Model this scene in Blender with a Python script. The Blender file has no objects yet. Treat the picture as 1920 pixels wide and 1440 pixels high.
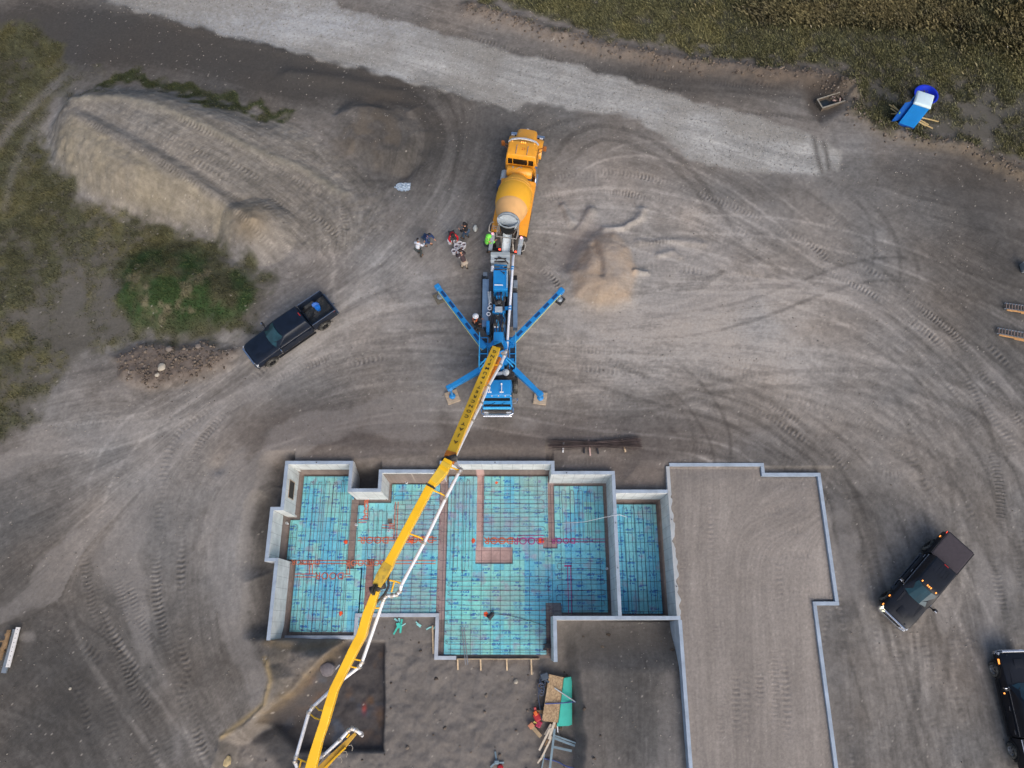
import bpy, bmesh, math, random
import numpy as np
from mathutils import Vector, Matrix
R = math.radians
# ------------------------------------------------------------------ camera, sky, sun
scene = bpy.context.scene
CAMH = 41.0; FPX = 1331.0; TILT = math.atan(458/1331.0)
cam_d = bpy.data.cameras.new('camera'); cam = bpy.data.objects.new('camera', cam_d)
scene.collection.objects.link(cam); scene.camera = cam
cam.location = (0, 0, CAMH); cam.rotation_euler = (TILT, 0, 0)
cam_d.sensor_width = 36.0; cam_d.lens = FPX/1920*36.0; cam_d.clip_end = 2000
w = bpy.data.worlds.new("World"); scene.world = w; w.use_nodes = True
nt = w.node_tree; nt.nodes.clear()
sky = nt.nodes.new('ShaderNodeTexSky'); sky.sky_type = 'NISHITA'; sky.sun_disc = False
SUN_EL, SUN_AZ = R(38), R(155)      # azimuth clockwise from north: light from the south-south-east
sky.sun_elevation = SUN_EL; sky.sun_rotation = SUN_AZ; sky.air_density = 1.0; sky.dust_density = 4.0; sky.ozone_density = 1.0
bgn = nt.nodes.new('ShaderNodeBackground'); bgn.inputs[1].default_value = 0.15
won = nt.nodes.new('ShaderNodeOutputWorld')
nt.links.new(sky.outputs[0], bgn.inputs[0]); nt.links.new(bgn.outputs[0], won.inputs[0])
sd = bpy.data.lights.new('sun', 'SUN'); sd.energy = 1.35; sd.angle = R(60); sd.color = (1, .985, .96)
so = bpy.data.objects.new('sun', sd); scene.collection.objects.link(so)
sv = Vector((math.sin(SUN_AZ)*math.cos(SUN_EL), math.cos(SUN_AZ)*math.cos(SUN_EL), math.sin(SUN_EL)))
so.rotation_euler = sv.to_track_quat('Z', 'Y').to_euler()
scene.view_settings.view_transform = 'Standard'; scene.view_settings.look = 'None'
scene.view_settings.exposure = 0.12; scene.view_settings.gamma = 1.0
scene.render.engine = 'CYCLES'
scene.render.resolution_x = 1024; scene.render.resolution_y = 768

# ------------------------------------------------------------------ helpers
COL = scene.collection
ct, st_ = math.cos(TILT), math.sin(TILT)
def W(u, v, z=0.0):
    """point of the world at height z that stands at place (u, v) of the site survey picture"""
    x = u-960.0; y = 720.0-v
    dy = y*ct+FPX*st_; dz = y*st_-FPX*ct
    s = (z-CAMH)/dz
    return Vector((x*s, dy*s, z))
def uv_of(X, Y, Z):
    Zc = Z-CAMH
    yc = Y*ct+Zc*st_; zc = -Y*st_+Zc*ct
    d = np.maximum(-zc, 1.0)
    return 960+FPX*X/d, 720-FPX*yc/d
def srgb(r, g, b):
    f = lambda c: (c/255/12.92 if c/255 <= .04045 else ((c/255+.055)/1.055)**2.4)
    return (f(r), f(g), f(b))
MATS = {}
def mat(name, col, rough=.6, metal=0.0, noise=.15, scale=6.0, emit=None, es=0, bump=0.0, coat=0.0, dirt=None, spec=.5):
    if name in MATS: return MATS[name]
    m = bpy.data.materials.new(name); m.use_nodes = True; t = m.node_tree; b = t.nodes['Principled BSDF']
    b.inputs['Roughness'].default_value = rough; b.inputs['Metallic'].default_value = metal
    b.inputs['Coat Weight'].default_value = coat; b.inputs['Specular IOR Level'].default_value = spec
    tc = t.nodes.new('ShaderNodeTexCoord')
    n = t.nodes.new('ShaderNodeTexNoise'); n.inputs['Scale'].default_value = scale; n.inputs['Detail'].default_value = 6
    t.links.new(tc.outputs['Object'], n.inputs['Vector'])
    rp = t.nodes.new('ShaderNodeValToRGB')
    c0 = tuple(max(0, c*(1-noise)) for c in col); c1 = tuple(min(1, c*(1+noise)) for c in col)
    rp.color_ramp.elements[0].position = .3; rp.color_ramp.elements[1].position = .7
    rp.color_ramp.elements[0].color = (*c0, 1); rp.color_ramp.elements[1].color = (*c1, 1)
    t.links.new(n.outputs['Fac'], rp.inputs[0]); out = rp.outputs[0]
    if dirt:
        n2 = t.nodes.new('ShaderNodeTexNoise'); n2.inputs['Scale'].default_value = dirt[1]; n2.inputs['Detail'].default_value = 8
        n2.inputs['Roughness'].default_value = .7
        t.links.new(tc.outputs['Object'], n2.inputs['Vector'])
        r2 = t.nodes.new('ShaderNodeValToRGB'); r2.color_ramp.elements[0].position = dirt[2]; r2.color_ramp.elements[1].position = dirt[2]+.15
        mx = t.nodes.new('ShaderNodeMix'); mx.data_type = 'RGBA'
        t.links.new(n2.outputs['Fac'], r2.inputs[0]); t.links.new(r2.outputs[0], mx.inputs['Factor'])
        t.links.new(out, mx.inputs['A']); mx.inputs['B'].default_value = (*dirt[0], 1); out = mx.outputs['Result']
    t.links.new(out, b.inputs['Base Color'])
    if bump:
        bp = t.nodes.new('ShaderNodeBump'); bp.inputs['Strength'].default_value = bump; bp.inputs['Distance'].default_value = .02
        t.links.new(n.outputs['Fac'], bp.inputs['Height']); t.links.new(bp.outputs[0], b.inputs['Normal'])
    if emit:
        b.inputs['Emission Color'].default_value = (*emit, 1); b.inputs['Emission Strength'].default_value = es
    MATS[name] = m; return m
def attr_mat(name, rough=.95, fine=None, bump=.3, amp=.25, spec=.15):
    m = bpy.data.materials.new(name); m.use_nodes = True; t = m.node_tree; b = t.nodes['Principled BSDF']
    b.inputs['Roughness'].default_value = rough; b.inputs['Specular IOR Level'].default_value = spec
    a = t.nodes.new('ShaderNodeAttribute'); a.attribute_name = 'Col'; out = a.outputs['Color']
    if fine:
        tc = t.nodes.new('ShaderNodeTexCoord'); n = t.nodes.new('ShaderNodeTexNoise')
        n.inputs['Scale'].default_value = fine; n.inputs['Detail'].default_value = 4; n.inputs['Roughness'].default_value = .75
        t.links.new(tc.outputs['Object'], n.inputs['Vector'])
        mr = t.nodes.new('ShaderNodeMapRange'); mr.inputs['From Min'].default_value = .25; mr.inputs['From Max'].default_value = .75
        mr.inputs['To Min'].default_value = 1-amp; mr.inputs['To Max'].default_value = 1+amp
        t.links.new(n.outputs['Fac'], mr.inputs['Value'])
        vm = t.nodes.new('ShaderNodeVectorMath'); vm.operation = 'SCALE'
        t.links.new(out, vm.inputs[0]); t.links.new(mr.outputs[0], vm.inputs['Scale']); out = vm.outputs[0]
        bp = t.nodes.new('ShaderNodeBump'); bp.inputs['Strength'].default_value = bump; bp.inputs['Distance'].default_value = .05
        t.links.new(n.outputs['Fac'], bp.inputs['Height']); t.links.new(bp.outputs[0], b.inputs['Normal'])
    t.links.new(out, b.inputs['Base Color'])
    return m

def tag(o, label=None, cat=None, group=None, kind=None):
    if label: o['label'] = label
    if cat: o['category'] = cat
    if group: o['group'] = group
    if kind: o['kind'] = kind
    return o
def empty(name, loc=(0, 0, 0), rz=0.0, label=None, cat=None, group=None):
    o = bpy.data.objects.new(name, None); COL.objects.link(o); o.location = loc; o.rotation_euler = (0, 0, rz)
    o.empty_display_size = .2
    return tag(o, label, cat, group)
def np_mesh(name, verts, faces, col=None, smooth=True):
    """fast mesh from numpy arrays; faces (n,3) or (n,4); col per-vertex (n,3)"""
    me = bpy.data.meshes.new(name); k = faces.shape[1]
    me.vertices.add(len(verts)); me.vertices.foreach_set('co', np.ascontiguousarray(verts, np.float32).ravel())
    me.loops.add(faces.size); me.loops.foreach_set('vertex_index', np.ascontiguousarray(faces, np.int32).ravel())
    me.polygons.add(len(faces)); me.polygons.foreach_set('loop_start', np.arange(0, faces.size, k, dtype=np.int32))
    me.polygons.foreach_set('loop_total', np.full(len(faces), k, np.int32))
    me.update(calc_edges=True)
    if smooth: me.polygons.foreach_set('use_smooth', np.ones(len(faces), bool))
    if col is not None:
        at = me.color_attributes.new('Col', 'FLOAT_COLOR', 'POINT')
        c4 = np.ones((len(verts), 4), np.float32); c4[:, :3] = col
        at.data.foreach_set('color', c4.ravel())
    return me
def frame(p0, p1, up=(0, 0, 1)):
    """matrix whose X runs p0->p1, Z nearest up"""
    x = (Vector(p1)-Vector(p0)).normalized(); u = Vector(up)
    if abs(x.dot(u)) > .999: u = Vector((1, 0, 0))
    y = u.cross(x).normalized(); z = x.cross(y)
    m = Matrix((x, y, z)).transposed().to_4x4(); m.translation = Vector(p0); return m
class MB:
    def __init__(s): s.bm = bmesh.new()
    def _add(s, vs, fs, M=None):
        vv = [s.bm.verts.new((M @ Vector(v)) if M is not None else v) for v in vs]
        for f in fs:
            try: s.bm.faces.new([vv[i] for i in f])
            except ValueError: pass
        return vv
    def box(s, c, d, rz=0, M=None, bev=0.0):
        x, y, z = (k/2 for k in d)
        T = Matrix.Translation(c) @ Matrix.Rotation(rz, 4, 'Z')
        if M is not None: T = M @ T
        if bev <= 0:
            vs = [(a*x, b*y, e*z) for e in (-1, 1) for a, b in ((-1, -1), (1, -1), (1, 1), (-1, 1))]
            s._add(vs, [(3, 2, 1, 0), (4, 5, 6, 7), (0, 1, 5, 4), (1, 2, 6, 5), (2, 3, 7, 6), (3, 0, 4, 7)], T)
        else:
            t = bmesh.new(); bmesh.ops.create_cube(t, size=1)
            bmesh.ops.scale(t, vec=d, verts=t.verts)
            bmesh.ops.bevel(t, geom=list(t.edges), offset=bev, segments=2, affect='EDGES', profile=.6)
            bmesh.ops.transform(t, matrix=T, verts=t.verts)
            t.verts.index_update()
            vv = [s.bm.verts.new(v.co) for v in t.verts]
            for f in t.faces: s.bm.faces.new([vv[v.index] for v in f.verts])
            t.free()
        return s
    def span(s, x0, x1, y0, y1, z0, z1, bev=0, M=None):
        return s.box(((x0+x1)/2, (y0+y1)/2, (z0+z1)/2), (abs(x1-x0), abs(y1-y0), abs(z1-z0)), bev=bev, M=M)
    def beam(s, p0, p1, wd, h, w1=None, h1=None, up=(0, 0, 1), bev=0):
        M = frame(p0, p1, up); L = (Vector(p1)-Vector(p0)).length
        w1 = wd if w1 is None else w1; h1 = h if h1 is None else h1
        vs = [(0, -wd/2, -h/2), (L, -w1/2, -h1/2), (L, w1/2, -h1/2), (0, wd/2, -h/2), (0, -wd/2, h/2), (L, -w1/2, h1/2), (L, w1/2, h1/2), (0, wd/2, h/2)]
        s._add(vs, [(3, 2, 1, 0), (4, 5, 6, 7), (0, 1, 5, 4), (1, 2, 6, 5), (2, 3, 7, 6), (3, 0, 4, 7)], M); return s
    def lathe(s, prof, M=None, seg=20, cap=True):
        """prof [(x along axis, r)] about local X"""
        rings = []
        for x, r in prof:
            rings.append([s.bm.verts.new((M @ Vector((x, r*math.cos(2*math.pi*i/seg), r*math.sin(2*math.pi*i/seg)))) if M is not None else (x, r*math.cos(2*math.pi*i/seg), r*math.sin(2*math.pi*i/seg))) for i in range(seg)])
        for a, b in zip(rings, rings[1:]):
            for i in range(seg): s.bm.faces.new((a[i], a[(i+1) % seg], b[(i+1) % seg], b[i]))
        if cap:
            if prof[0][1] > .002: s.bm.faces.new(rings[0][::-1])
            if prof[-1][1] > .002: s.bm.faces.new(rings[-1])
        return s
    def cyl(s, p0, p1, r, r1=None, seg=14):
        return s.lathe([(0, r), ((Vector(p1)-Vector(p0)).length, r if r1 is None else r1)], frame(p0, p1), seg)
    def tube(s, pts, r, seg=8):
        pts = [Vector(p) for p in pts]; rings = []
        pu = None
        for i, p in enumerate(pts):
            a = pts[max(0, i-1)]; b = pts[min(len(pts)-1, i+1)]; x = (b-a).normalized()
            u = pu if pu is not None else (Vector((0, 0, 1)) if abs(x.z) < .95 else Vector((1, 0, 0)))
            y = u.cross(x)
            if y.length < 1e-4: y = Vector((1, 0, 0)).cross(x)
            y.normalize(); z = x.cross(y); pu = z
            rr = r[i] if isinstance(r, (list, tuple)) else r
            rings.append([s.bm.verts.new(p+y*rr*math.cos(2*math.pi*k/seg)+z*rr*math.sin(2*math.pi*k/seg)) for k in range(seg)])
        for a, b in zip(rings, rings[1:]):
            for i in range(seg): s.bm.faces.new((a[i], a[(i+1) % seg], b[(i+1) % seg], b[i]))
        s.bm.faces.new(rings[0][::-1]); s.bm.faces.new(rings[-1]); return s
    def loft(s, secs, cap=True, M=None):
        """secs: list of closed loops with the same number of points"""
        rings = [[s.bm.verts.new((M @ Vector(p)) if M is not None else p) for p in q] for q in secs]; n = len(rings[0])
        for a, b in zip(rings, rings[1:]):
            for i in range(n): s.bm.faces.new((a[i], a[(i+1) % n], b[(i+1) % n], b[i]))
        if cap: s.bm.faces.new(rings[0][::-1]); s.bm.faces.new(rings[-1])
        return s
    def prism(s, poly, z0, z1, M=None):
        return s.loft([[(x, y, z0) for x, y in poly], [(x, y, z1) for x, y in poly]], M=M)
    def quad(s, *p): s._add(p, [tuple(range(len(p)))]); return s
    def build(s, name, m, parent=None, smooth=False, bevel=0.0, label=None, loc=None):
        bmesh.ops.recalc_face_normals(s.bm, faces=s.bm.faces)
        me = bpy.data.meshes.new(name); s.bm.to_mesh(me); s.bm.free()
        if smooth:
            me.polygons.foreach_set('use_smooth', np.ones(len(me.polygons), bool))
            me.set_sharp_from_angle(angle=R(38))
        me.materials.append(m)
        o = bpy.data.objects.new(name, me); COL.objects.link(o)
        if parent: o.parent = parent
        if loc is not None: o.location = loc
        if bevel:
            b = o.modifiers.new('bevel', 'BEVEL'); b.width = bevel; b.segments = 2; b.limit_method = 'ANGLE'
        if label: o['label'] = label
        return o
def spline(pts, n=8):
    """Catmull-Rom through points (tuples of any length)"""
    P_ = [np.array(p, float) for p in pts]; out = []
    Q = [2*P_[0]-P_[1]]+P_+[2*P_[-1]-P_[-2]]
    for i in range(1, len(Q)-2):
        for k in range(n):
            t = k/n; a, b, c, d = Q[i-1], Q[i], Q[i+1], Q[i+2]
            out.append(.5*((2*b)+(c-a)*t+(2*a-5*b+4*c-d)*t*t+(3*b-a-3*c+d)*t**3))
    out.append(P_[-1]); return out
TXT = {}
def text_mesh(s, size, ext=.004):
    k = (s, size, ext)
    if k in TXT: return TXT[k]
    cu = bpy.data.curves.new('lettering', 'FONT'); cu.body = s; cu.size = size; cu.extrude = ext; cu.align_x = 'CENTER'; cu.align_y = 'CENTER'; cu.resolution_u = 3
    cu.offset = size*.003
    o = bpy.data.objects.new('lettering', cu); COL.objects.link(o)
    dg = bpy.context.evaluated_depsgraph_get(); me = bpy.data.meshes.new_from_object(o.evaluated_get(dg))
    bpy.data.objects.remove(o); bpy.data.curves.remove(cu); TXT[k] = me; return me
def text_obj(name, s, size, m, M, parent=None, ext=.004):
    me = text_mesh(s, size, ext).copy(); me.materials.clear(); me.materials.append(m)
    o = bpy.data.objects.new(name, me); COL.objects.link(o); o.parent = parent; o.matrix_local = M; return o
# ------------------------------------------------------------------ terrain (one heightfield sheet to the horizon)
rng = np.random.default_rng(7)
_lat = rng.random((512, 512)).astype(np.float32)
def vnoise(X, Y, s, seed=0):
    x = X/s+seed*37.17+1000; y = Y/s+seed*91.3+1000
    xi = np.floor(x).astype(np.int64); yi = np.floor(y).astype(np.int64)
    fx = (x-xi); fy = (y-yi); fx = fx*fx*(3-2*fx); fy = fy*fy*(3-2*fy)
    a = _lat[yi & 511, xi & 511]; b = _lat[yi & 511, (xi+1) & 511]; c = _lat[(yi+1) & 511, xi & 511]; d = _lat[(yi+1) & 511, (xi+1) & 511]
    return ((a*(1-fx)+b*fx)*(1-fy)+(c*(1-fx)+d*fx)*fy)*2-1
def fbm(X, Y, s, o=4, seed=0, g=.5):
    r = 0; a = 1; t = 0
    for i in range(o):
        r = r+a*vnoise(X, Y, s/(2.03**i), seed+i*5); t += a; a *= g
    return r/t
def sstep(a, b, x):
    t = np.clip((x-a)/(b-a), 0, 1); return t*t*(3-2*t)
def sdist(X, Y, poly):
    """signed distance to closed polygon, positive inside"""
    p = np.array(poly, float); n = len(p); d = np.full(X.shape, 1e9); ins = np.zeros(X.shape, bool)
    for i in range(n):
        a = p[i]; b = p[(i+1) % n]; e = b-a; L = max((e**2).sum(), 1e-9)
        t = np.clip(((X-a[0])*e[0]+(Y-a[1])*e[1])/L, 0, 1)
        d = np.minimum(d, (X-a[0]-t*e[0])**2+(Y-a[1]-t*e[1])**2)
        c = ((a[1] > Y) != (b[1] > Y))
        with np.errstate(divide='ignore', invalid='ignore'):
            xi = (b[0]-a[0])*(Y-a[1])/((b[1]-a[1]) if abs(b[1]-a[1]) > 1e-9 else 1e-9)+a[0]
        ins ^= c & (X < xi)
    d = np.sqrt(d); return np.where(ins, d, -d)
def ldist(X, Y, line):
    """distance to open polyline and arclength param 0..1"""
    p = np.array(line, float); d = np.full(X.shape, 1e9); T = np.zeros(X.shape); n = len(p)-1
    for i in range(n):
        a = p[i]; e = p[i+1]-a; L = max((e**2).sum(), 1e-9)
        t = np.clip(((X-a[0])*e[0]+(Y-a[1])*e[1])/L, 0, 1)
        q = (X-a[0]-t*e[0])**2+(Y-a[1]-t*e[1])**2; m = q < d
        d = np.where(m, q, d); T = np.where(m, (i+t)/n, T)
    return np.sqrt(d), T
PX = lambda pts, z=0.0: [tuple(W(u, v, z))[:2] for u, v in pts]
GS = .08
dx = np.arange(-40, 40+1e-6, GS); dy = np.arange(-9, 46+1e-6, GS)
def grow(s0, n): return np.cumsum(GS*1.28**np.arange(1, n+1))
g = grow(GS, 32)
xs = np.concatenate([-40-g[::-1], dx, 40+g]); ys = np.concatenate([-9-g[::-1], dy, 46+g])
nx, ny = len(xs), len(ys)
X, Y = np.meshgrid(xs, ys)
far = sstep(44, 70, np.hypot(X, Y-18))
warp = fbm(X, Y, 1.5, 3, 3)*.25
# ---- heights
Z = -.06+fbm(X, Y, 9, 3, 1)*.10*(1-far)+fbm(X, Y, 1.2, 4, 2)*.03
Xw = X+warp; Yw = Y+fbm(X, Y, 1.3, 3, 11)*.25
M1 = PX([(82, 240), (120, 180), (200, 158), (330, 165), (450, 195), (560, 225), (650, 290), (740, 350), (730, 430), (650, 480), (560, 480), (500, 470), (430, 475), (380, 445), (300, 425), (200, 395), (130, 352), (92, 305)])
d1 = sdist(Xw, Yw, M1); U0, V0 = uv_of(X, Y, 0*X)
h1 = 2.1-1.9*sstep(330, 690, U0+.35*V0-60)
crest = PX([(160, 228), (235, 265), (340, 322), (440, 388)], 1.6); crest2 = PX([(155, 200), (240, 197), (330, 222), (450, 268), (560, 300), (640, 345)], 1.3)
dc1, _ = ldist(X, Y, crest); dc2, _ = ldist(X, Y, crest2)
m1 = h1*np.minimum(sstep(-.1, 3.0, d1), 1)
# the bank falls steeply south-west of the crest
m1 = m1+.16*np.exp(-(dc1/.45)**2)*sstep(0, 1, d1)+.13*np.exp(-(dc2/.4)**2)*sstep(0, 1, d1)
dg1, _ = ldist(X, Y, [(a+.45, b+.45) for a, b in crest]); m1 = m1-.16*np.exp(-(dg1/.5)**2)*sstep(0, 2, d1)
Z += m1
Z += sstep(0, .8, d1)*(.07*np.abs(fbm(X, Y, .8, 4, 25))+.03*fbm(X, Y, .3, 2, 26))
def cone(u, v, r, h, ex=1.0, p=1.6, zz=0):
    c = W(u, v, zz); q = np.hypot((Xw-c.x)/ex, Yw-c.y)/r
    return h*np.clip(1-q, 0, 1)**p*(1+.0*q)
def bump(u, v, r, h, ex=1.0):
    c = W(u, v, 0); q = np.hypot((Xw-c.x)/ex, Yw-c.y)/r
    return h*np.exp(-q*q)
Z += cone(478, 425, 2.3, 1.6, 1.1, 1.0, 1.0)
Z += .75*sstep(0, 1.6, sdist(Xw, Yw, PX([(615, 215), (650, 185), (720, 178), (790, 195), (812, 250), (800, 300), (760, 330), (700, 325), (640, 290)])))
Z -= .25*np.exp(-(ldist(X, Y, PX([(700, 195), (770, 230), (785, 280), (760, 325)]))[0]/.5)**2)
gm = sdist(Xw, Yw, PX([(200, 560), (215, 500), (270, 460), (360, 455), (450, 490), (500, 540), (480, 600), (430, 625), (330, 632), (240, 625)]))
Z += .9*sstep(-.4, 3.2, gm)
rub = sdist(Xw, Yw, PX([(205, 665), (270, 640), (380, 640), (450, 650), (430, 690), (360, 720), (280, 735), (220, 710)]))
Z += .35*sstep(-.2, .8, rub)+sstep(0, .8, rub)*(.09*np.abs(fbm(X, Y, .5, 4, 21))+.04*np.abs(fbm(X, Y, .22, 2, 22)))
pile = sdist(Xw, Yw, PX([(1070, 558), (1062, 505), (1105, 440), (1150, 430), (1188, 460), (1205, 520), (1190, 570), (1120, 588)]))
Z += .65*sstep(-.3, 1.7, pile)
Z -= .42*np.exp(-(ldist(X, Y, PX([(1115, 452), (1125, 480), (1128, 510)], .6))[0]/.22)**2)*.6*sstep(0, .4, pile)
Z += sstep(0, .6, pile)*(.05*fbm(X, Y, .7, 4, 27)+.02*fbm(X, Y, .25, 2, 28))
cr = sdist(Xw, Yw, PX([(1040, 460), (1060, 430), (1100, 400), (1130, 430), (1105, 460), (1085, 500), (1065, 515), (1040, 500)]))
Z -= .34*sstep(-.4, 1.2, cr)
for ln, h, ww in (([(1130, 430), (1170, 425), (1200, 405), (1205, 395)], .22, .25), ([(1055, 385), (1070, 415)], .2, .25), ([(1105, 395), (1085, 430)], .25, .3),
                  ([(1200, 455), (1260, 450), (1320, 455)], .10, .2), ([(1190, 512), (1215, 512)], .25, .15), ([(1235, 475), (1265, 470), (1275, 478)], .12, .2)):
    Z += h*np.exp(-(ldist(Xw, Yw, PX(ln))[0]/ww)**2)
# windrow along the upper edge of the road
wr, _ = ldist(Xw, Yw, PX([(880, 15), (1010, 55), (1120, 88), (1250, 112), (1370, 128), (1480, 138), (1570, 150)]))
Z += .38*np.exp(-(wr/.7)**2)*(1+.5*fbm(X, Y, .8, 3, 9))
wr2, _ = ldist(Xw, Yw, PX([(1560, 170), (1600, 150), (1603, 205), (1640, 235), (1720, 262), (1800, 270), (1870, 305), (1920, 325)]))
Z += .30*np.exp(-(wr2/.55)**2)*(1+.6*fbm(X, Y, .7, 3, 8))
dk = sdist(Xw, Yw, PX([(1500, 200), (1500, 150), (1560, 130), (1600, 160), (1590, 210), (1540, 240)]))
Z -= .25*sstep(0, 1.2, dk)
wr3, _ = ldist(Xw, Yw, PX([(540, 140), (640, 150), (760, 180), (800, 215), (812, 250)])); Z += .2*np.exp(-(wr3/.6)**2)
rb, _ = ldist(Xw, Yw, PX([(200, 5), (350, 48), (640, 122), (780, 158), (880, 188)])); Z += .1*np.exp(-(rb/.4)**2)
Z += (bump(1055, 300, 2, -.05)+bump(405, 872, .45, -.18))
# ---- the dig: building interior and the walk-out ground to the south
INT = [(-13.17, -9), (-13.17, 3.72), (-13.75, 3.72), (-13.75, 6.45), (-13.17, 6.45), (-13.17, 9.15), (-9.52, 9.15), (-9.52, 7.52), (-7.64, 7.52), (-7.64, 8.6), (-4.1, 8.6), (-4.1, 9.12), (2.35, 9.12), (2.35, 8.53), (5.85, 8.53), (5.85, 7.42), (9.1, 7.42), (9.1, .42), (2.3, .42), (2.3, -1.7), (2.3, -9)]
di = sdist(X, Y, INT)
mask_int = di > 0
south = Y < -.45
# ragged western bank of the walk-out dig
bank = PX([(515, 1196), (500, 1240), (508, 1275), (498, 1325), (450, 1360), (412, 1385), (400, 1445), (390, 1520)], -.5)
bankpoly = [(8, 3), (-13.0, 3), (-13.4, -.5)]+bank+[(-12, -30), (8, -30)]
db = sdist(Xw, Yw, bankpoly)
low = -2.74+fbm(X, Y, 3, 3, 31)*.07+fbm(X, Y, .8, 3, 32)*.015
terr = sdist(Xw, Yw, [(8, 3), (-13.3, 3), (-13.3, -1.0)]+PX([(618, 1222), (620, 1244), (575, 1290), (500, 1345), (488, 1372), (525, 1412), (560, 1445), (560, 1520)], -2.2)+[(-9, -30), (8, -30)])
zd = np.where(db > 0, -1.25*sstep(0, .9, db)-.1*fbm(X, Y, .5, 3, 33), 0)
zd = np.where(db > 0, zd+(low+1.25)*sstep(-.3, 1.1, terr), 0)
pit = sdist(X+.3*warp, Y, PX([(722, 1202), (722, 1412), (560, 1412), (500, 1345), (560, 1290), (628, 1215), (650, 1200)], -2.7))
zd = zd-.5*sstep(-.02, .25, pit)
Zs = np.where((db > 0) & (Y < -.56), zd+Z*.3, Z)
# right part of the walk-out yard between the dark dig and the garage
rpoly = [(2.3, .42), (9.2, .42), (9.2, -60), (2.3, -60)]
dr = sdist(X, Y, rpoly)
ridge = [tuple(W(*p, -1.6))[:2] for p in [(1062, 1235), (1075, 1260), (1078, 1330), (1082, 1400), (1085, 1500)]]
xr = np.interp(-Y, [-ridge[0][1]-.01]+[-q[1] for q in ridge[1:]], [ridge[0][0]]+[q[0] for q in ridge[1:]])
zr = -2.8+1.25*sstep(-.15, .5, Xw-xr)*sstep(.2, -2.4, Y)+.5*sstep(4.5, 9, X)+.35*sstep(.2, -1.5, Y)*sstep(3, 5, X)
zr = np.maximum(zr+2.8, 0)+low
wdig = sdist(X, Y, [(-9.1, -.56), (-9.1, .72), (-4.3, .72), (-4.3, -1.62), (2.45, -1.62), (2.45, -.1), (2.3, -.56)])
Z = Zs
Z = np.where((dr > 0), zr, Z)
Z = np.where(mask_int & (Y > -.56) | ((X > -4.4) & (X < 2.35) & (Y > -1.62) & (Y < 1)), -2.705+fbm(X, Y, .7, 3, 36)*.012, Z)
Z = np.where((X > -9.0) & (X < -4.45) & (Y < .62) & (Y > -.7), low, Z)
# backfill dips round the outside of the walls
out = (~mask_int)
Z = np.where(out & (X < -12.9) & (Y > -.7) & (Y < 9.9), Z-1.15*sstep(-1.9, -.4, di)*sstep(-.7, .3, Y)*sstep(10.2, 9.0, Y), Z)
Z = np.where(out & (X > -9.45) & (X < -7.7) & (Y < 9.6) & (Y > 7.2), Z-1.9*sstep(9.5, 8.6, Y), Z)
Z = np.where(out & (Y > 7.2) & (X > 2) & (X < 9.2), Z-.35*sstep(-2.0, -.3, di), Z)
Z = np.where(out & (Y > 8) & (X < 2.4), Z-.22*sstep(-1.2, -.3, di), Z)
GAR = [(9.2, 9.0), (14.6, 9.0), (14.6, 8.4), (17.9, 8.4), (17.9, 1.5), (16.75, 1.5), (16.75, -60), (9.3, -60)]
dgar = sdist(X, Y, GAR)
Z = np.where(dgar > 0, -.13+fbm(X, Y, 2, 3, 41)*.03-.05*sstep(.9, .1, dgar), Z)
Z = np.where((dgar < 0) & (dgar > -1.6) & (X > 12) & (Y < 9), Z-.18*sstep(-1.6, -.2, dgar), Z)

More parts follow.
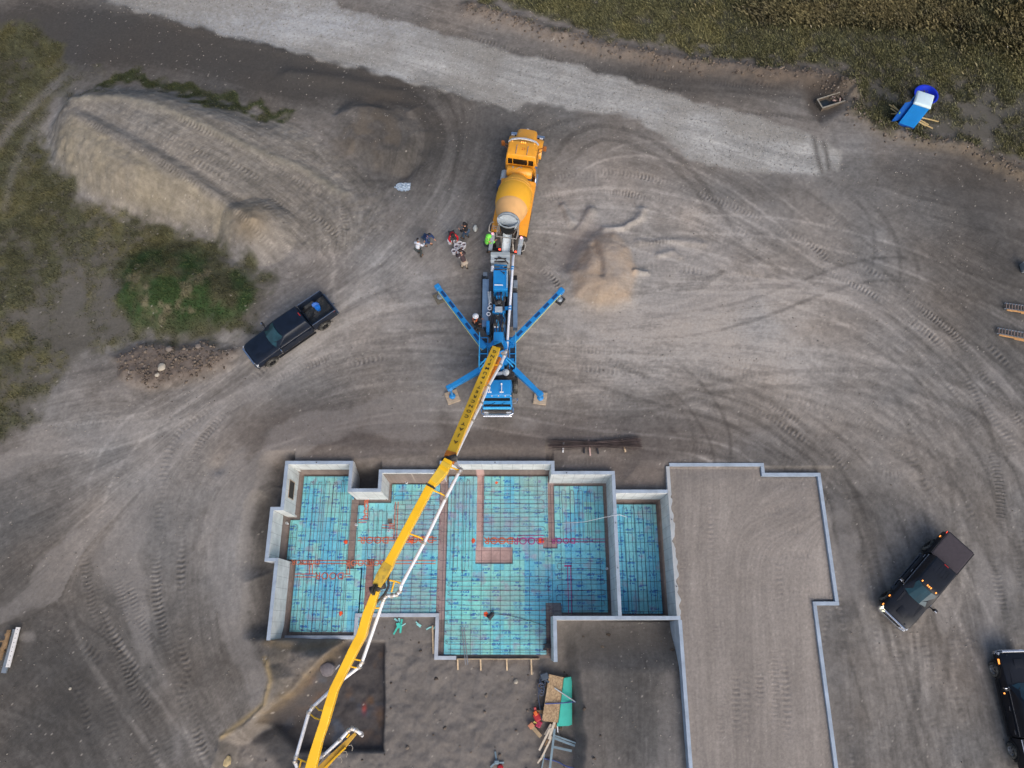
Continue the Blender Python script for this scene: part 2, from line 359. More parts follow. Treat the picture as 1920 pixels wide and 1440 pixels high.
# ---- tread tracks pressed into the soil: (points, width, strength, pitch)
TR = [
 ([(1023, 372), (1083, 360), (1160, 360), (1222, 372)], .55, 1.0), ([(1030, 332), (1090, 323), (1157, 323), (1230, 335), (1280, 347), (1330, 368), (1380, 387), (1427, 410), (1467, 430), (1520, 457), (1563, 490)], .55, .9),
 ([(1297, 387), (1360, 417), (1427, 450)], .5, .7), ([(1507, 483), (1563, 513), (1613, 537), (1657, 563)], .5, .8), ([(1607, 490), (1663, 523)], .5, .7),
 ([(1693, 553), (1747, 590), (1790, 623), (1830, 670), (1860, 710), (1890, 757), (1930, 810)], .6, 1.0), ([(1703, 593), (1737, 620), (1763, 640), (1807, 697), (1847, 760), (1887, 817), (1920, 885)], .6, .9),
 ([(1460, 737), (1533, 763), (1580, 790)], .5, .6), ([(1440, 753), (1513, 800), (1560, 847), (1600, 885)], .55, .7), ([(1350, 735), (1420, 770), (1480, 805), (1545, 850)], .5, .6),
 ([(1880, 1010), (1875, 900), (1850, 830), (1810, 770)], .6, .8), ([(1900, 780), (1870, 730), (1830, 690)], .5, .6), ([(1910, 700), (1880, 670), (1850, 640)], .5, .7),
 ([(157, 1043), (167, 1120), (187, 1177), (227, 1233), (253, 1293), (300, 1360), (333, 1445)], .6, .9), ([(180, 1070), (193, 1147), (217, 1200), (250, 1250), (290, 1310)], .55, .9),
 ([(207, 1037), (233, 1147), (247, 1170)], .55, .7), ([(293, 993), (293, 1127), (320, 1227), (340, 1293), (363, 1360), (392, 1445)], .6, .9), ([(340, 993), (337, 1127), (340, 1210), (350, 1260), (337, 1310), (362, 1365)], .5, .9),
 ([(233, 1077), (260, 1160), (300, 1230)], .5, .7), ([(293, 1010), (307, 880), (333, 813), (400, 763), (467, 713), (505, 680)], .55, .8), ([(337, 1000), (360, 863), (400, 797), (467, 740), (540, 700), (633, 663)], .55, .8),
 ([(245, 1300), (270, 1360), (300, 1445)], .5, .8), ([(40, 1180), (90, 1175), (135, 1195), (190, 1240)], .6, .7), ([(50, 1265), (55, 1320)], .5, .6), ([(190, 1270), (205, 1330), (215, 1400)], .6, .6),
 ([(170, 238), (240, 275), (340, 332), (430, 385), (520, 470)], .5, .9), ([(240, 222), (340, 272), (450, 322), (560, 400)], .5, .8), ([(260, 245), (360, 300), (470, 355), (540, 420)], .5, .7), ([(300, 215), (420, 262), (540, 315), (640, 370)], .5, .9),
 ([(350, 265), (470, 318), (600, 400), (640, 450)], .5, .7), ([(280, 270), (380, 330), (470, 385)], .5, .6), ([(620, 330), (640, 400), (600, 470)], .5, .5),
 ([(650, 683), (700, 672), (745, 668)], .5, .7), ([(1000, 650), (1100, 655), (1200, 660)], .5, .45), ([(1010, 680), (1100, 690), (1180, 700)], .45, .45), ([(1180, 600), (1270, 575), (1320, 555)], .5, .5),
 ([(1300, 690), (1400, 700), (1500, 690), (1640, 700)], .5, .4), ([(1360, 480), (1350, 560)], .5, .3), ([(1200, 455), (1290, 450), (1370, 470)], .5, .6), ([(1190, 500), (1260, 500), (1330, 510)], .55, .8),
 ([(1345, 1000), (1340, 1090), (1345, 1180), (1350, 1300), (1355, 1420)], .5, .4), ([(1380, 1250), (1382, 1380)], .5, .9), ([(1400, 1250), (1402, 1380)], .5, .9), ([(1425, 1240), (1427, 1330)], .5, .7), ([(1460, 1010), (1465, 1170), (1475, 1300), (1480, 1430)], .5, .5),
 ([(1450, 1090), (1455, 1250), (1455, 1410)], .5, .5), ([(1400, 990), (1460, 995), (1530, 993)], .45, .6), ([(1390, 1040), (1470, 1040), (1530, 1038)], .45, .5), ([(1420, 965), (1480, 950), (1500, 945)], .5, .4), ([(1330, 920), (1333, 980), (1335, 1040)], .4, .4),
 ([(1680, 1200), (1690, 1290), (1710, 1400)], .6, .6), ([(1730, 1190), (1760, 1300), (1790, 1420)], .6, .4), ([(1610, 1230), (1625, 1320), (1640, 1440)], .5, .4), ([(1850, 950), (1870, 1080), (1890, 1180)], .6, .5),
 ([(820, 55), (900, 75), (1000, 105), (1100, 125)], .5, .6), ([(1000, 100), (1090, 118), (1200, 140), (1320, 150), (1420, 165)], .5, .7), ([(1080, 95), (1180, 118), (1290, 130)], .5, .7), ([(1400, 150), (1460, 165), (1530, 190)], .5, .6),
 ([(300, 45), (430, 85), (520, 100)], .45, .4), ([(1350, 340), (1380, 370)], .6, .5), ([(1485, 350), (1480, 390)], .6, .5), ([(1540, 390), (1580, 420)], .4, .5), ([(1700, 830), (1740, 920), (1790, 1000)], .6, .4),
 ([(1620, 880), (1690, 890), (1760, 870)], .5, .35), ([(560, 1080), (565, 1082)], .3, 0), ([(265, 715), (275, 755)], .5, 1.0), ([(255, 745), (260, 758)], .4, .6), ([(130, 1210), (150, 1300), (180, 1420)], .55, .5), ([(1010, 500), (1035, 520), (1055, 545)], .5, .9),
]
i0x = int(np.searchsorted(xs, -40)); i0y = int(np.searchsorted(ys, -9))
TRD = np.zeros_like(X); TRM = np.zeros_like(X)
lines_world = []
def stamp(sp, wd, stg, k):
    s = rng.random()*3; n = len(sp)
    for i in range(n-1):
        a = np.array(sp[i]); b = np.array(sp[i+1]); e = b-a; L = np.hypot(*e)
        if L < 1e-5: continue
        xa, xb = np.searchsorted(xs, [min(a[0], b[0])-wd, max(a[0], b[0])+wd]); ya, yb = np.searchsorted(ys, [min(a[1], b[1])-wd, max(a[1], b[1])+wd])
        if xa >= xb or ya >= yb: s += L; continue
        XX = X[ya:yb, xa:xb]; YY = Y[ya:yb, xa:xb]; t = ((XX-a[0])*e[0]+(YY-a[1])*e[1])/L
        c = ((XX-a[0])*-e[1]+(YY-a[1])*e[0])/L; ok = (t >= -.02) & (t < L+.02) & (np.abs(c) < wd/2)
        arc = (s+t)/(.21+.02*(k*7 % 5))+(.9 if k % 3 else 0)*np.abs(c)
        lug = np.clip(np.sin(arc*2*math.pi)*2.2+.2, -1, 1)
        fade = min(1, (i+1)/3, (n-1-i)/3)*stg*(.6+.4*math.sin(s*.9+k))
        edge = sstep(wd/2, wd/2-.1, np.abs(c))
        TRD[ya:yb, xa:xb] = np.where(ok, lug*fade*edge, TRD[ya:yb, xa:xb]); TRM[ya:yb, xa:xb] = np.where(ok, np.maximum(TRM[ya:yb, xa:xb]*.6, fade*edge), TRM[ya:yb, xa:xb]); s += L
for k, (pts, wd, stg) in enumerate(TR):
    zz = 1.5 if (pts[0][0] < 640 and pts[0][1] < 400) else 0
    sp = [tuple(W(u, v, zz))[:2] for u, v in [tuple(q) for q in spline(pts, 6)]]
    lines_world.append(sp)

# ---- sweep of wheel streaks: directions spread from the drive lines
FL = lines_world+[PX(q) for q in (
 [(200, 5), (640, 60), (1000, 150), (1300, 230), (1560, 300)], [(590, 130), (760, 170), (830, 250), (780, 380), (690, 480), (560, 600), (430, 720), (300, 850), (120, 960), (0, 1010)],
 [(900, 200), (880, 300), (830, 420), (720, 520), (600, 610), (480, 700), (380, 780), (280, 940), (270, 1060)], [(820, 180), (850, 290), (790, 390), (690, 500)], [(980, 210), (1080, 240), (1200, 270), (1320, 340), (1440, 440), (1560, 540), (1700, 640), (1920, 780)],
 [(1040, 300), (1080, 245), (1160, 235)], [(1500, 350), (1600, 430), (1690, 520), (1710, 600)], [(560, 690), (700, 660), (860, 650), (1000, 650), (1200, 640), (1400, 660), (1560, 700), (1700, 790), (1800, 930), (1850, 1100), (1880, 1300)],
 [(480, 800), (640, 770), (800, 765), (960, 790), (1150, 760), (1300, 745), (1420, 780), (1560, 860), (1660, 960), (1720, 1100)], [(620, 560), (760, 600), (880, 600)], [(1000, 600), (1150, 600), (1300, 590), (1450, 560), (1600, 520)],
 [(450, 860), (380, 900), (350, 1000), (345, 1200), (380, 1400)], [(0, 830), (150, 790), (300, 790), (420, 740), (560, 660)], [(0, 900), (160, 860), (320, 830), (450, 760)], [(0, 1100), (120, 1010), (260, 900), (370, 790)], [(60, 1140), (180, 1010), (300, 880)],
 [(1640, 1180), (1640, 1440)], [(1580, 1180), (1590, 1440)], [(1700, 1000), (1740, 1150), (1760, 1440)], [(1400, 900), (1400, 1440)], [(1330, 880), (1340, 1440)], [(1500, 900), (1510, 1440)], [(1340, 1010), (1540, 940)],
 [(0, 60), (300, 80), (560, 140), (760, 180)], [(120, 20), (170, 70), (160, 140), (60, 220), (0, 300)], [(1500, 300), (1650, 290), (1800, 300), (1920, 360)], [(1600, 330), (1750, 370), (1920, 420)], [(760, 40), (1000, 110), (1300, 180), (1500, 230)],
 [(800, 1240), (800, 1440)], [(1180, 1200), (1180, 1440)], [(940, 1300), (1000, 1440)], [(100, 1200), (250, 1330), (330, 1440)], [(0, 1330), (200, 1340)], [(1600, 900), (1640, 1000), (1640, 1150)])]
cs = .8; cx = np.arange(-42, 42, cs); cy = np.arange(-11, 48, cs); CX, CY = np.meshgrid(cx, cy); A = np.zeros_like(CX); B = np.zeros_like(CX)
for ln in FL:
    p = np.array(ln)
    if len(p) < 8: p = np.array([q for q in spline(ln, 6)])
    for a, b in zip(p, p[1:]):
        m = (a+b)/2; e = b-a; L = np.hypot(*e)
        if L < 1e-6: continue
        th = 2*math.atan2(e[1], e[0]); wgt = L/(((CX-m[0])**2+(CY-m[1])**2)**1.5+1.2)
        A += wgt*math.cos(th); B += wgt*math.sin(th)
TH = .5*np.arctan2(B, A)
def up(F, xq, yq):
    fx = np.clip((xq-cx[0])/cs, 0, len(cx)-1.001); fy = np.clip((yq-cy[0])/cs, 0, len(cy)-1.001); ix = fx.astype(int); iy = fy.astype(int); fx = fx-ix; fy = fy-iy
    return (F[iy, ix]*(1-fx)+F[iy, ix+1]*fx)*(1-fy)+(F[iy+1, ix]*(1-fx)+F[iy+1, ix+1]*fx)*fy
DX, DY = np.meshgrid(dx, dy); c2 = up(np.cos(2*TH), DX, DY); s2 = up(np.sin(2*TH), DX, DY); th = .5*np.arctan2(s2, c2)
fx_, fy_ = np.cos(th), np.sin(th); ndx, ndy = len(dx), len(dy)
def lic(N, steps, st):
    acc = N.copy(); 
    for sg in (1, -1):
        pi = np.broadcast_to(np.arange(ndx, dtype=np.float32), N.shape).copy(); pj = np.broadcast_to(np.arange(ndy, dtype=np.float32)[:, None], N.shape).copy()
        vx = fx_*sg; vy = fy_*sg; lx, ly = vx, vy
        for k in range(steps):
            pi += lx*st; pj += ly*st
            a = np.clip(pi, 0, ndx-1).astype(np.int32); b = np.clip(pj, 0, ndy-1).astype(np.int32)
            acc += N[b, a]; nxv, nyv = fx_[b, a], fy_[b, a]; s = np.where(nxv*lx+nyv*ly < 0, -1, 1); lx = nxv*s; ly = nyv*s
    acc -= acc.mean(); return acc/acc.std()
U0, V0 = uv_of(X, Y, 0*X)
TB_ = np.zeros_like(X)
def band(sp, wd, a):
    for i in range(len(sp)-1):
        p_ = np.array(sp[i]); q_ = np.array(sp[i+1]); e = q_-p_; L = np.hypot(*e)
        if L < 1e-5: continue
        xa, xb = np.searchsorted(xs, [min(p_[0], q_[0])-wd, max(p_[0], q_[0])+wd]); ya, yb = np.searchsorted(ys, [min(p_[1], q_[1])-wd, max(p_[1], q_[1])+wd])
        if xa >= xb or ya >= yb: continue
        XX = X[ya:yb, xa:xb]; YY = Y[ya:yb, xa:xb]; t = ((XX-p_[0])*e[0]+(YY-p_[1])*e[1])/L; c = ((XX-p_[0])*-e[1]+(YY-p_[1])*e[0])/L
        ok = (t >= 0) & (t < L); TB_[ya:yb, xa:xb] += np.where(ok, a*min(1, i/5, (len(sp)-2-i)/5)*sstep(wd/2, wd/2-.16, np.abs(c)), 0)
for a_, wd_, pts in ((-.34, .55, [(1030, 305), (1070, 255), (1130, 236), (1200, 252), (1280, 302), (1340, 372), (1400, 470)]), (-.28, .5, [(1055, 320), (1100, 275), (1150, 262), (1230, 290), (1300, 350), (1350, 430)]), (-.22, .4, [(1560, 330), (1620, 390), (1642, 460), (1625, 550)]),
                    (-.24, .45, [(1600, 345), (1668, 420), (1690, 500), (1672, 590)]), (-.2, .4, [(1700, 440), (1722, 500), (1715, 550)]), (-.2, .5, [(1290, 400), (1330, 480), (1400, 560)]), (.22, .35, [(612, 340), (640, 410), (690, 450)]), (.22, .35, [(600, 370), (625, 430), (660, 470)]), (.2, .4, [(470, 455), (520, 500), (590, 560)]),
                    (.18, .5, [(430, 720), (560, 650), (700, 520), (800, 440)]), (-.3, 1.6, [(600, 150), (700, 168), (790, 205), (818, 260), (790, 330)]), (-.2, .9, [(640, 330), (700, 345), (760, 340)]), (-.25, .5, [(400, 770), (480, 700), (560, 650)]), (-.25, .5, [(350, 850), (420, 770), (500, 720)]), (-.22, .5, [(1280, 727), (1380, 745), (1470, 790), (1540, 870)]),
                    (-.25, .4, [(1750, 600), (1810, 690), (1850, 780), (1880, 880)]), (.16, .5, [(1600, 600), (1750, 620), (1920, 700)]), (.15, .6, [(1400, 470), (1450, 600), (1560, 700)]), (-.2, .4, [(560, 790), (700, 770), (880, 775)]), (-.2, .35, [(600, 830), (760, 800), (960, 800)]), (-.16, .4, [(1180, 780), (1300, 790), (1420, 830)]),
                    (-.3, .5, [(1600, 330), (1750, 375), (1920, 400)]), (-.3, .5, [(540, 150), (640, 155), (740, 190)]), (.14, .5, [(150, 20), (165, 70), (150, 130)]), (.14, .4, [(185, 10), (195, 60), (180, 110)]), (.12, .5, [(100, 1100), (200, 1000), (300, 880)]), (.12, .5, [(60, 1070), (160, 970), (280, 850)]), (-.2, .5, [(130, 1120), (240, 990), (310, 890)])):
    sp_ = [tuple(W(u, v))[:2] for u, v in spline(pts, 8)]; band(sp_, wd_, a_); 
for k in range(250):          # many faint crossings of tyres that follow the driven ways
    u = rng.uniform(0, 1920); v = rng.uniform(300, 1440)
    if (480 < u < 1290 and v > 860) or (u < 520 and v < 700) or (u > 1250 and u < 1560 and v > 870 and rng.random() < .6): continue
    p = np.array(W(u, v))[:2]; th0 = .5*math.atan2(up(np.sin(2*TH), p[0], p[1]), up(np.cos(2*TH), p[0], p[1]))+rng.normal(0, .4); sp = [tuple(p)]; cur = rng.normal(0, .02)
    for j in range(int(rng.uniform(25, 100))):
        t1 = .5*math.atan2(up(np.sin(2*TH), p[0], p[1]), up(np.cos(2*TH), p[0], p[1])); dlt = (t1-th0+math.pi/2) % math.pi-math.pi/2
        th0 += .09*dlt+cur; p = p+.35*np.array([math.cos(th0), math.sin(th0)]); sp.append(tuple(p))
    wd_ = rng.uniform(.3, .5); sg_ = rng.uniform(.1, .5) if k % 3 else 0; dk_ = rng.normal(-.03, .15); off = 1.75*np.array([-math.sin(th0), math.cos(th0)]); sp2 = [(a_+off[0], b_+off[1]) for a_, b_ in sp]
    band(sp, wd_, dk_); band(sp2, wd_, dk_*.9)
    if sg_: stamp(sp, wd_, sg_, k); stamp(sp2, wd_, sg_*.7, k)
for k, ((pts, wd, stg), sp) in enumerate(zip(TR, lines_world)):
    if stg > 0: stamp(sp, wd*1.05, min(1.3, stg*1.35), k)
brk = sstep(-.35, .35, fbm(X, Y, 1.1, 3, 51))
TRD *= .35+.65*brk; TRM *= .35+.65*brk
Z += TRD*.03-TRM*.03

Nf = rng.standard_normal((ndy, ndx)).astype(np.float32)
Nc = vnoise(DX, DY, .45, 61).astype(np.float32)+.5*vnoise(DX, DY, .25, 62).astype(np.float32)
Nw = vnoise(DX, DY, 1.3, 64).astype(np.float32)
L1 = np.zeros_like(X); L2 = np.zeros_like(X); L3 = np.zeros_like(X)
sl = (slice(i0y, i0y+ndy), slice(i0x, i0x+ndx))
L1[sl] = lic(Nf, 9, 1.3); L2[sl] = lic(Nc, 22, 2.2); L3[sl] = lic(Nw, 26, 4.0)
strk = sstep(-.5, .6, fbm(X, Y, 5, 3, 71))

# ---- colours
U, V = uv_of(X, Y, Z)
def pm(poly, soft=8, wob=10):
    return sstep(-soft, soft, sdist(U+wob*fbm(X, Y, 1.2, 3, 81), V+wob*fbm(X, Y, 1.0, 3, 82), poly))
def blob(u, v, ru, rv, p=1.0): return np.exp(-(((U-u)/ru)**2+((V-v)/rv)**2)**p)
def lerp(C, col, m): return C*(1-m[..., None])+np.array(col)[None, None, :]*m[..., None]
S = lambda *c: np.array(srgb(*c))
C = np.ones(X.shape+(3,))*S(126, 121, 116)
# tone of the open ground: pale where it has dried, dark where it is damp; corner vignette and west trench shade painted in
tone = np.zeros_like(X)
for u, v, ru, rv, a in ((1350, 420, 330, 130, .06), (1150, 400, 170, 80, .16), (1250, 610, 320, 110, .26), (1150, 560, 380, 160, .08), (760, 560, 130, 60, .12), (1000, 250, 120, 40, -.25), (1350, 360, 160, 30, -.16), (1700, 320, 200, 50, -.18), (1650, 430, 200, 90, -.10), (700, 560, 150, 90, .10), (560, 640, 150, 60, .22), (420, 800, 110, 80, .22), (1560, 740, 260, 130, .14), (1450, 700, 200, 100, .08),
                        (300, 960, 240, 120, .02), (300, 1200, 200, 200, -.10), (100, 1300, 180, 160, -.32), (60, 1100, 120, 160, -.16), (1880, 480, 120, 160, -.35), (1860, 360, 150, 90, -.25), (1700, 1300, 260, 160, .02), (1600, 960, 90, 70, -.22),
                        (560, 800, 120, 50, -.28), (700, 810, 240, 50, -.30), (1000, 830, 160, 60, -.30), (1300, 810, 130, 50, -.30), (1460, 860, 90, 40, -.26), (1200, 880, 60, 40, -.30), (880, 300, 110, 110, -.34), (640, 140, 240, 60, -.75), (300, 80, 330, 62, -.85), (130, 60, 160, 50, -.3), (480, 180, 120, 25, -.3), (700, 290, 110, 60, -.25), (60, 40, 150, 60, -.40),
                        (760, 260, 90, 100, -.30), (950, 650, 150, 60, -.06), (880, 480, 60, 90, -.05), (900, 1350, 200, 120, -.22), (1180, 1320, 120, 130, -.40), (1750, 1180, 80, 60, -.06), (1075, 465, 35, 50, -.10), (500, 1000, 45, 150, -.45), (470, 1230, 90, 50, -.3), (1590, 1180, 40, 260, -.16), (1900, 1400, 90, 80, -.1), (1500, 140, 100, 50, -.40),  # the narrow upright blob paints the west trench shadow into the soil
                        (60, 1440, 330, 260, -.30), (1920, 640, 150, 200, -.24), (1920, 1100, 110, 200, -.18), (0, 960, 130, 180, -.18), (1800, 1440, 200, 120, -.15), (1750, 330, 160, 50, -.12), (1050, 140, 330, 50, -.30), (1300, 150, 200, 40, -.38), (1560, 300, 80, 40, .06), (200, 700, 120, 50, -.2), (250, 780, 180, 40, .06)):  # edge and corner blobs paint lens darkening into the soil colour
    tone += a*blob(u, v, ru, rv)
n_big = fbm(X, Y, 6, 4, 91); n_mid = fbm(X, Y, 1.6, 4, 92); n_sm = fbm(X, Y, .35, 3, 93)
dirt_m = 1.55*tone+.16*n_big+.20*n_mid+.17*n_sm+.12*vnoise(X, Y, .17, 97)+(.02+.06*strk)*L2*.8+.03*L3*(.15+.95*strk)+.075*L1*(.5+.7*strk)-.12*TRM+.28*TRD+TB_*(.95+.5*n_mid)  # tread terms: compacted soil tone, with lug relief shading painted in
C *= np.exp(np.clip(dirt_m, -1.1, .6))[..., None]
# brown and rosy soil drifts
C = C*(1+np.array([.05, -.0, -.05])*np.clip(fbm(X, Y, 4, 3, 95)+.1, -1, 1)[..., None]*1.3)
C = lerp(C, S(108, 96, 90), .55*np.clip(blob(1050, 830, 330, 60)+blob(620, 820, 170, 60)+blob(1200, 890, 60, 40), 0, 1)*(.8+.2*n_mid))
pale = sstep(.55, 1.3, L3+1.2*n_mid+.6*blob(560, 660, 200, 60)+.5*blob(1250, 580, 300, 120))*.30*(1-far)
C = lerp(C, S(158, 152, 147), pale*sstep(330, 520, V)*sstep(-1.0, -.3, Z))
# gravel road
road = pm([(190, -60), (200, 2), (350, 46), (500, 82), (640, 120), (780, 156), (880, 186), (955, 205), (1010, 192), (1100, 208), (1200, 222), (1290, 300), (1350, 312), (1430, 327), (1520, 330), (1575, 320), (1582, 285), (1535, 262), (1500, 243), (1300, 190), (1100, 130), (950, 96), (800, 58), (640, 14), (600, -60)], 5, 8)
roadU = np.clip((road), 0, 1)
gspk = vnoise(X, Y, .16, 101); rc = S(160, 158, 154)*np.exp(.13*n_mid+.10*L2*.6+.12*gspk+.07*L1)[..., None]
rc = lerp(rc, S(132, 127, 119), .6*sstep(.1, .9, fbm(X, Y, 2.5, 3, 103)+.7*(1-sstep(0, 60, sdist(U, V, [(200, 2), (640, 120), (955, 205), (1290, 300), (1520, 330), (1535, 262), (1100, 130), (640, 14)])))))
rc = lerp(rc, S(168, 172, 178), .5*blob(560, 45, 280, 40)*(.7+.5*gspk))
rc = lerp(rc, S(88, 84, 80), .75*np.clip(sum(np.exp(-(ldist(U, V, q)[0]/5.)**2) for q in ([(1525, 255), (1532, 290), (1542, 325)], [(1543, 262), (1550, 290), (1556, 325)])), 0, 1))
C = C*(1-roadU[..., None])+rc*roadU[..., None]
# spoil bank and piles, tan where the subsoil shows
bankm = sstep(0, .8, d1)*sstep(760, 600, U)
C = lerp(C, S(114, 109, 101), bankm*.7*(.85+.3*n_mid)); C = C*np.exp(bankm*(.07*L2+.08*L1))[..., None]
C *= 1
sw = sstep(-.0, 1.5, d1)*pm([(158, 232), (440, 392), (430, 470), (300, 425), (180, 380), (110, 320), (100, 260), (130, 215)], 8, 6)
C = lerp(C, S(146, 136, 116), np.clip(sw, 0, 1)*(.55+.35*fbm(X, Y, 1.5, 4, 105)))
C = lerp(C, S(132, 119, 100), .8*blob(470, 415, 38, 40, 1.6)); C = lerp(C, S(140, 132, 122), .5*blob(500, 450, 30, 35, 1.5))
C = lerp(C, S(134, 129, 116), .5*np.exp(-(dc2/.3)**2)*sstep(0, 1, d1))
C = C*np.exp(np.where(d1 > 0, .16*n_sm+.14*TRD+.10*vnoise(X, Y, .2, 107), 0))[..., None]
pl = sstep(0, .6, pile); C = lerp(C, S(166, 146, 126), np.clip(pl*(.6+.4*fbm(X, Y, .9, 4, 106)), 0, 1)); C = lerp(C, S(112, 104, 101), .6*sstep(-.4, .9, cr)*(1-np.clip(sstep(-.3, .4, pile), 0, 1))); C = lerp(C, S(150, 133, 113), .5*blob(1125, 560, 50, 32))
C = lerp(C, S(104, 94, 82), .6*sstep(.05, .5, fbm(X, Y, 1.1, 4, 108)+.2)*(blob(690, 250, 80, 60, 2)))
C = lerp(C, S(112, 98, 86), .7*np.exp(-(wr/1.0)**2)*(.8+.5*n_sm)); C = lerp(C, S(112, 98, 80), .7*np.exp(-(wr2/.8)**2)*(.8+.5*n_sm))
C = lerp(C, S(64, 58, 53), .75*sstep(0, .9, dk))
C = lerp(C, S(96, 83, 74), .7*sstep(-.4, .8, rub)); C = C*np.exp(np.where(rub > 0, .28*fbm(X, Y, .35, 3, 23), 0))[..., None]
# grass ground
GT = pm([(880, -10), (1000, 28), (1120, 62), (1300, 92), (1450, 122), (1580, 128), (1608, 160), (1608, 215), (1680, 248), (1800, 268), (1880, 286), (1990, 300), (1990, -400), (-200, -400), (880, -200)], 14, 26)
GLp = pm([(-300, 30), (40, 42), (100, 80), (112, 110), (60, 165), (0, 210), (-300, 300)], 16, 26)
GL2 = pm([(180, 140), (90, 190), (75, 250), (88, 305), (130, 355), (200, 398), (300, 428), (430, 478), (505, 520), (498, 600), (430, 640), (330, 636), (240, 640), (150, 660), (80, 720), (50, 800), (10, 830), (-300, 900), (-300, 180), (40, 170), (110, 130)], 20, 34)
GS_ = pm([(178, 162), (215, 138), (262, 134), (350, 160), (450, 185), (540, 212), (530, 222), (430, 202), (330, 178), (250, 158), (200, 168)], 7, 22)
lane = np.clip(np.exp(-(ldist(U, V, [(140, 125), (70, 190), (20, 240), (0, 270)])[0]/11)**2)+.7*np.exp(-(ldist(U, V, [(175, 128), (110, 190), (60, 245), (25, 320), (10, 390)])[0]/11)**2), 0, 1)
GR = np.clip(GT+GLp+GL2+GS_, 0, 1)
GR = GR*(1-.75*lane); gn = fbm(X, Y, 1.0, 5, 111, .65); gn2 = fbm(X, Y, 5, 3, 112)
thin = blob(150, 600, 110, 130)*.9+blob(490, 575, 40, 40)*.6+blob(1740, 180, 300, 70)*.25+blob(60, 760, 90, 80)*.5+blob(1850, 230, 120, 60)*.5
gcov = GR*sstep(-.5, .35, gn+.34+.45*sstep(.3, 1.3, gm+.5*fbm(X, Y, 1.2, 3, 119))-thin*1.0)*.94
gcol = S(80, 80, 60)*np.exp(.42*gn+.30*n_sm)[..., None]
gcol = lerp(gcol, S(112, 106, 70), .6*sstep(0, .6, fbm(X, Y, 2.2, 3, 113)+.15*blob(1300, 60, 500, 60)))
gcol = lerp(gcol, S(122, 112, 78), .75*sstep(-.2, .5, fbm(X, Y, 1.5, 3, 114)+.2)*np.clip(blob(1700, 25, 260, 32, 2)+.7*blob(1860, 40, 120, 40), 0, 1))
gmk = sstep(.0, 1.4, gm+.5*fbm(X, Y, 1.2, 3, 119))
gcol = lerp(gcol, S(42, 72, 36), gmk*.85*sstep(-.3, .25, fbm(X, Y, 1.6, 4, 115)+.12)); gcol = lerp(gcol, S(120, 112, 92), gmk*.7*sstep(.1, .4, fbm(X, Y, 1.1, 4, 116)-.13))
gcol = lerp(gcol, S(44, 60, 34), .6*GS_); gcol = gcol*np.exp(.25*fbm(X, Y, .45, 3, 118))[..., None]
C = lerp(C, S(84, 80, 72), .8*GR); C = C*(1-gcov[..., None])+gcol*gcov[..., None]
# ---- inside the dig
notch = (X > -9.0) & (X < -4.45) & (Y < .66)
inb = mask_int & (Y > -.56) & (~notch) | ((X > -4.4) & (X < 2.35) & (Y > -1.62) & (Y < 1))
C[inb] = (S(126, 114, 108)*np.exp(.3*n_mid+.2*n_sm)[..., None])[inb]
lowm = sstep(-.9, -1.6, Z)*(~inb)*1.0
C = lerp(C, S(116, 110, 105), .8*lowm*(1+0*X)); C = C*np.exp(np.where(lowm > .5, .10*fbm(X, Y, 1.2, 4, 121)+.10*n_sm, 0))[..., None]
pitm = sstep(0, .15, pit)
C = lerp(C, S(78, 74, 73), pitm); C = lerp(C, S(118, 84, 50), pitm*.6*sstep(.1, .5, fbm(X, Y, 1.3, 4, 122))*(blob(690, 1290, 60, 90)+blob(600, 1300, 30, 30)))
C = lerp(C, S(170, 60, 45), pitm*.7*blob(683, 1330, 4, 9)); C = lerp(C, S(84, 96, 112), pitm*.5*sstep(.2, .6, fbm(X, Y, .9, 3, 123))*blob(620, 1340, 90, 90))
sc, _ = ldist(U, V, [(497, 1235), (507, 1275), (495, 1320), (455, 1352), (415, 1382)]); C = lerp(C, S(150, 132, 100), .8*np.exp(-(sc/5)**2))
sc, _ = ldist(U, V, [(628, 1222), (590, 1250), (560, 1285), (520, 1320), (490, 1345)]); C = lerp(C, S(136, 118, 92), .75*np.exp(-(sc/13)**2)*(.7+.5*n_sm))
C = lerp(C, S(112, 98, 78), .6*np.exp(-(ldist(U, V, [(500, 1205), (560, 1215), (640, 1205)])[0]/9)**2))
# sprayed and dusted footing strips between the foam boards
FZ = -2.70
def fpoly(a, b, c, d): return [tuple(W(u, v, FZ))[:2] for u, v in ((a, b), (c, b), (c, d), (a, d))]
def rect(u0, v0, u1, v1, pad=0.0):
    p = W(u0, v0, FZ); q = W(u1, v1, FZ); return (min(p.x, q.x)-pad, max(p.x, q.x)+pad, min(p.y, q.y)-pad, max(p.y, q.y)+pad)
STR = [(661, 937, 673, 1066, (146, 128, 120)), (688, 1048, 702, 1142, (172, 132, 122)), (826.5, 900, 838, 1160, (166, 144, 140)), (895.5, 888, 907.5, 1030, (200, 164, 156)), (892, 1027, 961, 1057, (206, 170, 162)),
       (1026.5, 900, 1038, 1009, (166, 142, 136)), (1019, 1009, 1044, 1028, (168, 142, 140)), (1024, 1131, 1051, 1160, (148, 140, 136)), (1024, 1150, 1033, 1232, (138, 122, 114))]
STRW = []
for u0, v0, u1, v1, c in STR:
    p_, q_, r_ = W(u0, v0, FZ), W(u1, v0, FZ), W(u0, v1, FZ); q = (p_.x, q_.x, r_.y, p_.y); STRW.append(q)
    m = ((X > q[0]-.05) & (X < q[1]+.05) & (Y > q[2]-.05) & (Y < q[3]+.05)).astype(float)*np.clip(.8+.35*n_mid+.2*n_sm, 0, 1); C = lerp(C, S(*c), m)
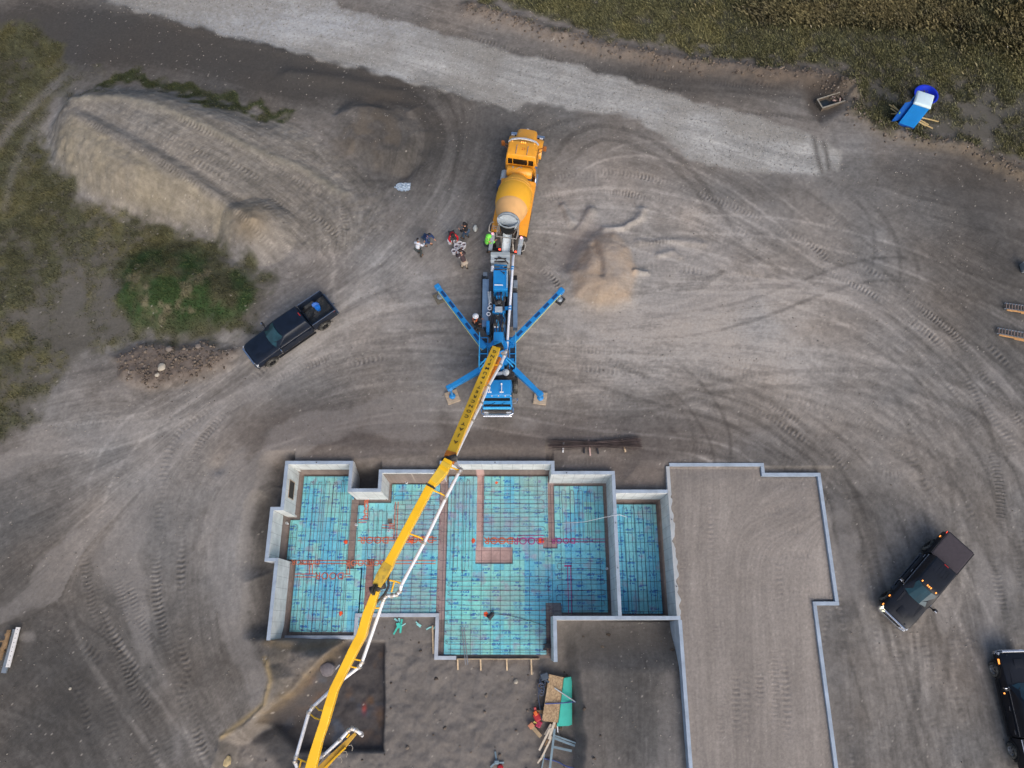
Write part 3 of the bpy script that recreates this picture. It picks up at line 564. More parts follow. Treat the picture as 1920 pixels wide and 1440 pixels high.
# garage fill: clean dusty sand-brown
gf = sstep(-.02, .05, dgar); gcc = S(142, 134, 127)*np.exp(.09*n_mid+.05*n_sm+.05*L3+.05*L2+.16*TRD-.08*TRM+.06*L1)[..., None]
gcc = gcc*(np.where((X > 9.2) & (X < 10.1), .97, 1))[..., None]
C = C*(1-gf[..., None])+gcc*gf[..., None]
C *= np.exp(.06*vnoise(X, Y, .11, 131)*(1-far))[..., None]
spk = (rng.random(X.shape) > .9986) & (~inb); C[spk] = C[spk]*.35+S(176, 168, 158)*.65
C = np.clip(C, .01, .9)
verts = np.stack([X, Y, Z], -1).reshape(-1, 3)
idx = np.arange(nx*ny).reshape(ny, nx); faces = np.stack([idx[:-1, :-1], idx[:-1, 1:], idx[1:, 1:], idx[1:, :-1]], -1).reshape(-1, 4)
me = np_mesh('ground', verts, faces, C.reshape(-1, 3)); me.materials.append(attr_mat('soil', .95, 6.5, .4, .17))
ground = bpy.data.objects.new('ground', me); COL.objects.link(ground); tag(ground, kind='structure', label='graded bare soil of the building site with gravel road and tyre tracks')
def zat(x, y):
    i = min(max(int(np.searchsorted(xs, x))-1, 0), nx-2); j = min(max(int(np.searchsorted(ys, y))-1, 0), ny-2)
    return float(Z[j:j+2, i:i+2].mean())
def G(u, v, z0=0.0):
    """ground point seen at (u, v)"""
    z = z0
    for _ in range(6): p = W(u, v, z); z = zat(p.x, p.y)
    return Vector((p.x, p.y, z))
def scatter(n, mask):
    f = mask[sl].ravel(); f = f/f.sum(); k = rng.choice(len(f), n, p=f); j, i = np.divmod(k, ndx)
    x = dx[i]+rng.uniform(-.04, .04, n); y = dy[j]+rng.uniform(-.04, .04, n); return x, y, Z[sl][j, i], j, i
# ---- grass blades (nobody could count them)
def blades(name, n, mask, hmin, hmax, wd, lean, cols, label):
    x, y, z, j, i = scatter(n, mask); h = rng.uniform(hmin, hmax, n); a = rng.uniform(0, 2*math.pi, n)
    la = lean[1]+rng.normal(0, lean[2], n); ll = h*lean[0]*rng.uniform(.4, 1.3, n)
    cx_, sx_ = np.cos(a)*wd*.5, np.sin(a)*wd*.5
    p0 = np.stack([x-cx_, y-sx_, z-.02], -1); p1 = np.stack([x+cx_, y+sx_, z-.02], -1)
    p2 = np.stack([x+np.cos(la)*ll*.45+cx_*.6, y+np.sin(la)*ll*.45+sx_*.6, z+h*.6], -1); p3 = np.stack([x+np.cos(la)*ll, y+np.sin(la)*ll, z+h*.95], -1)
    v = np.stack([p0, p1, p2, p3], 1).reshape(-1, 3); b = np.arange(n)*4
    f = np.concatenate([np.stack([b, b+1, b+2], -1), np.stack([b, b+2, b+3], -1)])
    base = C[sl][j, i]*cols[0]; t = rng.random(n)[:, None]; c = base*(1-t*cols[2])+np.array(cols[1])[None]*t*cols[2]; c = c*rng.uniform(.45, 1.6, n)[:, None]
    m = np_mesh(name, v, f, np.repeat(c, 4, 0), smooth=False); m.materials.append(attr_mat(name, .8, None)); o = bpy.data.objects.new(name, m); COL.objects.link(o)
    return tag(o, label, kind='stuff')
gden = gcov*(.35+.65*sstep(-.2, .5, fbm(X, Y, .7, 3, 141)+.2))
blades('grass', 110000, gden*np.clip(GT, 0, 1)*(Y < 45), .08, .28, .035, (.8, R(200), .7), (1.35, S(136, 134, 92), .55), 'rough olive grass of the field above the road')
blades('grass', 90000, gden*np.clip(GLp+GL2+GS_, 0, 1), .05, .2, .035, (.6, R(240), 1.2), (1.1, S(98, 98, 66), .4), 'patchy weedy grass on the left side of the site')
tall = np.clip(blob(1700, 22, 280, 30, 2)+.6*blob(1880, 60, 80, 50), 0, 1)*sstep(-.3, .4, fbm(X, Y, 2.4, 4, 143)+.15)*GT
blades('dry_grass', 22000, tall+1e-9, .35, .75, .05, (.9, R(215), .35), (1.1, S(146, 136, 102), .6), 'tall straw coloured grass leaning over at the top right')
# ---- stones
def stones(name, n, mask, s0, s1, cols, label, flat=.6):
    x, y, z, j, i = scatter(n, mask); ico = bmesh.new(); bmesh.ops.create_icosphere(ico, subdivisions=1, radius=1); ico.verts.index_update()
    bv = np.array([v.co[:] for v in ico.verts]); bf = np.array([[v.index for v in f.verts] for f in ico.faces]); ico.free()
    s = s0+(s1-s0)*rng.random(n)**3; vv = bv[None]*rng.uniform(.6, 1.2, (n, len(bv), 1))*s[:, None, None]
    a = rng.uniform(0, 6.28, n); xx = vv[..., 0]*np.cos(a)[:, None]-vv[..., 1]*np.sin(a)[:, None]*.75; yy = vv[..., 0]*np.sin(a)[:, None]+vv[..., 1]*np.cos(a)[:, None]*.75
    P3 = np.stack([xx+x[:, None], yy+y[:, None], vv[..., 2]*flat+z[:, None]+s[:, None]*.2], -1).reshape(-1, 3)
    F = (bf[None]+(np.arange(n)*len(bv))[:, None, None]).reshape(-1, 3); t = rng.random((n, 1)); c = np.array(cols[0])*(1-t)+np.array(cols[1])*t
    m = np_mesh(name, P3, F, np.repeat(c, len(bv), 0), smooth=False); m.materials.append(attr_mat(name, .9, None)); o = bpy.data.objects.new(name, m); COL.objects.link(o)
    return tag(o, label, kind='stuff')
nog = (1-GR)*(~inb)
stones('gravel', 9000, roadU*nog+1e-9, .02, .06, (S(110, 108, 104), S(178, 177, 174)), 'loose gravel on the pale road')
stones('gravel', 7000, nog*(1-roadU)*(1-gf)*sstep(0, .5, fbm(X, Y, 2, 3, 151)+.1)+3*np.exp(-(np.abs(sdist(U, V, [(200, 2), (640, 120), (955, 205), (1290, 300), (1520, 330), (1535, 262), (1100, 130), (640, 14)]))/10)**2)*nog, .015, .06, (S(90, 84, 78), S(170, 163, 154)), 'small stones and clods lying loose over the bare soil')
stones('clods', 2400, (sstep(0, .6, rub)*1.2+np.exp(-(wr/.6)**2)+np.exp(-(wr2/.6)**2)+.03*(lowm*(V > 1165)*(1-pitm)))*(~inb)+1e-9, .03, .15, (S(78, 69, 62), S(128, 116, 104)), 'clods of earth on the rubble patch and windrows')
# ------------------------------------------------------------------ foundation walls
def concrete(name, col, seam=True):
    m = bpy.data.materials.new(name); m.use_nodes = True; t = m.node_tree; b = t.nodes['Principled BSDF']; b.inputs['Roughness'].default_value = .8
    tc = t.nodes.new('ShaderNodeTexCoord'); n = t.nodes.new('ShaderNodeTexNoise'); n.inputs['Scale'].default_value = 1.3; n.inputs['Detail'].default_value = 8; n.inputs['Roughness'].default_value = .65
    t.links.new(tc.outputs['Object'], n.inputs['Vector'])
    rp = t.nodes.new('ShaderNodeValToRGB'); rp.color_ramp.elements[0].position = .3; rp.color_ramp.elements[1].position = .7
    rp.color_ramp.elements[0].color = (*[c*.72 for c in col], 1); rp.color_ramp.elements[1].color = (*[c*1.1 for c in col], 1)
    t.links.new(n.outputs['Fac'], rp.inputs[0]); out = rp.outputs[0]
    if seam:   # form-panel seams every 0.61 m and a thin diagonal run of form-oil streaks
        sx = t.nodes.new('ShaderNodeSeparateXYZ'); t.links.new(tc.outputs['Object'], sx.inputs[0])
        ad = t.nodes.new('ShaderNodeMath'); ad.operation = 'ADD'; t.links.new(sx.outputs[0], ad.inputs[0]); t.links.new(sx.outputs[1], ad.inputs[1])
        fr = t.nodes.new('ShaderNodeMath'); fr.operation = 'PINGPONG'; fr.inputs[1].default_value = .305; t.links.new(ad.outputs[0], fr.inputs[0])
        lt = t.nodes.new('ShaderNodeMath'); lt.operation = 'LESS_THAN'; lt.inputs[1].default_value = .014; t.links.new(fr.outputs[0], lt.inputs[0])
        fz = t.nodes.new('ShaderNodeMath'); fz.operation = 'PINGPONG'; fz.inputs[1].default_value = .61; t.links.new(sx.outputs[2], fz.inputs[0])
        lz = t.nodes.new('ShaderNodeMath'); lz.operation = 'LESS_THAN'; lz.inputs[1].default_value = .012; t.links.new(fz.outputs[0], lz.inputs[0])
        mxx = t.nodes.new('ShaderNodeMath'); mxx.operation = 'MAXIMUM'; t.links.new(lt.outputs[0], mxx.inputs[0]); t.links.new(lz.outputs[0], mxx.inputs[1])
        ml = t.nodes.new('ShaderNodeMath'); ml.operation = 'MULTIPLY'; ml.inputs[1].default_value = .42; t.links.new(mxx.outputs[0], ml.inputs[0])
        mx = t.nodes.new('ShaderNodeMix'); mx.data_type = 'RGBA'; t.links.new(ml.outputs[0], mx.inputs['Factor']); t.links.new(out, mx.inputs['A']); mx.inputs['B'].default_value = (.16, .17, .19, 1); out = mx.outputs['Result']
    t.links.new(out, b.inputs['Base Color']); return m
CW = concrete('wall_concrete', (.64, .66, .66)); CWD = concrete('garage_concrete', (.36, .44, .54), False); CFT = concrete('footing_concrete', (.46, .50, .56), False)
CTOP = concrete('cap_concrete', (.38, .45, .54), False)
fd = empty('house_foundation', (0, 0, 0), label='poured concrete basement walls with pale inner faces round the teal floor', cat='foundation')
T_ = .205; ZB = -2.9
def wall(x0, x1, y0, y1, top=0.0, bot=ZB, m=CW, nm='wall', par=fd, cap=True, seed=0):
    b = MB(); b.span(x0, x1, y0, y1, bot, top-(.004 if cap else 0)); o = b.build(nm, m, par, bevel=.008)
    if cap:
        c = MB(); c.span(x0+.004, x1-.004, y0+.004, y1-.004, top-.02, top+.003); c.build('wall_top', CTOP, o)
    return o
t = T_
wall(-13.35, -9.35, 9.12, 9.12+t); wall(-13.35, -13.35+t, 6.62, 9.117); wall(-13.93, -13.147, 6.42, 6.617); wall(-13.93, -13.93+t, 3.75, 6.417)
wall(-13.93, -13.147, 3.55, 3.747); wall(-13.35, -13.35+t, -.62, 3.547)
wall(-9.555, -9.35, 7.695, 9.117); wall(-9.555, -7.60, 7.487, 7.692); wall(-7.805, -7.60, 7.695, 8.60); wall(-7.805, -4.05, 8.603, 8.808)
wall(-4.255, -4.05, 8.811, 9.117); wall(-4.255, 2.50, 9.12, 9.12+t); wall(2.295, 2.50, 8.72, 9.117); wall(2.295, 6.02, 8.512, 8.717)
wall(5.83, 6.03, .643, 8.509); wall(6.033, 9.05, 7.42, 7.62)
wall(2.25, 9.25, .435, .64); wall(2.25, 2.455, -1.72, .432)
# ragged-topped wall between the small room and the garage fill
b = MB(); n = 60; ys_ = [.643+(9.0-.643)*i/n for i in range(n+1)]; rr = random.Random(4)
sec = []
for i, yy in enumerate(ys_):
    j = .05*math.sin(i*1.3)+rr.uniform(-.04, .04)+.04*math.sin(i*.41) if yy < 7.3 else 0
    if i in (29, 30): j -= .12
    sec.append([(9.053, yy, ZB), (9.053, yy, 0), (9.25+j, yy, 0), (9.25+j, yy, ZB)])
b.loft(sec); b.build('wall', CW, fd, label='wall with a ragged chipped top edge beside the garage fill')
# low frost walls on the walk-out side
ZL = -2.5
for a in ((-13.143, -8.95, -.60, -.395), (-9.155, -8.95, -.392, .62), (-9.155, -4.25, .623, .828), (-4.455, -4.25, -1.70, .620), (-4.247, -3.2, -1.70, -1.495)):
    wall(*a, top=ZL, bot=-3.2, m=CFT, nm='frost_wall', cap=False)
# window buck in the west wall
b = MB(); x = -13.145
for q in ((x, x+.03, 7.30, 8.30, -.55, -.50), (x, x+.03, 7.30, 8.30, -1.55, -1.50), (x, x+.03, 7.25, 7.30, -1.55, -.50), (x, x+.03, 8.30, 8.35, -1.55, -.50)): b.span(*q)
wb = b.build('window_buck', mat('buck_wood', (.42, .33, .25), .8), fd)
MB().span(x, x+.012, 7.30, 8.30, -1.50, -.55).build('recess_shade_panel', mat('recess_shade', (.035, .028, .025), .9), wb)  # dark sheet paints the shade of the opening; the wall is uncut
# form-tie bolts in the wall tops
for px_, py_ in ((9.15, 5.9), (9.15, 2.2), (5.93, 5.7), (5.93, 3.2), (-4.5, 8.7), (3.2, 8.6), (-1, 9.22), (-11.5, 9.22)):
    b = MB(); b.cyl((px_, py_, 0), (px_, py_, .05), .035, seg=8); b.build('anchor_bolt', mat('bolt', (.12, .12, .13), .6, .5), fd)
gw = empty('garage_stem_wall', (0, 0, 0), label='narrow bluish concrete stem wall around the soil-filled garage and driveway pad', cat='foundation')
for a in ((9.253, 14.82, 9.003, 9.2), (14.623, 14.82, 8.62, 9.0), (14.623, 18.07, 8.42, 8.617), (17.873, 18.07, 1.40, 8.417), (16.63, 18.07, 1.20, 1.397), (16.63, 16.827, -11, 1.197), (9.12, 9.317, -11, .432)):
    wall(*a, top=(-.045 if a[2] < -1 and a[0] > 12 else -.02), bot=-1.2 if a[0] > 9.2 else -3, m=CWD, nm='stem_wall', par=gw)

# ------------------------------------------------------------------ foam floor boards (a sheet 50 mm thick per room, printed as on the boards)
fx = np.arange(-13.75, 9.1, .036); fy = np.arange(-1.68, 9.16, .036)
FX, FY = np.meshgrid(fx, fy)
def inside(x0, x1, y0, y1): return (FX > x0) & (FX < x1) & (FY > y0) & (FY < y1)
ZF = -2.62
rooms = {
 'left': inside(-12.93, -8.9, -.22, 8.95) & ~inside(-9.72, -8.5, 7.15, 9.2) & ~inside(-9.5, -8.0, 3.4, 9)  | inside(-13.5, -12.8, 3.88, 6.25),
 'middle': inside(-9.0, -4.2, .83, 8.44) & ~inside(-9.9, -7.42, 7.30, 9) | inside(-9.5, -8.85, 3.35, 7.15),
 'main': inside(-3.95, 2.25, -1.45, 8.95) | inside(2.1, 5.62, .86, 8.35),
 'small': inside(6.05, 8.84, .78, 7.22),
}
allr = rooms['left'] | rooms['middle']
for q in STRW:
    c_ = inside(q[0], q[1], q[2], q[3])
    for k in rooms: rooms[k] = rooms[k] & ~c_
rooms['main'] &= ~inside(2.2, 2.9, .5, 1.2)
sq = inside(*[rect(727.5, 973, 734.5, 982)[i] for i in (0, 1, 2, 3)]); rooms['middle'] &= ~sq
FU, FV = uv_of(FX, FY, FX*0+ZF)
S2 = lambda *c: np.array(srgb(*c))
bx_ = np.floor((FX+20)/.61).astype(int); by_ = np.floor((FY+20)/2.44+bx_*.37).astype(int)
h_ = _lat[(bx_*7+3) & 511, (by_*13+5) & 511]
FC = np.ones(FX.shape+(3,))*S2(122, 182, 176)
def fl(col, m):
    global FC
    FC = FC*(1-m[..., None])+np.asarray(col)*m[..., None]
fl(S2(84, 160, 186), np.clip(h_*1.1-.15, 0, .8)*np.ones_like(FX))
fl(S2(120, 200, 184), .45*np.exp(-(((FU-860)/60)**2+((FV-1120)/130)**2)**1)+.35*np.exp(-(((FU-900)/120)**2+((FV-1190)/40)**2)))
fl(S2(84, 156, 188), .3*np.clip(np.exp(-(((FU-1090)/60)**2+((FV-1060)/120)**2))+np.exp(-(((FU-600)/60)**2+((FV-1130)/90)**2))+np.exp(-(((FU-1200)/60)**2+((FV-1060)/130)**2)), 0, 1))
# blocks of printed lettering: three short rows per block, alternate board columns
def prints(vert, m0):
    A_, B_ = (FX, FY) if not vert else (FY, FX)
    pa = A_/.62 % 1; ia = np.floor(A_/.62).astype(int); pb = (B_+.31*(ia % 3))/.98 % 1; ib = np.floor((B_+.31*(ia % 3))/.98).astype(int)
    jit = _lat[(ia*5) & 511, (ib*11) & 511]
    row = (pb > .16) & (pb < .24) | (pb > .34) & (pb < .50) | (pb > .58) & (pb < .66) & (jit > .4)
    w_ = np.where((pb > .34) & (pb < .5), .40, .26)
    ink = row & (np.abs(pa-.5) < w_) & (_lat[(np.floor(FX/.072)*3).astype(int) & 511, (np.floor(FY/.072)*7).astype(int) & 511] > .38)
    return ink & m0 & (jit > .12)
mv = (FV < 1000) & (FU > 700) & (FU < 900)
ink = prints(False, ~mv) | prints(True, mv)
fl(S2(34, 90, 158), ink*(.62+.25*_lat[(np.floor(FX/.3)).astype(int) & 511, (np.floor(FY/.3)).astype(int) & 511]))
seam = ((FX+20) % .61 < .036) | ((FY+20+.9*(bx_ % 3)) % 2.44 < .036)
fl(S2(50, 120, 140), seam*.22)
# foot-traffic dirt and torn wrap
fd_ = fbm(FX, FY, 2.2, 4, 201); fs = fbm(FX, FY, .25, 3, 202)
fl(S2(132, 142, 140), np.clip(sstep(.0, .5, fd_+.15*fs+.22*np.exp(-(((FU-780)/60)**2+((FV-980)/60)**2))+.25*np.exp(-(((FU-590)/40)**2+((FV-960)/40)**2))+.25*np.exp(-(((FU-960)/90)**2+((FV-960)/50)**2)))*.5, 0, 1))
fl(S2(150, 120, 142), .35*sstep(.25, .55, fbm(FX, FY, .5, 3, 203)+.1*np.exp(-(((FU-810)/50)**2+((FV-970)/50)**2))))
FC *= np.exp(.10*fs+.10*fbm(FX, FY, .07, 1, 204))[..., None]
FC = np.clip(FC*1.42, .01, .85)
foam_m = attr_mat('foam_board', .55, 30, .1, .05, .3)
LB = {'left': 'teal foam boards on the basement floor of the westernmost room', 'middle': 'teal foam boards with the small square drain cut-out, under the boom', 'main': 'largest sheet of teal foam boards, with the pink L-shaped footing cut-out', 'small': 'blue-green foam boards in the narrow separate room beside the garage'}
for k, mk in rooms.items():
    mk = mk[:-1, :-1] & mk[1:, 1:] & mk[1:, :-1] & mk[:-1, 1:]
    jj, ii = np.nonzero(mk); w_ = FX.shape[1]
    q = np.stack([jj*w_+ii, jj*w_+ii+1, (jj+1)*w_+ii+1, (jj+1)*w_+ii], -1)
    used = np.unique(q); mp = np.full(FX.size, -1); mp[used] = np.arange(len(used))
    vv = np.stack([FX.ravel()[used], FY.ravel()[used], np.full(len(used), ZF)], -1); nu = len(used); qt = mp[q]
    # rim skirts
    e = np.concatenate([qt[:, [0, 1]], qt[:, [1, 2]], qt[:, [2, 3]], qt[:, [3, 0]]]); key = np.sort(e, 1)[:, 0]*nu+np.sort(e, 1)[:, 1]
    _, first, cnt = np.unique(key, return_index=True, return_counts=True); be = e[first[cnt == 1]]
    vv2 = vv.copy(); vv2[:, 2] -= .075; sk = np.stack([be[:, 1], be[:, 0], be[:, 0]+nu, be[:, 1]+nu], -1)
    cc = FC.reshape(-1, 3)[used]
    m = np_mesh('foam_floor', np.concatenate([vv, vv2]), np.concatenate([qt, sk]), np.concatenate([cc, cc]), smooth=False); m.materials.append(foam_m)
    o = bpy.data.objects.new('foam_floor', m); COL.objects.link(o); tag(o, LB[k], 'insulation', 'foam board sheets on the basement floor')
foams = {k: o for k, o in zip(rooms, [o for o in COL.objects if o.name.startswith('foam_floor')])}
# painted layout lines and lettering on the foam
OR = mat('orange_spray', srgb(206, 108, 76), .7, 0, .25, 9); PK = mat('pink_spray', srgb(172, 66, 134), .7, 0, .25, 9); OR2 = mat('bright_orange_spray', srgb(248, 92, 40), .7, 0, .1, 9)
ZP = ZF+.006
def F(u, v): p = W(u, v, ZF); return Vector((p.x, p.y, ZP))
def strip(b, u0, v0, u1, v1, wd=.05):
    p, q = F(u0, v0), F(u1, v1); b.beam(p, q, wd, .003)
def pair(b, u0, v0, u1, v1, gap=.085, wd=.05):
    p, q = F(u0, v0), F(u1, v1); d = (q-p).normalized(); nrm = Vector((-d.y, d.x, 0))
    b.beam(p+nrm*gap, q+nrm*gap, wd, .003); b.beam(p-nrm*gap, q-nrm*gap, wd, .003)
b = MB()
for s_ in ((560, 1054, 655, 1054), (583, 1058, 583, 1076), (553, 1079, 592, 1079), (645, 1079, 657, 1079), (653, 1062, 653, 1078)): pair(b, *s_)
b.build('layout_line', OR, foams['left'], label='orange sprayed wall layout lines')
b = MB()
for s_ in ((671, 1011, 819, 1011), (663, 1054, 686, 1054), (703, 1054, 817, 1054), (744, 941, 741, 1010), (687, 939, 687, 975), (672, 977, 688, 976), (716, 987, 740, 988), (729, 985, 738, 985)): pair(b, *s_)
b.build('layout_line', OR, foams['middle'], label='orange sprayed wall layout lines')
b = MB(); pair(b, 908, 1013, 975, 1013); b.build('layout_line', OR, foams['main'], label='orange sprayed wall layout lines')
b = MB()
for s_ in ((1044, 1013.5, 1135, 1013.5), (970, 1007, 1020, 1007), (1067, 1060, 1069, 1150)): pair(b, *s_, gap=.09, wd=.045)
strip(b, 1058, 1061, 1072, 1061, .1); b.build('layout_line', PK, foams['main'], label='magenta sprayed wall layout lines')
for par, mm, lst in (('left', OR, [(618, 1079, .58, 1), (566, 1054, .42, 0), (580, 1054, .42, 0)]), ('middle', OR, [(702, 1012, .6, 0), (786, 1011, .6, 0), (671, 1055, .5, 0), (713, 1055, .5, 0)]), ('main', OR, [(935, 1013, .6, 0)]), ('main', PK, [(990, 1013.5, .62, 0), (1056, 1013.5, .5, 0)])):
    for u, v, sz, _ in lst:
        p = F(u, v); text_obj('lettering', 'DOOR', sz, mm, Matrix.Translation(p+Vector((0, 0, .003))) @ Matrix.Rotation(math.pi, 4, 'Z'), foams[par], .002)
p = F(687, 955); text_obj('lettering', 'DOOR', .42, OR, Matrix.Translation(p+Vector((0, 0, .003))) @ Matrix.Rotation(math.pi/2, 4, 'Z'), foams['middle'], .002)
for par, u, v, r in (('left', 648.5, 1016, .14), ('left', 639, 1150, .14), ('middle', 772, 1015, .16), ('main', 887.5, 1014, .14), ('main', 1014, 1013.5, .2), ('main', 910.5, 1151.5, .16), ('main', 931, 905, .09)):
    b = MB(); q = F(u, v); n = 22; rr = random.Random(u); b.prism([(q.x+math.cos(6.283*i/n)*r*rr.uniform(.6, 1.2), q.y+math.sin(6.283*i/n)*r*rr.uniform(.6, 1.2)) for i in range(n)], ZP, ZP+.003); b.build('paint_dot', OR2, foams[par])
# rebar mats on chairs, and heating tube loops
RB = mat('rebar_steel', (.06, .045, .065), .6, .4, .4, 3); PEX = mat('heating_tube', srgb(120, 44, 78), .5, 0, .2, 4); PEXP = mat('heating_tube_dark', srgb(72, 40, 110), .5, 0, .2, 4)
RBX = {'left': [(-12.95, -9.1, -.35, 8.95), (-13.55, -12.95, 3.85, 6.3)], 'middle': [(-9.0, -4.3, .85, 7.2), (-7.5, -4.3, 7.2, 8.4)], 'main': [(-4.3, 2.2, -1.5, 8.95), (2.2, 5.7, .75, 8.35)], 'small': [(6.08, 8.9, .72, 7.3)]}
LR = {'left': 'rust dark rebar grid over the teal floor of the westernmost room', 'middle': 'rebar grid over the floor part crossed by the yellow boom', 'main': 'largest rebar grid, over the wide floor with the pink L-shaped cut-out', 'small': 'rebar grid in the narrow separate room beside the garage'}
for k, rs in RBX.items():
    b = MB(); rr = random.Random(k)
    for i_, (x0, x1, y0, y1) in enumerate(rs):
        sp = .57; x = x0+.2
        while x < x1:
            s = rr.uniform(-.04, .04); b.tube([(x, y0, -2.556), (x+s*.5, (y0+y1)/2, -2.556), (x+s, y1, -2.556)], .009, 4); x += sp
        y = y0+.2
        while y < y1:
            s = rr.uniform(-.04, .04); b.tube([(x0, y, -2.532), (x1, y+s, -2.532)], .009, 4); y += sp
    tag(b.build('rebar_grid', RB), LR[k], 'rebar', 'rebar grids tied over the basement floor')
def serp(x0, x1, y0, y1, sp, vert, r):
    pts = []; n = int(((x1-x0) if vert else (y1-y0))/sp)
    for i in range(n):
        c = (x0 if vert else y0)+sp*(i+.5); a, bb = (y0, y1) if vert else (x0, x1); a += r.uniform(0, .18); bb -= r.uniform(0, .18)
        st = [a, (a+bb)/2, bb] if i % 2 == 0 else [bb, (a+bb)/2, a]
        for j, q in enumerate(st):
            cc = c+(r.uniform(-.03, .03)); pts.append((cc, q) if vert else (q, cc))
        if i < n-1:
            q = st[-1]+(.10 if i % 2 == 0 else -.10); cc = c+sp/2; pts.append((cc, q) if vert else (q, cc))
    return [(p[0], p[1], -2.577) for p in spline(pts, 3)]
TU = {'left': [(-12.7, -9.5, -.1, 3.0, .23, True), (-12.6, -9.7, 3.6, 8.5, .24, True), (-13.35, -12.7, 4.0, 6.0, .22, True)], 'middle': [(-8.6, -4.4, .95, 3.3, .24, False), (-7.2, -4.4, 4.6, 7.9, .3, False), (-8.8, -7.3, 3.7, 6.8, .26, True)],
      'main': [(-3.7, 2.1, -1.3, 3.1, .27, False), (-3.8, -2.3, 3.3, 8.6, .22, True), (-1.7, 1.9, 4.9, 8.6, .27, False), (2.95, 5.4, 4.9, 8.0, .25, True), (2.7, 5.4, 1.1, 4.2, .30, False)], 'small': [(6.2, 8.6, .95, 6.9, .235, True)]}
LT = {'left': 'thin reddish heating tube looping over the westernmost room floor', 'middle': 'thin heating tube loops under the yellow boom', 'main': 'thin red heating tube in long loops over the widest floor', 'small': 'dark purple heating tube looping lengthwise in the narrow room beside the garage'}
for k, rs in TU.items():
    b = MB(); r = random.Random(k+'t')
    for q in rs: b.tube(serp(*q, r), .0095, 4)
    tag(b.build('heating_tube', PEXP if k == 'small' else PEX), LT[k], 'tubing', 'heating tube loops on the basement floor')
# pipe stubs standing up through the floor
DK = mat('dark_plastic', (.03, .03, .035), .5); WH = mat('white_plastic', (.75, .76, .78), .45, 0, .06); TN = mat('new_lumber', srgb(196, 172, 140), .8, 0, .2, 8)
for u, v, lab in ((540, 982, 'white pipe stub at the notch in the west wall'), (763, 906, 'white pipe stub by the north wall left of the boom'), (1137, 1067, 'short white pipe stub beside the middle wall'), (730, 996, 'white drain stub just below the square cut-out'), (669.5, 985, 'small white pipe stub beside the long footing strip')):
    q = F(u, v); b = MB(); b.lathe([(0, .05), (.3, .05), (.3, .075), (.36, .075), (.36, .05), (.2, .045)], frame((q.x, q.y, ZF-.05), (q.x, q.y, 1)), 12); tag(b.build('pipe_stub', WH, smooth=True), lab, 'pipe', 'pipe stubs standing out of the floor')
q = F(1028, 1212); b = MB(); b.span(-.22, .18, -.1, .12, 0, .2, bev=.02); b.tube([(-.3, .1, .1), (0, .16, .25), (.3, .05, .2)], .03); b.span(-.3, -.1, -.2, -.08, .05, .12)
tag(b.build('valve_box', DK, loc=(q.x, q.y, ZF)), 'dark plastic manifold box by the end of the short south wall', 'manifold')
q = F(925, 1150); b = MB(); b.cyl((0, 0, 0), (0, 0, .28), .06); b.tube([(0, 0, .1), (.5, -.06, .05), (1.3, -.2, .05), (2.6, -.55, .05), (3.1, -.75, .08)], .012); b.cyl((-.02, -.02, .02), (-.3, -.28, .05), .13, .16)
tag(b.build('hose', DK, loc=(q.x, q.y, ZF)), 'dark hose with green-black end lying near the orange dot', 'hose')
b = MB(); p, q = W(1060, 973, 0), W(1180, 966, 0); b.tube([(p.x, p.y+.1, -2.5), (p.x+1.2, p.y, -1.2), (5.9, q.y, .03), (6.2, q.y+.02, .0), (6.8, q.y+.05, -1.1)], .014, 5)
tag(b.build('string_cord', WH), 'thin white cord strung over the middle wall', 'cord')
b = MB()
for o_ in (0, .07): p = W(866+o_*60, 1176, -2.5); q = W(873+o_*60, 1246, -2.5); b.beam((p.x, p.y, -2.48), (q.x, q.y, -2.46), .05, .03)
tag(b.build('conduit', mat('grey_steel', (.28, .29, .31), .5, .6)), 'pair of grey steel strips leaning over the slab edge', 'pipe')
# slab-edge form board with stakes
fb = MB(); p, q = W(857, 1235, -2.5), W(1012, 1235.5, -2.5); fb.span(p.x, q.x, p.y-.04, p.y, -2.72, -2.46); 
tag(fb.build('form_board', TN), 'long timber form board along the open south slab edge', 'board')
for k, (u, v0, v1, nm) in enumerate(((858, 1236, 1256, 'leftmost'), (901, 1236, 1257, 'second from left'), (950, 1236, 1257, 'third from left'), (996, 1236, 1265, 'rightmost and longest'))):
    p, q = W(u, v0, -2.5), W(u+.8, v1, -2.7); b = MB(); b.beam((p.x, p.y, -2.50), (q.x, q.y, -2.66), .085, .04); tag(b.build('timber_brace', TN), 'pale timber brace behind the form board, '+nm+' of four', 'timber brace', 'timber braces behind the slab form board')
p, q = W(811, 1173, -2.66), W(812.5, 1226, -2.66); b = MB(); b.beam((p.x, p.y, -2.66), (q.x, q.y, -2.66), .09, .04); tag(b.build('plank', TN), 'single pale plank lying on soil left of the slab bump-out', 'plank')
TEAL = mat('teal_foam', srgb(70, 196, 176), .6, 0, .08, 3); TEALW = mat('teal_foam_pale', srgb(150, 214, 210), .6, 0, .08, 3)
for k, (u0, v0, u1, v1, wd, nm, mm) in enumerate(((739.5, 1160, 746, 1165, .10, 'short white-edged', TEALW), (748.5, 1159, 749, 1166, .10, 'upright short pale', TEALW), (746, 1175, 738, 1189.5, .09, 'long slanting', TEAL), (753.5, 1161, 750.5, 1187, .11, 'longest upright', TEAL), (746, 1168, 748, 1178, .2, 'widest crumpled', TEAL), (753, 1174, 760.5, 1169, .06, 'thinnest', TEALW))):
    z0 = -2.66+.035*k; p, q = W(u0, v0, z0), W(u1, v1, z0); b = MB(); b.beam(p, q, wd, .035); tag(b.build('foam_offcut', mm), nm+' teal foam offcut in the little heap outside the low wall', 'foam offcut', 'foam offcuts heaped outside the low wall')
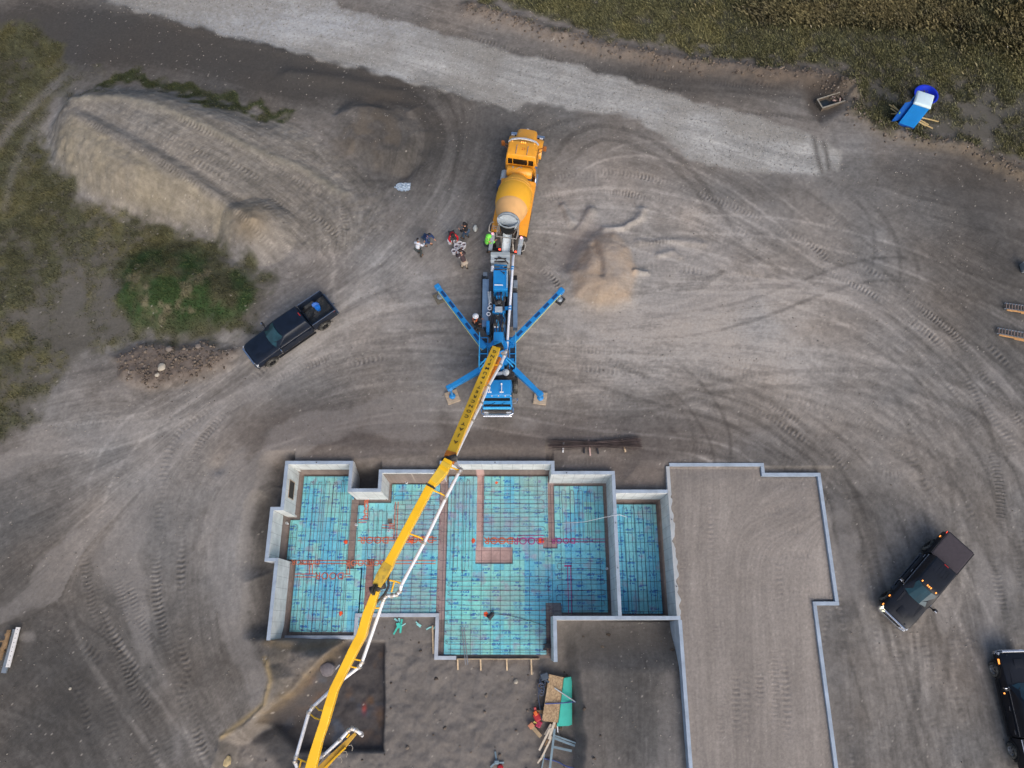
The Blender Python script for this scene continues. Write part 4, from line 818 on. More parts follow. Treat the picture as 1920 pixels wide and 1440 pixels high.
for k, (u, v, a) in enumerate(((803.5, 1178, .5), (807, 1176.5, .3), (815.5, 1176, .9), (783, 1169, -.8), (786, 1171, -.5), (785, 1173, -.6))):
    p = G(u, v, -2.7); b = MB(); b.box((0, 0, .03), (.28, .07, .03), a); tag(b.build('foam_scrap', TEALW, loc=p), ('white scrap lying left of the slab bump-out, near the plank' if k < 3 else 'pale scrap in the loose trio right of the teal heap'), 'scrap', 'scraps beside the plank' if k < 3 else 'trio of pale scraps')
# rounded weathered lump in the pit, with a short pipe beside
p = G(615, 1255, -2.9); b = MB(); b.loft([[(.42*r_*math.cos(a)*(1+.12*math.sin(3*a)), .38*r_*math.sin(a), z_) for a in [6.283*i/12 for i in range(12)]] for r_, z_ in ((1, 0), (1.02, .2), (.92, .32), (.6, .38))])
tag(b.build('concrete_lump', mat('lump', (.17, .15, .155), .8, 0, .2), smooth=True, loc=p+Vector((0, 0, -.05))), 'rounded grey concrete lump in the pit beside the boom', 'concrete lump')
b = MB(); p, q = G(626, 1258, -2.9), G(637, 1246, -2.9); b.cyl(p+Vector((0, 0, .06)), q+Vector((0, 0, .06)), .06); tag(b.build('pipe_offcut', mat('grey_steel', (.3, .3, .3))), 'short grey pipe offcut beside the lump in the pit', 'pipe')
# ------------------------------------------------------------------ vehicles
BLK = mat('navy_black_paint', (.005, .010, .022), .42, 0, .3, 2, coat=.15, spec=.35); BLK2 = mat('black_paint', (.006, .008, .014), .45, 0, .3, 2, coat=.12, spec=.3)
GLS = mat('tinted_glass', (.012, .045, .06), .08, 0, .4, 1.5, spec=.6); GLD = mat('dark_glass', (.006, .008, .010), .08, 0, .3, 2, spec=.9)
CHR = mat('chrome', (.72, .74, .78), .2, 1.0, .05); TYR = mat('tyre_rubber', (.035, .035, .033), .85, 0, .3, 8, dirt=((.16, .15, .13), 3, .45)); RIMD = mat('dark_rim', (.03, .03, .032), .4, .6); RIMC = mat('alloy_rim', (.5, .52, .55), .3, .9)
BLKP = mat('black_trim', (.014, .014, .016), .6, 0, .3); REDL = mat('red_lens', (.35, .02, .02), .3); LNR = mat('bed_liner', (.022, .028, .034), .65, 0, .3, 9, dirt=((.09, .085, .08), 2.5, .5)); HDL = mat('clear_lens', (.7, .72, .75), .15, .3)
AMB = mat('amber_lit', (.9, .35, .05), .4, emit=(1, .32, .06), es=1.6); WLIT = mat('headlamp_lit', (.9, .85, .6), .3, emit=(1, .92, .65), es=2.0); REDLIT = mat('red_lit', (.8, .05, .03), .4, emit=(1, .06, .03), es=4); CVR = mat('bed_cover_fabric', (.052, .042, .05), .85, 0, .12, 5)
DUST = mat('dust_film', (.2, .19, .17), .9)
def wheel(par, x, y, r, wd, rim, name='wheel'):
    """y sign gives the outer side"""
    s = 1 if y > 0 else -1
    h = empty(name, (x, y, r)); h.parent = par
    M = frame((0, -s*wd/2, 0), (0, s*wd/2, 0))
    b = MB(); b.lathe([(0, r*.62), (.0, r*.86), (wd*.12, r*.97), (wd*.25, r), (wd*.75, r), (wd*.88, r*.97), (wd, r*.86), (wd*.97, r*.60), (wd*.8, r*.58)], M, 28, cap=False)
    for i in range(28):
        a = 2*math.pi*i/28; b.box((math.cos(a)*r*.995, 0, math.sin(a)*r*.995), (.03, wd*.7, .05), M=Matrix.Rotation(0, 4, 'Y'))
    t_ = b.build('tyre', TYR, h, smooth=True)
    b = MB(); b.lathe([(wd*.80, r*.60), (wd*.93, r*.60), (wd*.86, r*.5), (wd*.62, r*.42), (wd*.62, r*.2), (wd*.9, r*.16), (wd*.92, .01)], M, 20, cap=False)
    for i in range(6):
        a = 2*math.pi*i/6; b.beam((math.cos(a)*r*.1, s*wd*.35, math.sin(a)*r*.1), (math.cos(a)*r*.56, s*wd*.40, math.sin(a)*r*.56), .07, .05, up=(0, 1, 0))
    b.build('rim', rim, h, smooth=True); return h
def prof(w_, zb, zt, crown=.03, sh=.10):
    half = [(w_-.06, zb), (w_, zb+.18), (w_+.015, (zb+zt)/2), (w_, zt-.16), (w_-.05, zt-.05), (w_-.20, zt), (w_*.4, zt+crown)]
    return [(y, z) for y, z in half]+[(0, zt+crown*1.2)]+[(-y, z) for y, z in half[::-1]]
def pickup(name, label, p_front, p_rear, z, side, body, rim, cover=False, lights=False, wb=3.9, group=None):
    """p_front/p_rear: ground points below the near-side wheels; side +1 when these are the left wheels"""
    a = Vector((p_front.x, p_front.y)); b2 = Vector((p_rear.x, p_rear.y)); d = (a-b2).normalized(); nrm = Vector((-d.y, d.x))
    mid = (a+b2)/2-nrm*side*.83; ang = math.atan2(d.y, d.x)
    t = empty(name, (mid.x, mid.y, z), ang, label, 'pickup truck', group)
    wb /= .88; t.scale = (.88, .87, .93); xf, xr = wb/2, -wb/2
    # body below the glass: bonnet, cab sides
    b = MB()
    st = [(xf+.98, .80, .50, .96), (xf+.93, .90, .46, 1.06), (xf+.75, .97, .44, 1.15), (xf+.2, 1.0, .46, 1.20), (xf-.45, 1.0, .46, 1.24), (xf-.85, 1.0, .46, 1.26), (xf-1.0, 1.0, .46, 1.27), (xr+.78, 1.0, .46, 1.27)]
    b.loft([[(x, y, zz) for y, zz in prof(w_, zb, zt)] for x, w_, zb, zt in st])
    bd = b.build('body', body, t, smooth=True, bevel=.012)
    b = MB()
    for yy in (-.62, .62): b.beam((xf+.85, yy*.9, 1.135), (xf-.7, yy, 1.27), .09, .035, .14, .04)
    b.box((xf+.1, 0, 1.232), (1.0, .55, .02), bev=.008); b.build('bonnet_ridge', body, bd, smooth=True)
    # cab
    zc = 1.26; zr = 1.90; cf, cb = xf-.78, xr+.80
    rf0, rf1 = cf-.82, cb+.10
    def ring(x0, x1, w0, z, c=.12): return [(x1, -w0, z), (x1+.0, w0, z), (x0-c, w0, z), (x0, w0-c*1.1, z), (x0+.03, 0, z), (x0, -w0+c*1.1, z), (x0-c, -w0, z)]
    b = MB(); b.loft([ring(cf, cb, .95, zc-.02), ring(cf-.35, cb+.04, .89, zc+.30), ring(rf0+.02, rf1-.02, .76, zr-.06), ring(rf0-.1, rf1+.06, .68, zr), ring(rf0-.3, rf1+.3, .4, zr+.015)])
    cabo = b.build('cab', body, t, smooth=True, bevel=.02)
    def lerp3(p, q, k): return tuple(p[i]*(1-k)+q[i]*k for i in range(3))
    def pane(nm, q, m, off):
        c = sum((Vector(k) for k in q), Vector())/len(q); n = (Vector(q[1])-Vector(q[0])).cross(Vector(q[2])-Vector(q[0])).normalized()
        if n.dot(c-Vector((0, 0, 1.0))) < 0: n = -n
        o = n*off; b = MB(); q1 = [Vector(k)+o for k in q]; q2 = [Vector(k)-n*.01 for k in q]; b.loft([[tuple(k) for k in q2], [tuple(k) for k in q1]]); return b.build(nm, m, cabo)
    # windscreen in three bent strips
    for (y0, x0), (y1, x1) in (((-.80, -.10), (-.3, 0.0)), ((-.3, 0.0), (.3, 0.0)), ((.3, 0.0), (.80, -.10))):
        pass
    b = MB(); lo = [(cf-.12+.02, -.80, zc+.015), (cf+.035, -.38, zc+.02), (cf+.05, 0, zc+.02), (cf+.035, .38, zc+.02), (cf-.12+.02, .80, zc+.015)]
    hi = [(rf0-.03, -.655, zr-.045), (rf0+.055, -.32, zr-.03), (rf0+.065, 0, zr-.028), (rf0+.055, .32, zr-.03), (rf0-.03, .655, zr-.045)]
    off = Vector((.022, 0, .028)); L0 = [tuple(Vector(p)+off) for p in lo]; H0 = [tuple(Vector(p)+off) for p in hi]; L1_ = [tuple(Vector(p)-off) for p in lo]; H1_ = [tuple(Vector(p)-off) for p in hi]
    for i in range(4): b._add([L0[i], L0[i+1], H0[i+1], H0[i], L1_[i], L1_[i+1], H1_[i+1], H1_[i]], [(0, 1, 2, 3), (4, 5, 6, 7), (0, 1, 5, 4), (3, 2, 6, 7), (0, 3, 7, 4), (1, 2, 6, 5)])
    ws = b.build('windscreen', GLS, cabo, smooth=True)
    b = MB(); b.beam((cf-.02, -.45, zc+.07), (cf-.35, .05, zc+.33), .03, .02); b.beam((cf+.02, .15, zc+.06), (cf-.32, .6, zc+.30), .03, .02); b.build('wiper', BLKP, ws)
    for s in (-1, 1):
        q = lambda x, k: (x, s*(.93*(1-k)+.75*k), zc+.05+(zr-.08-zc-.05)*k)
        m_ = (cf+cb)/2-.12
        pane('side_window', [q(cf-.30, 0), q(m_+.04, 0), q(m_+.04, 1), q(rf0-.1, 1)], GLD, .012); pane('side_window', [q(m_-.04, 0), q(cb+.12, 0), q(cb+.24, 1), q(m_-.04, 1)], GLD, .012)
        b = MB(); b.beam((cf-.15, s*.965, zc+.03), (cb+.06, s*.965, zc+.03), .02, .025); b.build('window_trim', CHR, cabo)
        for x0, x1 in ((cf-.22, m_+.02), (m_-.02, cb+.06)):
            b = MB(); b.span(x0, x1, s*1.005, s*1.025, .56, 1.16, bev=.006); dr = b.build('door', body, bd); b = MB(); b.span(x1+.08, x1+.30, s*1.026, s*1.055, 1.06, 1.09); b.build('door_handle', CHR if rim is RIMC or lights else body, dr)
        # mirrors
        b = MB(); b.beam((cf-.25, s*.93, zc+.08), (cf-.27, s*1.18, zc+.10), .06, .05); b.box((cf-.29, s*1.27, zc+.14), (.12, .22, .28), bev=.03); mi = b.build('mirror', BLKP, t, smooth=True)
        b = MB(); b.box((cf-.20, s*1.29, zc+.17), (.06, .15, .2), bev=.02); b.build('mirror_cap', CHR, mi)
        b = MB(); b.beam((cf+.2, s*1.04, .42), (xr+.75, s*1.04, .42), .14, .05); b.build('running_board', BLKP if not lights else CHR, t)
        for x in (xf, xr):
            b = MB()
            for i in range(10):
                a0, a1 = math.pi*i/10, math.pi*(i+1)/10
                b.beam((x+math.cos(a0)*.53, s*1.02, .42+math.sin(a0)*.53), (x+math.cos(a1)*.53, s*1.02, .42+math.sin(a1)*.53), .10, .035, up=(0, s, .001))
            b.build('wheel_arch', BLKP, t); b = MB(); b.lathe([(0, .49), (.02, .49)], frame((x, s*1.0, .42), (x, s*1.01, .42)), 20); b.build('wheel_well', mat('well_black', (.006, .006, .006), .9), t)
        b = MB(); b.loft([[(xf+.95, s*.62, .80), (xf+.95, s*.86, .80), (xf+.95, s*.86, 1.0), (xf+.95, s*.62, 1.02)], [(xf+1.0, s*.62, .80), (xf+.97, s*.86, .80), (xf+.93, s*.9, 1.0), (xf+.97, s*.62, 1.02)]]); b.box((xf+.88, s*.90, .92), (.18, .08, .18), bev=.02)
        b.build('headlight', WLIT if (lights and s == -1) else HDL, t)
        b = MB(); b.span(xr-1.17, xr-1.0, s*.90, s*1.0, .8, 1.3, bev=.02); b.build('tail_light', REDLIT if lights and s == -1 else REDL, t)
    b = MB(); b.loft([[(x, y, zz) for y, zz in ((-w_, .48), (w_, .48), (w_+.02, .62), (w_, .76), (-w_, .76), (-w_-.02, .62))] for x, w_ in ((xf+.86, 1.0), (xf+1.04, .92), (xf+1.10, .70))]); bp_ = b.build('front_bumper', CHR if lights or rim is RIMC else mat('dark_chrome', (.2, .22, .25), .3, .9), t, smooth=True, bevel=.01)
    b = MB(); b.box((xf+1.0, 0, .98), (.07, 1.24, .24), bev=.015); gr = b.build('grille', BLKP, t)
    b = MB(); b.box((xf+1.02, 0, 1.09), (.10, 1.5, .05), bev=.012); b.box((xf+1.045, 0, .98), (.03, 1.2, .03)); b.box((xf+1.045, 0, .9), (.03, 1.2, .03)); b.build('grille_bar', CHR, gr)
    b = MB(); b.box((xr-1.28, 0, .6), (.16, 1.9, .2), bev=.03); b.box((xr-1.42, 0, .48), (.2, .08, .08)); b.build('rear_bumper', mat('dark_chrome', (.2, .22, .25), .3, .9), t)
    # cargo bed: an open tray with walls, liner and tailgate
    x0, x1 = xr+.72, xr-1.18; zt = 1.34
    for s in (-1, 1):
        b = MB(); b.loft([[(x, s*y, zz) for y, zz in ((.94, .5), (1.0, .62), (1.015, .9), (1.0, zt-.06), (.96, zt), (.86, zt), (.86, .5))] for x in (x0, x1)]); sd_ = b.build('bed_side', body, t, bevel=.01)
        b = MB(); b.beam((x0-.02, s*.97, zt+.012), (x1+.02, s*.97, zt+.012), .035, .02); b.build('rail_trim', CHR if not cover else BLKP, sd_)
    b = MB(); b.span(x0-.05, x0, -.858, .858, .5, zt); b.build('bed_front_wall', body, t)
    b = MB(); b.span(x1-.04, x1+.04, -.90, .90, .62, zt, bev=.015); b.build('tailgate', body, t)
    b = MB(); b.span(x0-.052, x1+.042, -.856, .856, .68, .74)
    if not cover:
        for i in range(9): b.span(x0-.06, x1+.05, -.72+i*.18-.03, -.72+i*.18+.03, .74, .752)
        for s in (-1, 1): b.loft([[(x, s*.855, .74), (x, s*.855, .74+h_), (x, s*(.855-.2), .74+h_*.85), (x, s*(.855-.24), .74)] for x, h_ in ((xr+.48, .02), (xr+.36, .22), (xr-.36, .22), (xr-.48, .02))])
    b.build('bed_floor', LNR, t)
    if cover:
        b = MB(); b.loft([[(x0+.0, -.93, zt+.012), (x0, .93, zt+.012), (x1+.03, .93, zt+.012), (x1+.03, -.93, zt+.012)], [(x0, -.93, zt+.035), (x0, .93, zt+.035), (x1+.03, .93, zt+.035), (x1+.03, -.93, zt+.035)], [(x0-.06, -.86, zt+.05), (x0-.06, .86, zt+.05), (x1+.1, .86, zt+.05), (x1+.1, -.86, zt+.05)]]); b.build('bed_cover', CVR, t, smooth=False)
    if lights:
        for y in (-.5, -.12, 0, .12, .5):
            b = MB(); b.box((rf0-.12, y, zr+.015), (.10, .07, .035), bev=.012); b.build('roof_light', AMB, t)
        for p in ((xf+.72, -1.0, .95), (xr-.75, -1.03, .95), (xf+.05, -1.05, 1.0)):
            b = MB(); b.box(p, (.12, .06, .07), bev=.015); b.build('marker_light', AMB, t)
        b = MB()
        for i in range(5): b.span(cb+.35, cb+1.0, -.4+i*.2-.012, -.4+i*.2+.012, zr, zr+.024)
        b.build('roof_rib', body, cabo); b = MB(); b.box((cf-.55, .0, zc+.33), (.2, .34, .03), rz=0, M=None); 
        b.bm.free()
    b = MB(); b.span(xf+.3, xr-.9, -.75, .75, .32, .46); b.build('underbody', BLKP, t)
    b = MB(); b.box((cb+.18, 0, zr+.015), (.06, .3, .02)); b.build('brake_light', REDL, cabo)
    for x in (xf, xr):
        for s in (-1, 1): wheel(t, x, s*.98, .42, .30, rim)
    return t
z_ = -.08
P1 = pickup('pickup_truck', 'navy-black pickup with an open bed, parked below the long spoil heap', W(508, 677, .4), W(608, 608, .4), z_, 1, BLK, RIMD, wb=3.86, group='dark pickup trucks parked on the site')
P2 = pickup('pickup_truck', 'black pickup with a closed dull bed cover and glowing amber roof lights', W(1664, 1118, .4), W(1744, 1024, .4), -.1, -1, BLK2, RIMD, cover=True, lights=True, wb=3.94, group='dark pickup trucks parked on the site')
P3 = pickup('pickup_truck', 'black pickup with bright alloy wheels, cut off by the right edge', W(1868, 1254, .4), W(1903, 1409, .4), -.1, 1, BLK2, RIMC, wb=3.9, group='dark pickup trucks parked on the site')
# lamp of the third truck glows orange
b = MB(); b.box((1.95+.72, 1.0, .98), (.3, .06, .1), bev=.02); b.build('marker_light', AMB, P3); b = MB(); b.box((1.95-.99, 1.40, 1.42), (.08, .06, .05)); b.build('marker_light', AMB, P3)
# load in the first bed
def on_truck(T_, p): return T_.matrix_basis @ Vector(p)
bpy.context.view_layer.update()
BLU = mat('blue_plastic', srgb(30, 110, 200), .45, 0, .1); BLUD = mat('pale_blue_plastic', srgb(80, 130, 215), .5, 0, .25, 12)
q = on_truck(P1, (-2.55, -.15, .755)); b = MB(); b.lathe([(0, .15), (.26, .17), (.30, .17), (.30, .03), (.36, .03)], frame((0, 0, 0), (0, 0, 1)), 16); tag(b.build('water_jug', BLU, smooth=True, loc=q), 'round bright blue jug near the tailgate of the open pickup', 'jug')
q = on_truck(P1, (-2.55, -.52, .76)); rr = random.Random(3); b = MB(); b.loft([[(.23*r*math.cos(a)*rr.uniform(.8, 1.2), .17*r*math.sin(a)*rr.uniform(.8, 1.2), zz) for a in [6.283*i/14 for i in range(14)]] for r, zz in ((.9, 0), (1.05, .1), (.9, .2), (.4, .26))]); tag(b.build('plastic_bag', BLUD, loc=q), 'crumpled pale blue bag in the pickup bed beside the jug', 'bag')
b = MB(); b.tube([tuple(on_truck(P1, p)) for p in ((-2.2, -.25, .80), (-1.9, .1, .80), (-1.6, .1, .80), (-1.35, .42, .79), (-1.2, .5, .79))], .03, 6); tag(b.build('shovel', BLKP), 'dark thin-handled tool lying crooked in the open truck bed', 'tool')
b = MB(); b.beam(on_truck(P1, (-1.3, -.6, .82)), on_truck(P1, (-2.3, -.68, .84)), .16, .12); tag(b.build('timber_scrap', BLKP), 'dark block lying along the far side of the open truck bed', 'block')

# ------------------------------------------------------------------ concrete mixer truck: +Y is forward, Z up
ORG = mat('orange_paint', srgb(230, 158, 42), .45, 0, .07, 2, coat=.25, dirt=((.42, .27, .10), 2.2, .58)); ORD = mat('drum_paint', srgb(238, 172, 60), .55, 0, .05, 1.2, dirt=((.52, .36, .18), 1.6, .6)); YDR = mat('drum_yellow', srgb(244, 178, 44), .5, 0, .05, 1.2, dirt=((.55, .38, .16), 2.0, .62))
GRY = mat('grey_metal', (.30, .34, .38), .5, .5, .2, 4); GRL = mat('light_grey_metal', (.50, .55, .58), .5, .3, .15, 3, dirt=((.30, .28, .26), 3, .55)); FRM = mat('chassis_black', (.02, .02, .022), .7, 0, .3, 4, dirt=((.12, .11, .10), 3, .5)); STN = mat('steel_bar', (.45, .42, .38), .45, .5, .2); WHT = mat('white_paint', (.75, .76, .78), .35, 0, .05)
PAL = mat('dusty_drum_band', srgb(222, 172, 112), .7, 0, .08, 2)
mr = empty('concrete_mixer_truck', (.32, 27.1, -.1), R(-9.3), 'orange concrete mixer truck backed up to the blue pump', 'mixer truck')
b = MB()
for s in (-1, 1): b.beam((s*.42, -4.0, .95), (s*.42, 4.3, .95), .12, .28)
for y in (-3.9, -2, 0, 2, 4): b.beam((-.42, y, .95), (.42, y, .95), .12, .2)
b.build('chassis', FRM, mr)
b = MB()   # bonnet
b.loft([[(x, y, z) for x, z in ((-w_, .9), (w_, .9), (w_+.03, 1.3), (w_-.02, zt-.12), (w_-.16, zt), (0, zt+.06), (-w_+.16, zt), (-w_+.02, zt-.12), (-w_-.03, 1.3))] for y, w_, zt in ((4.62, .58, 1.50), (4.55, .64, 1.66), (3.9, .70, 1.84), (3.0, .80, 2.02))])
hd = b.build('bonnet', ORG, mr, smooth=True, bevel=.02)
b = MB(); b.box((0, 4.62, 1.2), (.9, .06, .6), bev=.02); b.build('grille', CHR, hd); b = MB(); b.box((0, 4.74, .72), (2.3, .2, .3), bev=.04); b.build('front_bumper', CHR, mr); b = MB(); b.box((0, 4.64, 1.60), (.14, .04, .06)); b.build('badge', WHT, hd)
for s in (-1, 1):
    b = MB()   # front fender over the wheel
    b.loft([[(s*.62, y, z-.1), (s*1.16, y, z-.16), (s*1.16, y, z-.05), (s*1.08, y, z), (s*.62, y, z+.03)] for y, z in ((4.35, 1.0), (4.2, 1.26), (3.9, 1.38), (3.4, 1.38), (3.1, 1.26), (2.95, 1.0))]); fe = b.build('fender', ORG, mr, smooth=True)
    b = MB(); b.box((s*.96, 4.36, 1.12), (.24, .1, .18), bev=.03); b.build('headlight', HDL, fe)
    b = MB(); b.beam((s*1.0, 2.7, 2.2), (s*1.32, 2.86, 2.2), .05, .05); b.beam((s*1.0, 2.6, 1.9), (s*1.32, 2.86, 2.0), .03, .03); b.box((s*1.38, 2.86, 2.15), (.22, .12, .42), bev=.03); b.build('mirror', mat('mirror_brown', srgb(150, 90, 40), .5), mr)
b = MB()   # cab
def cring(w_, y0, y1, z, c=.14): return [(-w_+c, y1, z), (w_-c, y1, z), (w_, y1-c, z), (w_, y0+c*.4, z), (w_-c*.4, y0, z), (-w_+c*.4, y0, z), (-w_, y0+c*.4, z), (-w_, y1-c, z)]
b.loft([cring(1.0, 1.55, 3.05, 1.0), cring(1.02, 1.55, 3.05, 1.85), cring(.98, 1.58, 2.86, 2.55), cring(.92, 1.66, 2.72, 2.74), cring(.7, 1.85, 2.5, 2.80)])
cb_ = b.build('cab', ORG, mr, smooth=True, bevel=.03)
b = MB()   # white sun visor wrapping the roof front
vis = [(-.99, 2.62), (-.8, 2.82), (-.4, 2.94), (0, 2.98), (.4, 2.94), (.8, 2.82), (.99, 2.62)]
b.loft([[(x, y-.02, 2.66), (x, y+.16, 2.58), (x, y+.17, 2.61), (x, y, 2.70)] for x, y in vis]); b.build('sun_visor', WHT, cb_, smooth=True)
b = MB(); b.loft([[(x, y, z) for x, y, z in ((-.86, 2.99, 1.98), (.86, 2.99, 1.98), (.80, 2.83, 2.5), (-.80, 2.83, 2.5))], [(x, y, z) for x, y, z in ((-.86, 3.05, 1.98), (.86, 3.05, 1.98), (.80, 2.90, 2.5), (-.80, 2.90, 2.5))]]); b.build('windscreen', GLD, cb_)
for x0, x1 in ((-.84, -.56), (-.50, .42), (.50, .82)):
    b = MB(); b.loft([[(x0, 1.60, 1.95), (x1, 1.60, 1.95), (x1, 1.62, 2.42), (x0, 1.62, 2.42)], [(x0, 1.53, 1.95), (x1, 1.53, 1.95), (x1, 1.55, 2.42), (x0, 1.55, 2.42)]]); b.build('rear_window', GLD, cb_)
for s in (-1, 1):
    b = MB(); b.span(s*1.0, s*1.03, 1.75, 2.6, 1.9, 2.4); b.build('side_window', GLD, cb_)
    b = MB(); b.span(s*1.02, s*1.045, 1.7, 2.8, 1.05, 1.85, bev=.006); dd = b.build('door', ORG, cb_); b = MB(); b.span(s*1.046, s*1.07, 1.78, 1.98, 1.7, 1.74); b.build('door_handle', CHR, dd)
    b = MB(); b.cyl((s*.36, 1.7, 2.80), (s*.36, 2.3, 2.90), .02); b.build('air_horn', CHR, cb_)
for x in (-.72, -.12, 0, .12, .72):
    b = MB(); b.box((x, 2.62, 2.80 if abs(x) < .5 else 2.74), (.07, .09, .05), bev=.012); b.build('roof_light', AMB, cb_)
for x, a in ((-.82, .2), (.82, -.2)):
    b = MB(); n = 6; b.prism([(x+.10*(1 if i % 2 == 0 else .45)*math.cos(a+6.283*i/(n*2)*1), 2.20+.10*(1 if i % 2 == 0 else .45)*math.sin(a+6.283*i/(n*2))) for i in range(2*n)], 2.72, 2.755); b.build('roof_emblem', mat('emblem_violet', srgb(86, 44, 60), .6), cb_)
text_obj('roof_number', '23', .26, mat('faded_red', srgb(196, 96, 40), .6), Matrix.Translation((.08, 2.12, 2.806)), cb_, .003)
b = MB(); b.lathe([(0, .02), (.02, .30), (.10, .36), (1.6, .36), (1.68, .30), (1.70, .02)], frame((-.85, 1.12, 1.72), (.85, 1.12, 1.72)), 24); wt = b.build('water_tank', ORG, mr, smooth=True)
b = MB(); b.cyl((-.45, 1.15, 2.05), (-.45, 1.15, 2.14), .06); b.cyl((.1, 1.2, 2.05), (.1, 1.2, 2.12), .04); b.tube([(-.3, 1.0, 2.05), (-.05, 1.2, 2.12), (.15, 1.32, 2.0)], .015); b.build('tank_fitting', STN, wt)
b = MB(); b.cyl((1.08, 1.0, .9), (1.08, 1.0, 2.6), .09); b.cyl((1.05, .6, 1.0), (1.05, 1.5, 1.0), .24); b.build('exhaust', CHR, mr)
b = MB(); b.cyl((-1.0, .7, .95), (-1.0, 1.5, .95), .28); b.build('fuel_tank', GRL, mr)
# deck and side fenders
for s, nm in ((-1, 'side_deck'), (1, 'side_deck')):
    b = MB(); xo = 1.14; b.loft([[(s*.55, y, z+.10), (s*.55, y, z), (s*xo, y, z-.16), (s*xo, y, z-.06)] for y, z in ((.75, 1.38), (0, 1.38), (-3.3, 1.38))]); dk_ = b.build(nm, ORG, mr, bevel=.01)
    b = MB(); b.beam((s*1.15, .7, 1.16), (s*1.15, -3.3, 1.16), .03, .22); b.build('deck_edge', ORG, dk_)
b = MB(); b.box((-1.22, .3, 1.1), (.3, .6, .45), bev=.03); b.build('tool_box', mat('slate_blue', srgb(58, 74, 100), .5), mr)
b = MB()
for x in (.30, .42, .54): b.tube([(x, .85, 1.5), (x, .5, 1.7), (x, .2, 1.9)], .03)
b.box((0, .55, 1.25), (.9, .5, .5)); b.build('drum_gearbox', FRM, mr)
# drum: axis climbs toward the rear
DA, DB = Vector((0, .62, 1.62)), Vector((-.02, -3.25, 2.72)); DM = frame(DA, DB); DL = (DB-DA).length
dr = MB(); dr.lathe([(0, .02), (.02, .46), (.30, .72), (.75, .94), (1.15, 1.06), (1.4, 1.10)], DM, 40, cap=False); drum = dr.build('drum', ORD, mr, smooth=True)
b = MB(); b.lathe([(1.4, 1.10), (1.43, 1.115), (1.9, 1.14), (2.45, 1.11), (2.85, 1.02)], DM, 40, cap=False); b.build('drum_band', YDR, drum, smooth=True)
b = MB(); b.lathe([(2.85, 1.02), (2.88, 1.02), (3.2, .93), (3.6, .78), (DL-.02, .68)], DM, 40, cap=False); b.build('drum_cone', PAL, drum, smooth=True)
b = MB(); b.lathe([(1.38, 1.10), (1.40, 1.125), (1.44, 1.125), (1.46, 1.105)], DM, 40, cap=False); b.lathe([(1.13, 1.05), (1.15, 1.075), (1.17, 1.05)], DM, 40, cap=False); b.build('drum_weld', ORD, drum, smooth=True)
b = MB(); b.lathe([(DL-.06, .70), (DL-.02, .72), (DL+.04, .72), (DL+.06, .62), (DL+.0, .58), (DL-.7, .55), (DL-.9, .02)], DM, 36, cap=False); b.build('drum_mouth', GRY, drum, smooth=True)
# charge hopper over the mouth (half cone) and its dark throat
HM = Matrix.Translation((-.03, -3.42, 2.55))
b = MB(); n = 22; ro = []; ri = []
def hop(r, z, dy_): return [(r*math.cos(a), dy_-r*.80*math.sin(a), z) for a in [math.pi*i/n for i in range(n+1)]]
outer = [hop(.68, .45, .10), hop(.60, .15, .14), hop(.36, -.25, .22)]; inner = [hop(.63, .45, .10), hop(.55, .15, .14), hop(.32, -.25, .22)]
bmv = [[b.bm.verts.new(HM @ Vector(p)) for p in r] for r in outer+inner[::-1]]
for a_, c_ in zip(bmv, bmv[1:]):
    for i in range(n): b.bm.faces.new((a_[i], a_[i+1], c_[i+1], c_[i]))
for i in range(n): b.bm.faces.new((bmv[0][i], bmv[0][i+1], bmv[-1][i+1], bmv[-1][i]))
b.box((-.03, -3.30, 2.96), (1.36, .07, .10)); hpo = b.build('charge_hopper', GRL, mr, smooth=True)
b = MB(); b.lathe([(0, .44), (.03, .46)], frame((-.03, -3.60, 2.52), (-.03, -3.60, 2.55)), 20); b.build('hopper_throat', mat('well_black', (.006, .006, .006), .9), hpo)
b = MB(); b.lathe([(0, .56), (.2, .60)], frame((-.02, -3.20, 2.72), (-.03, -3.36, 2.77)), 26); b.build('mouth_plate', GRL, hpo, smooth=True)
b = MB()
for s in (-1, 1): b.beam((s*.62, -3.3, 1.2), (s*.62, -3.35, 2.5), .10, .10); b.beam((s*.62, -3.35, 2.4), (s*.3, -3.3, 1.3), .06, .06)
b.beam((-.68, -4.05, 2.1), (.62, -4.05, 2.1), .05, .05); b.beam((-.66, -4.05, 2.1), (-.64, -3.4, 2.2), .05, .05); b.beam((.62, -4.05, 2.1), (.64, -3.4, 2.2), .05, .05)
for x in (-.35, .4): b.tube([(x, -4.05, 2.1), (x, -4.1, 1.5), (x+.08, -4.45, 1.2)], .03)
b.build('rear_frame', STN, mr)
b = MB(); b.loft([[(x+dx_, y, z) for x, z in ((-w_, zz+.18), (-w_*.6, zz+.03), (0, zz), (w_*.6, zz+.03), (w_, zz+.18), (w_*.55, zz-.03), (0, zz-.05), (-w_*.55, zz-.03))] for y, zz, w_, dx_ in ((-3.7, 1.85, .28, 0), (-4.2, 1.55, .26, .02), (-4.9, 1.25, .24, .05))]); b.build('discharge_chute', GRL, mr, smooth=True)
LITR = mat('tail_lamp_pink', (.9, .3, .4), .4, emit=(1, .3, .4), es=2.2)
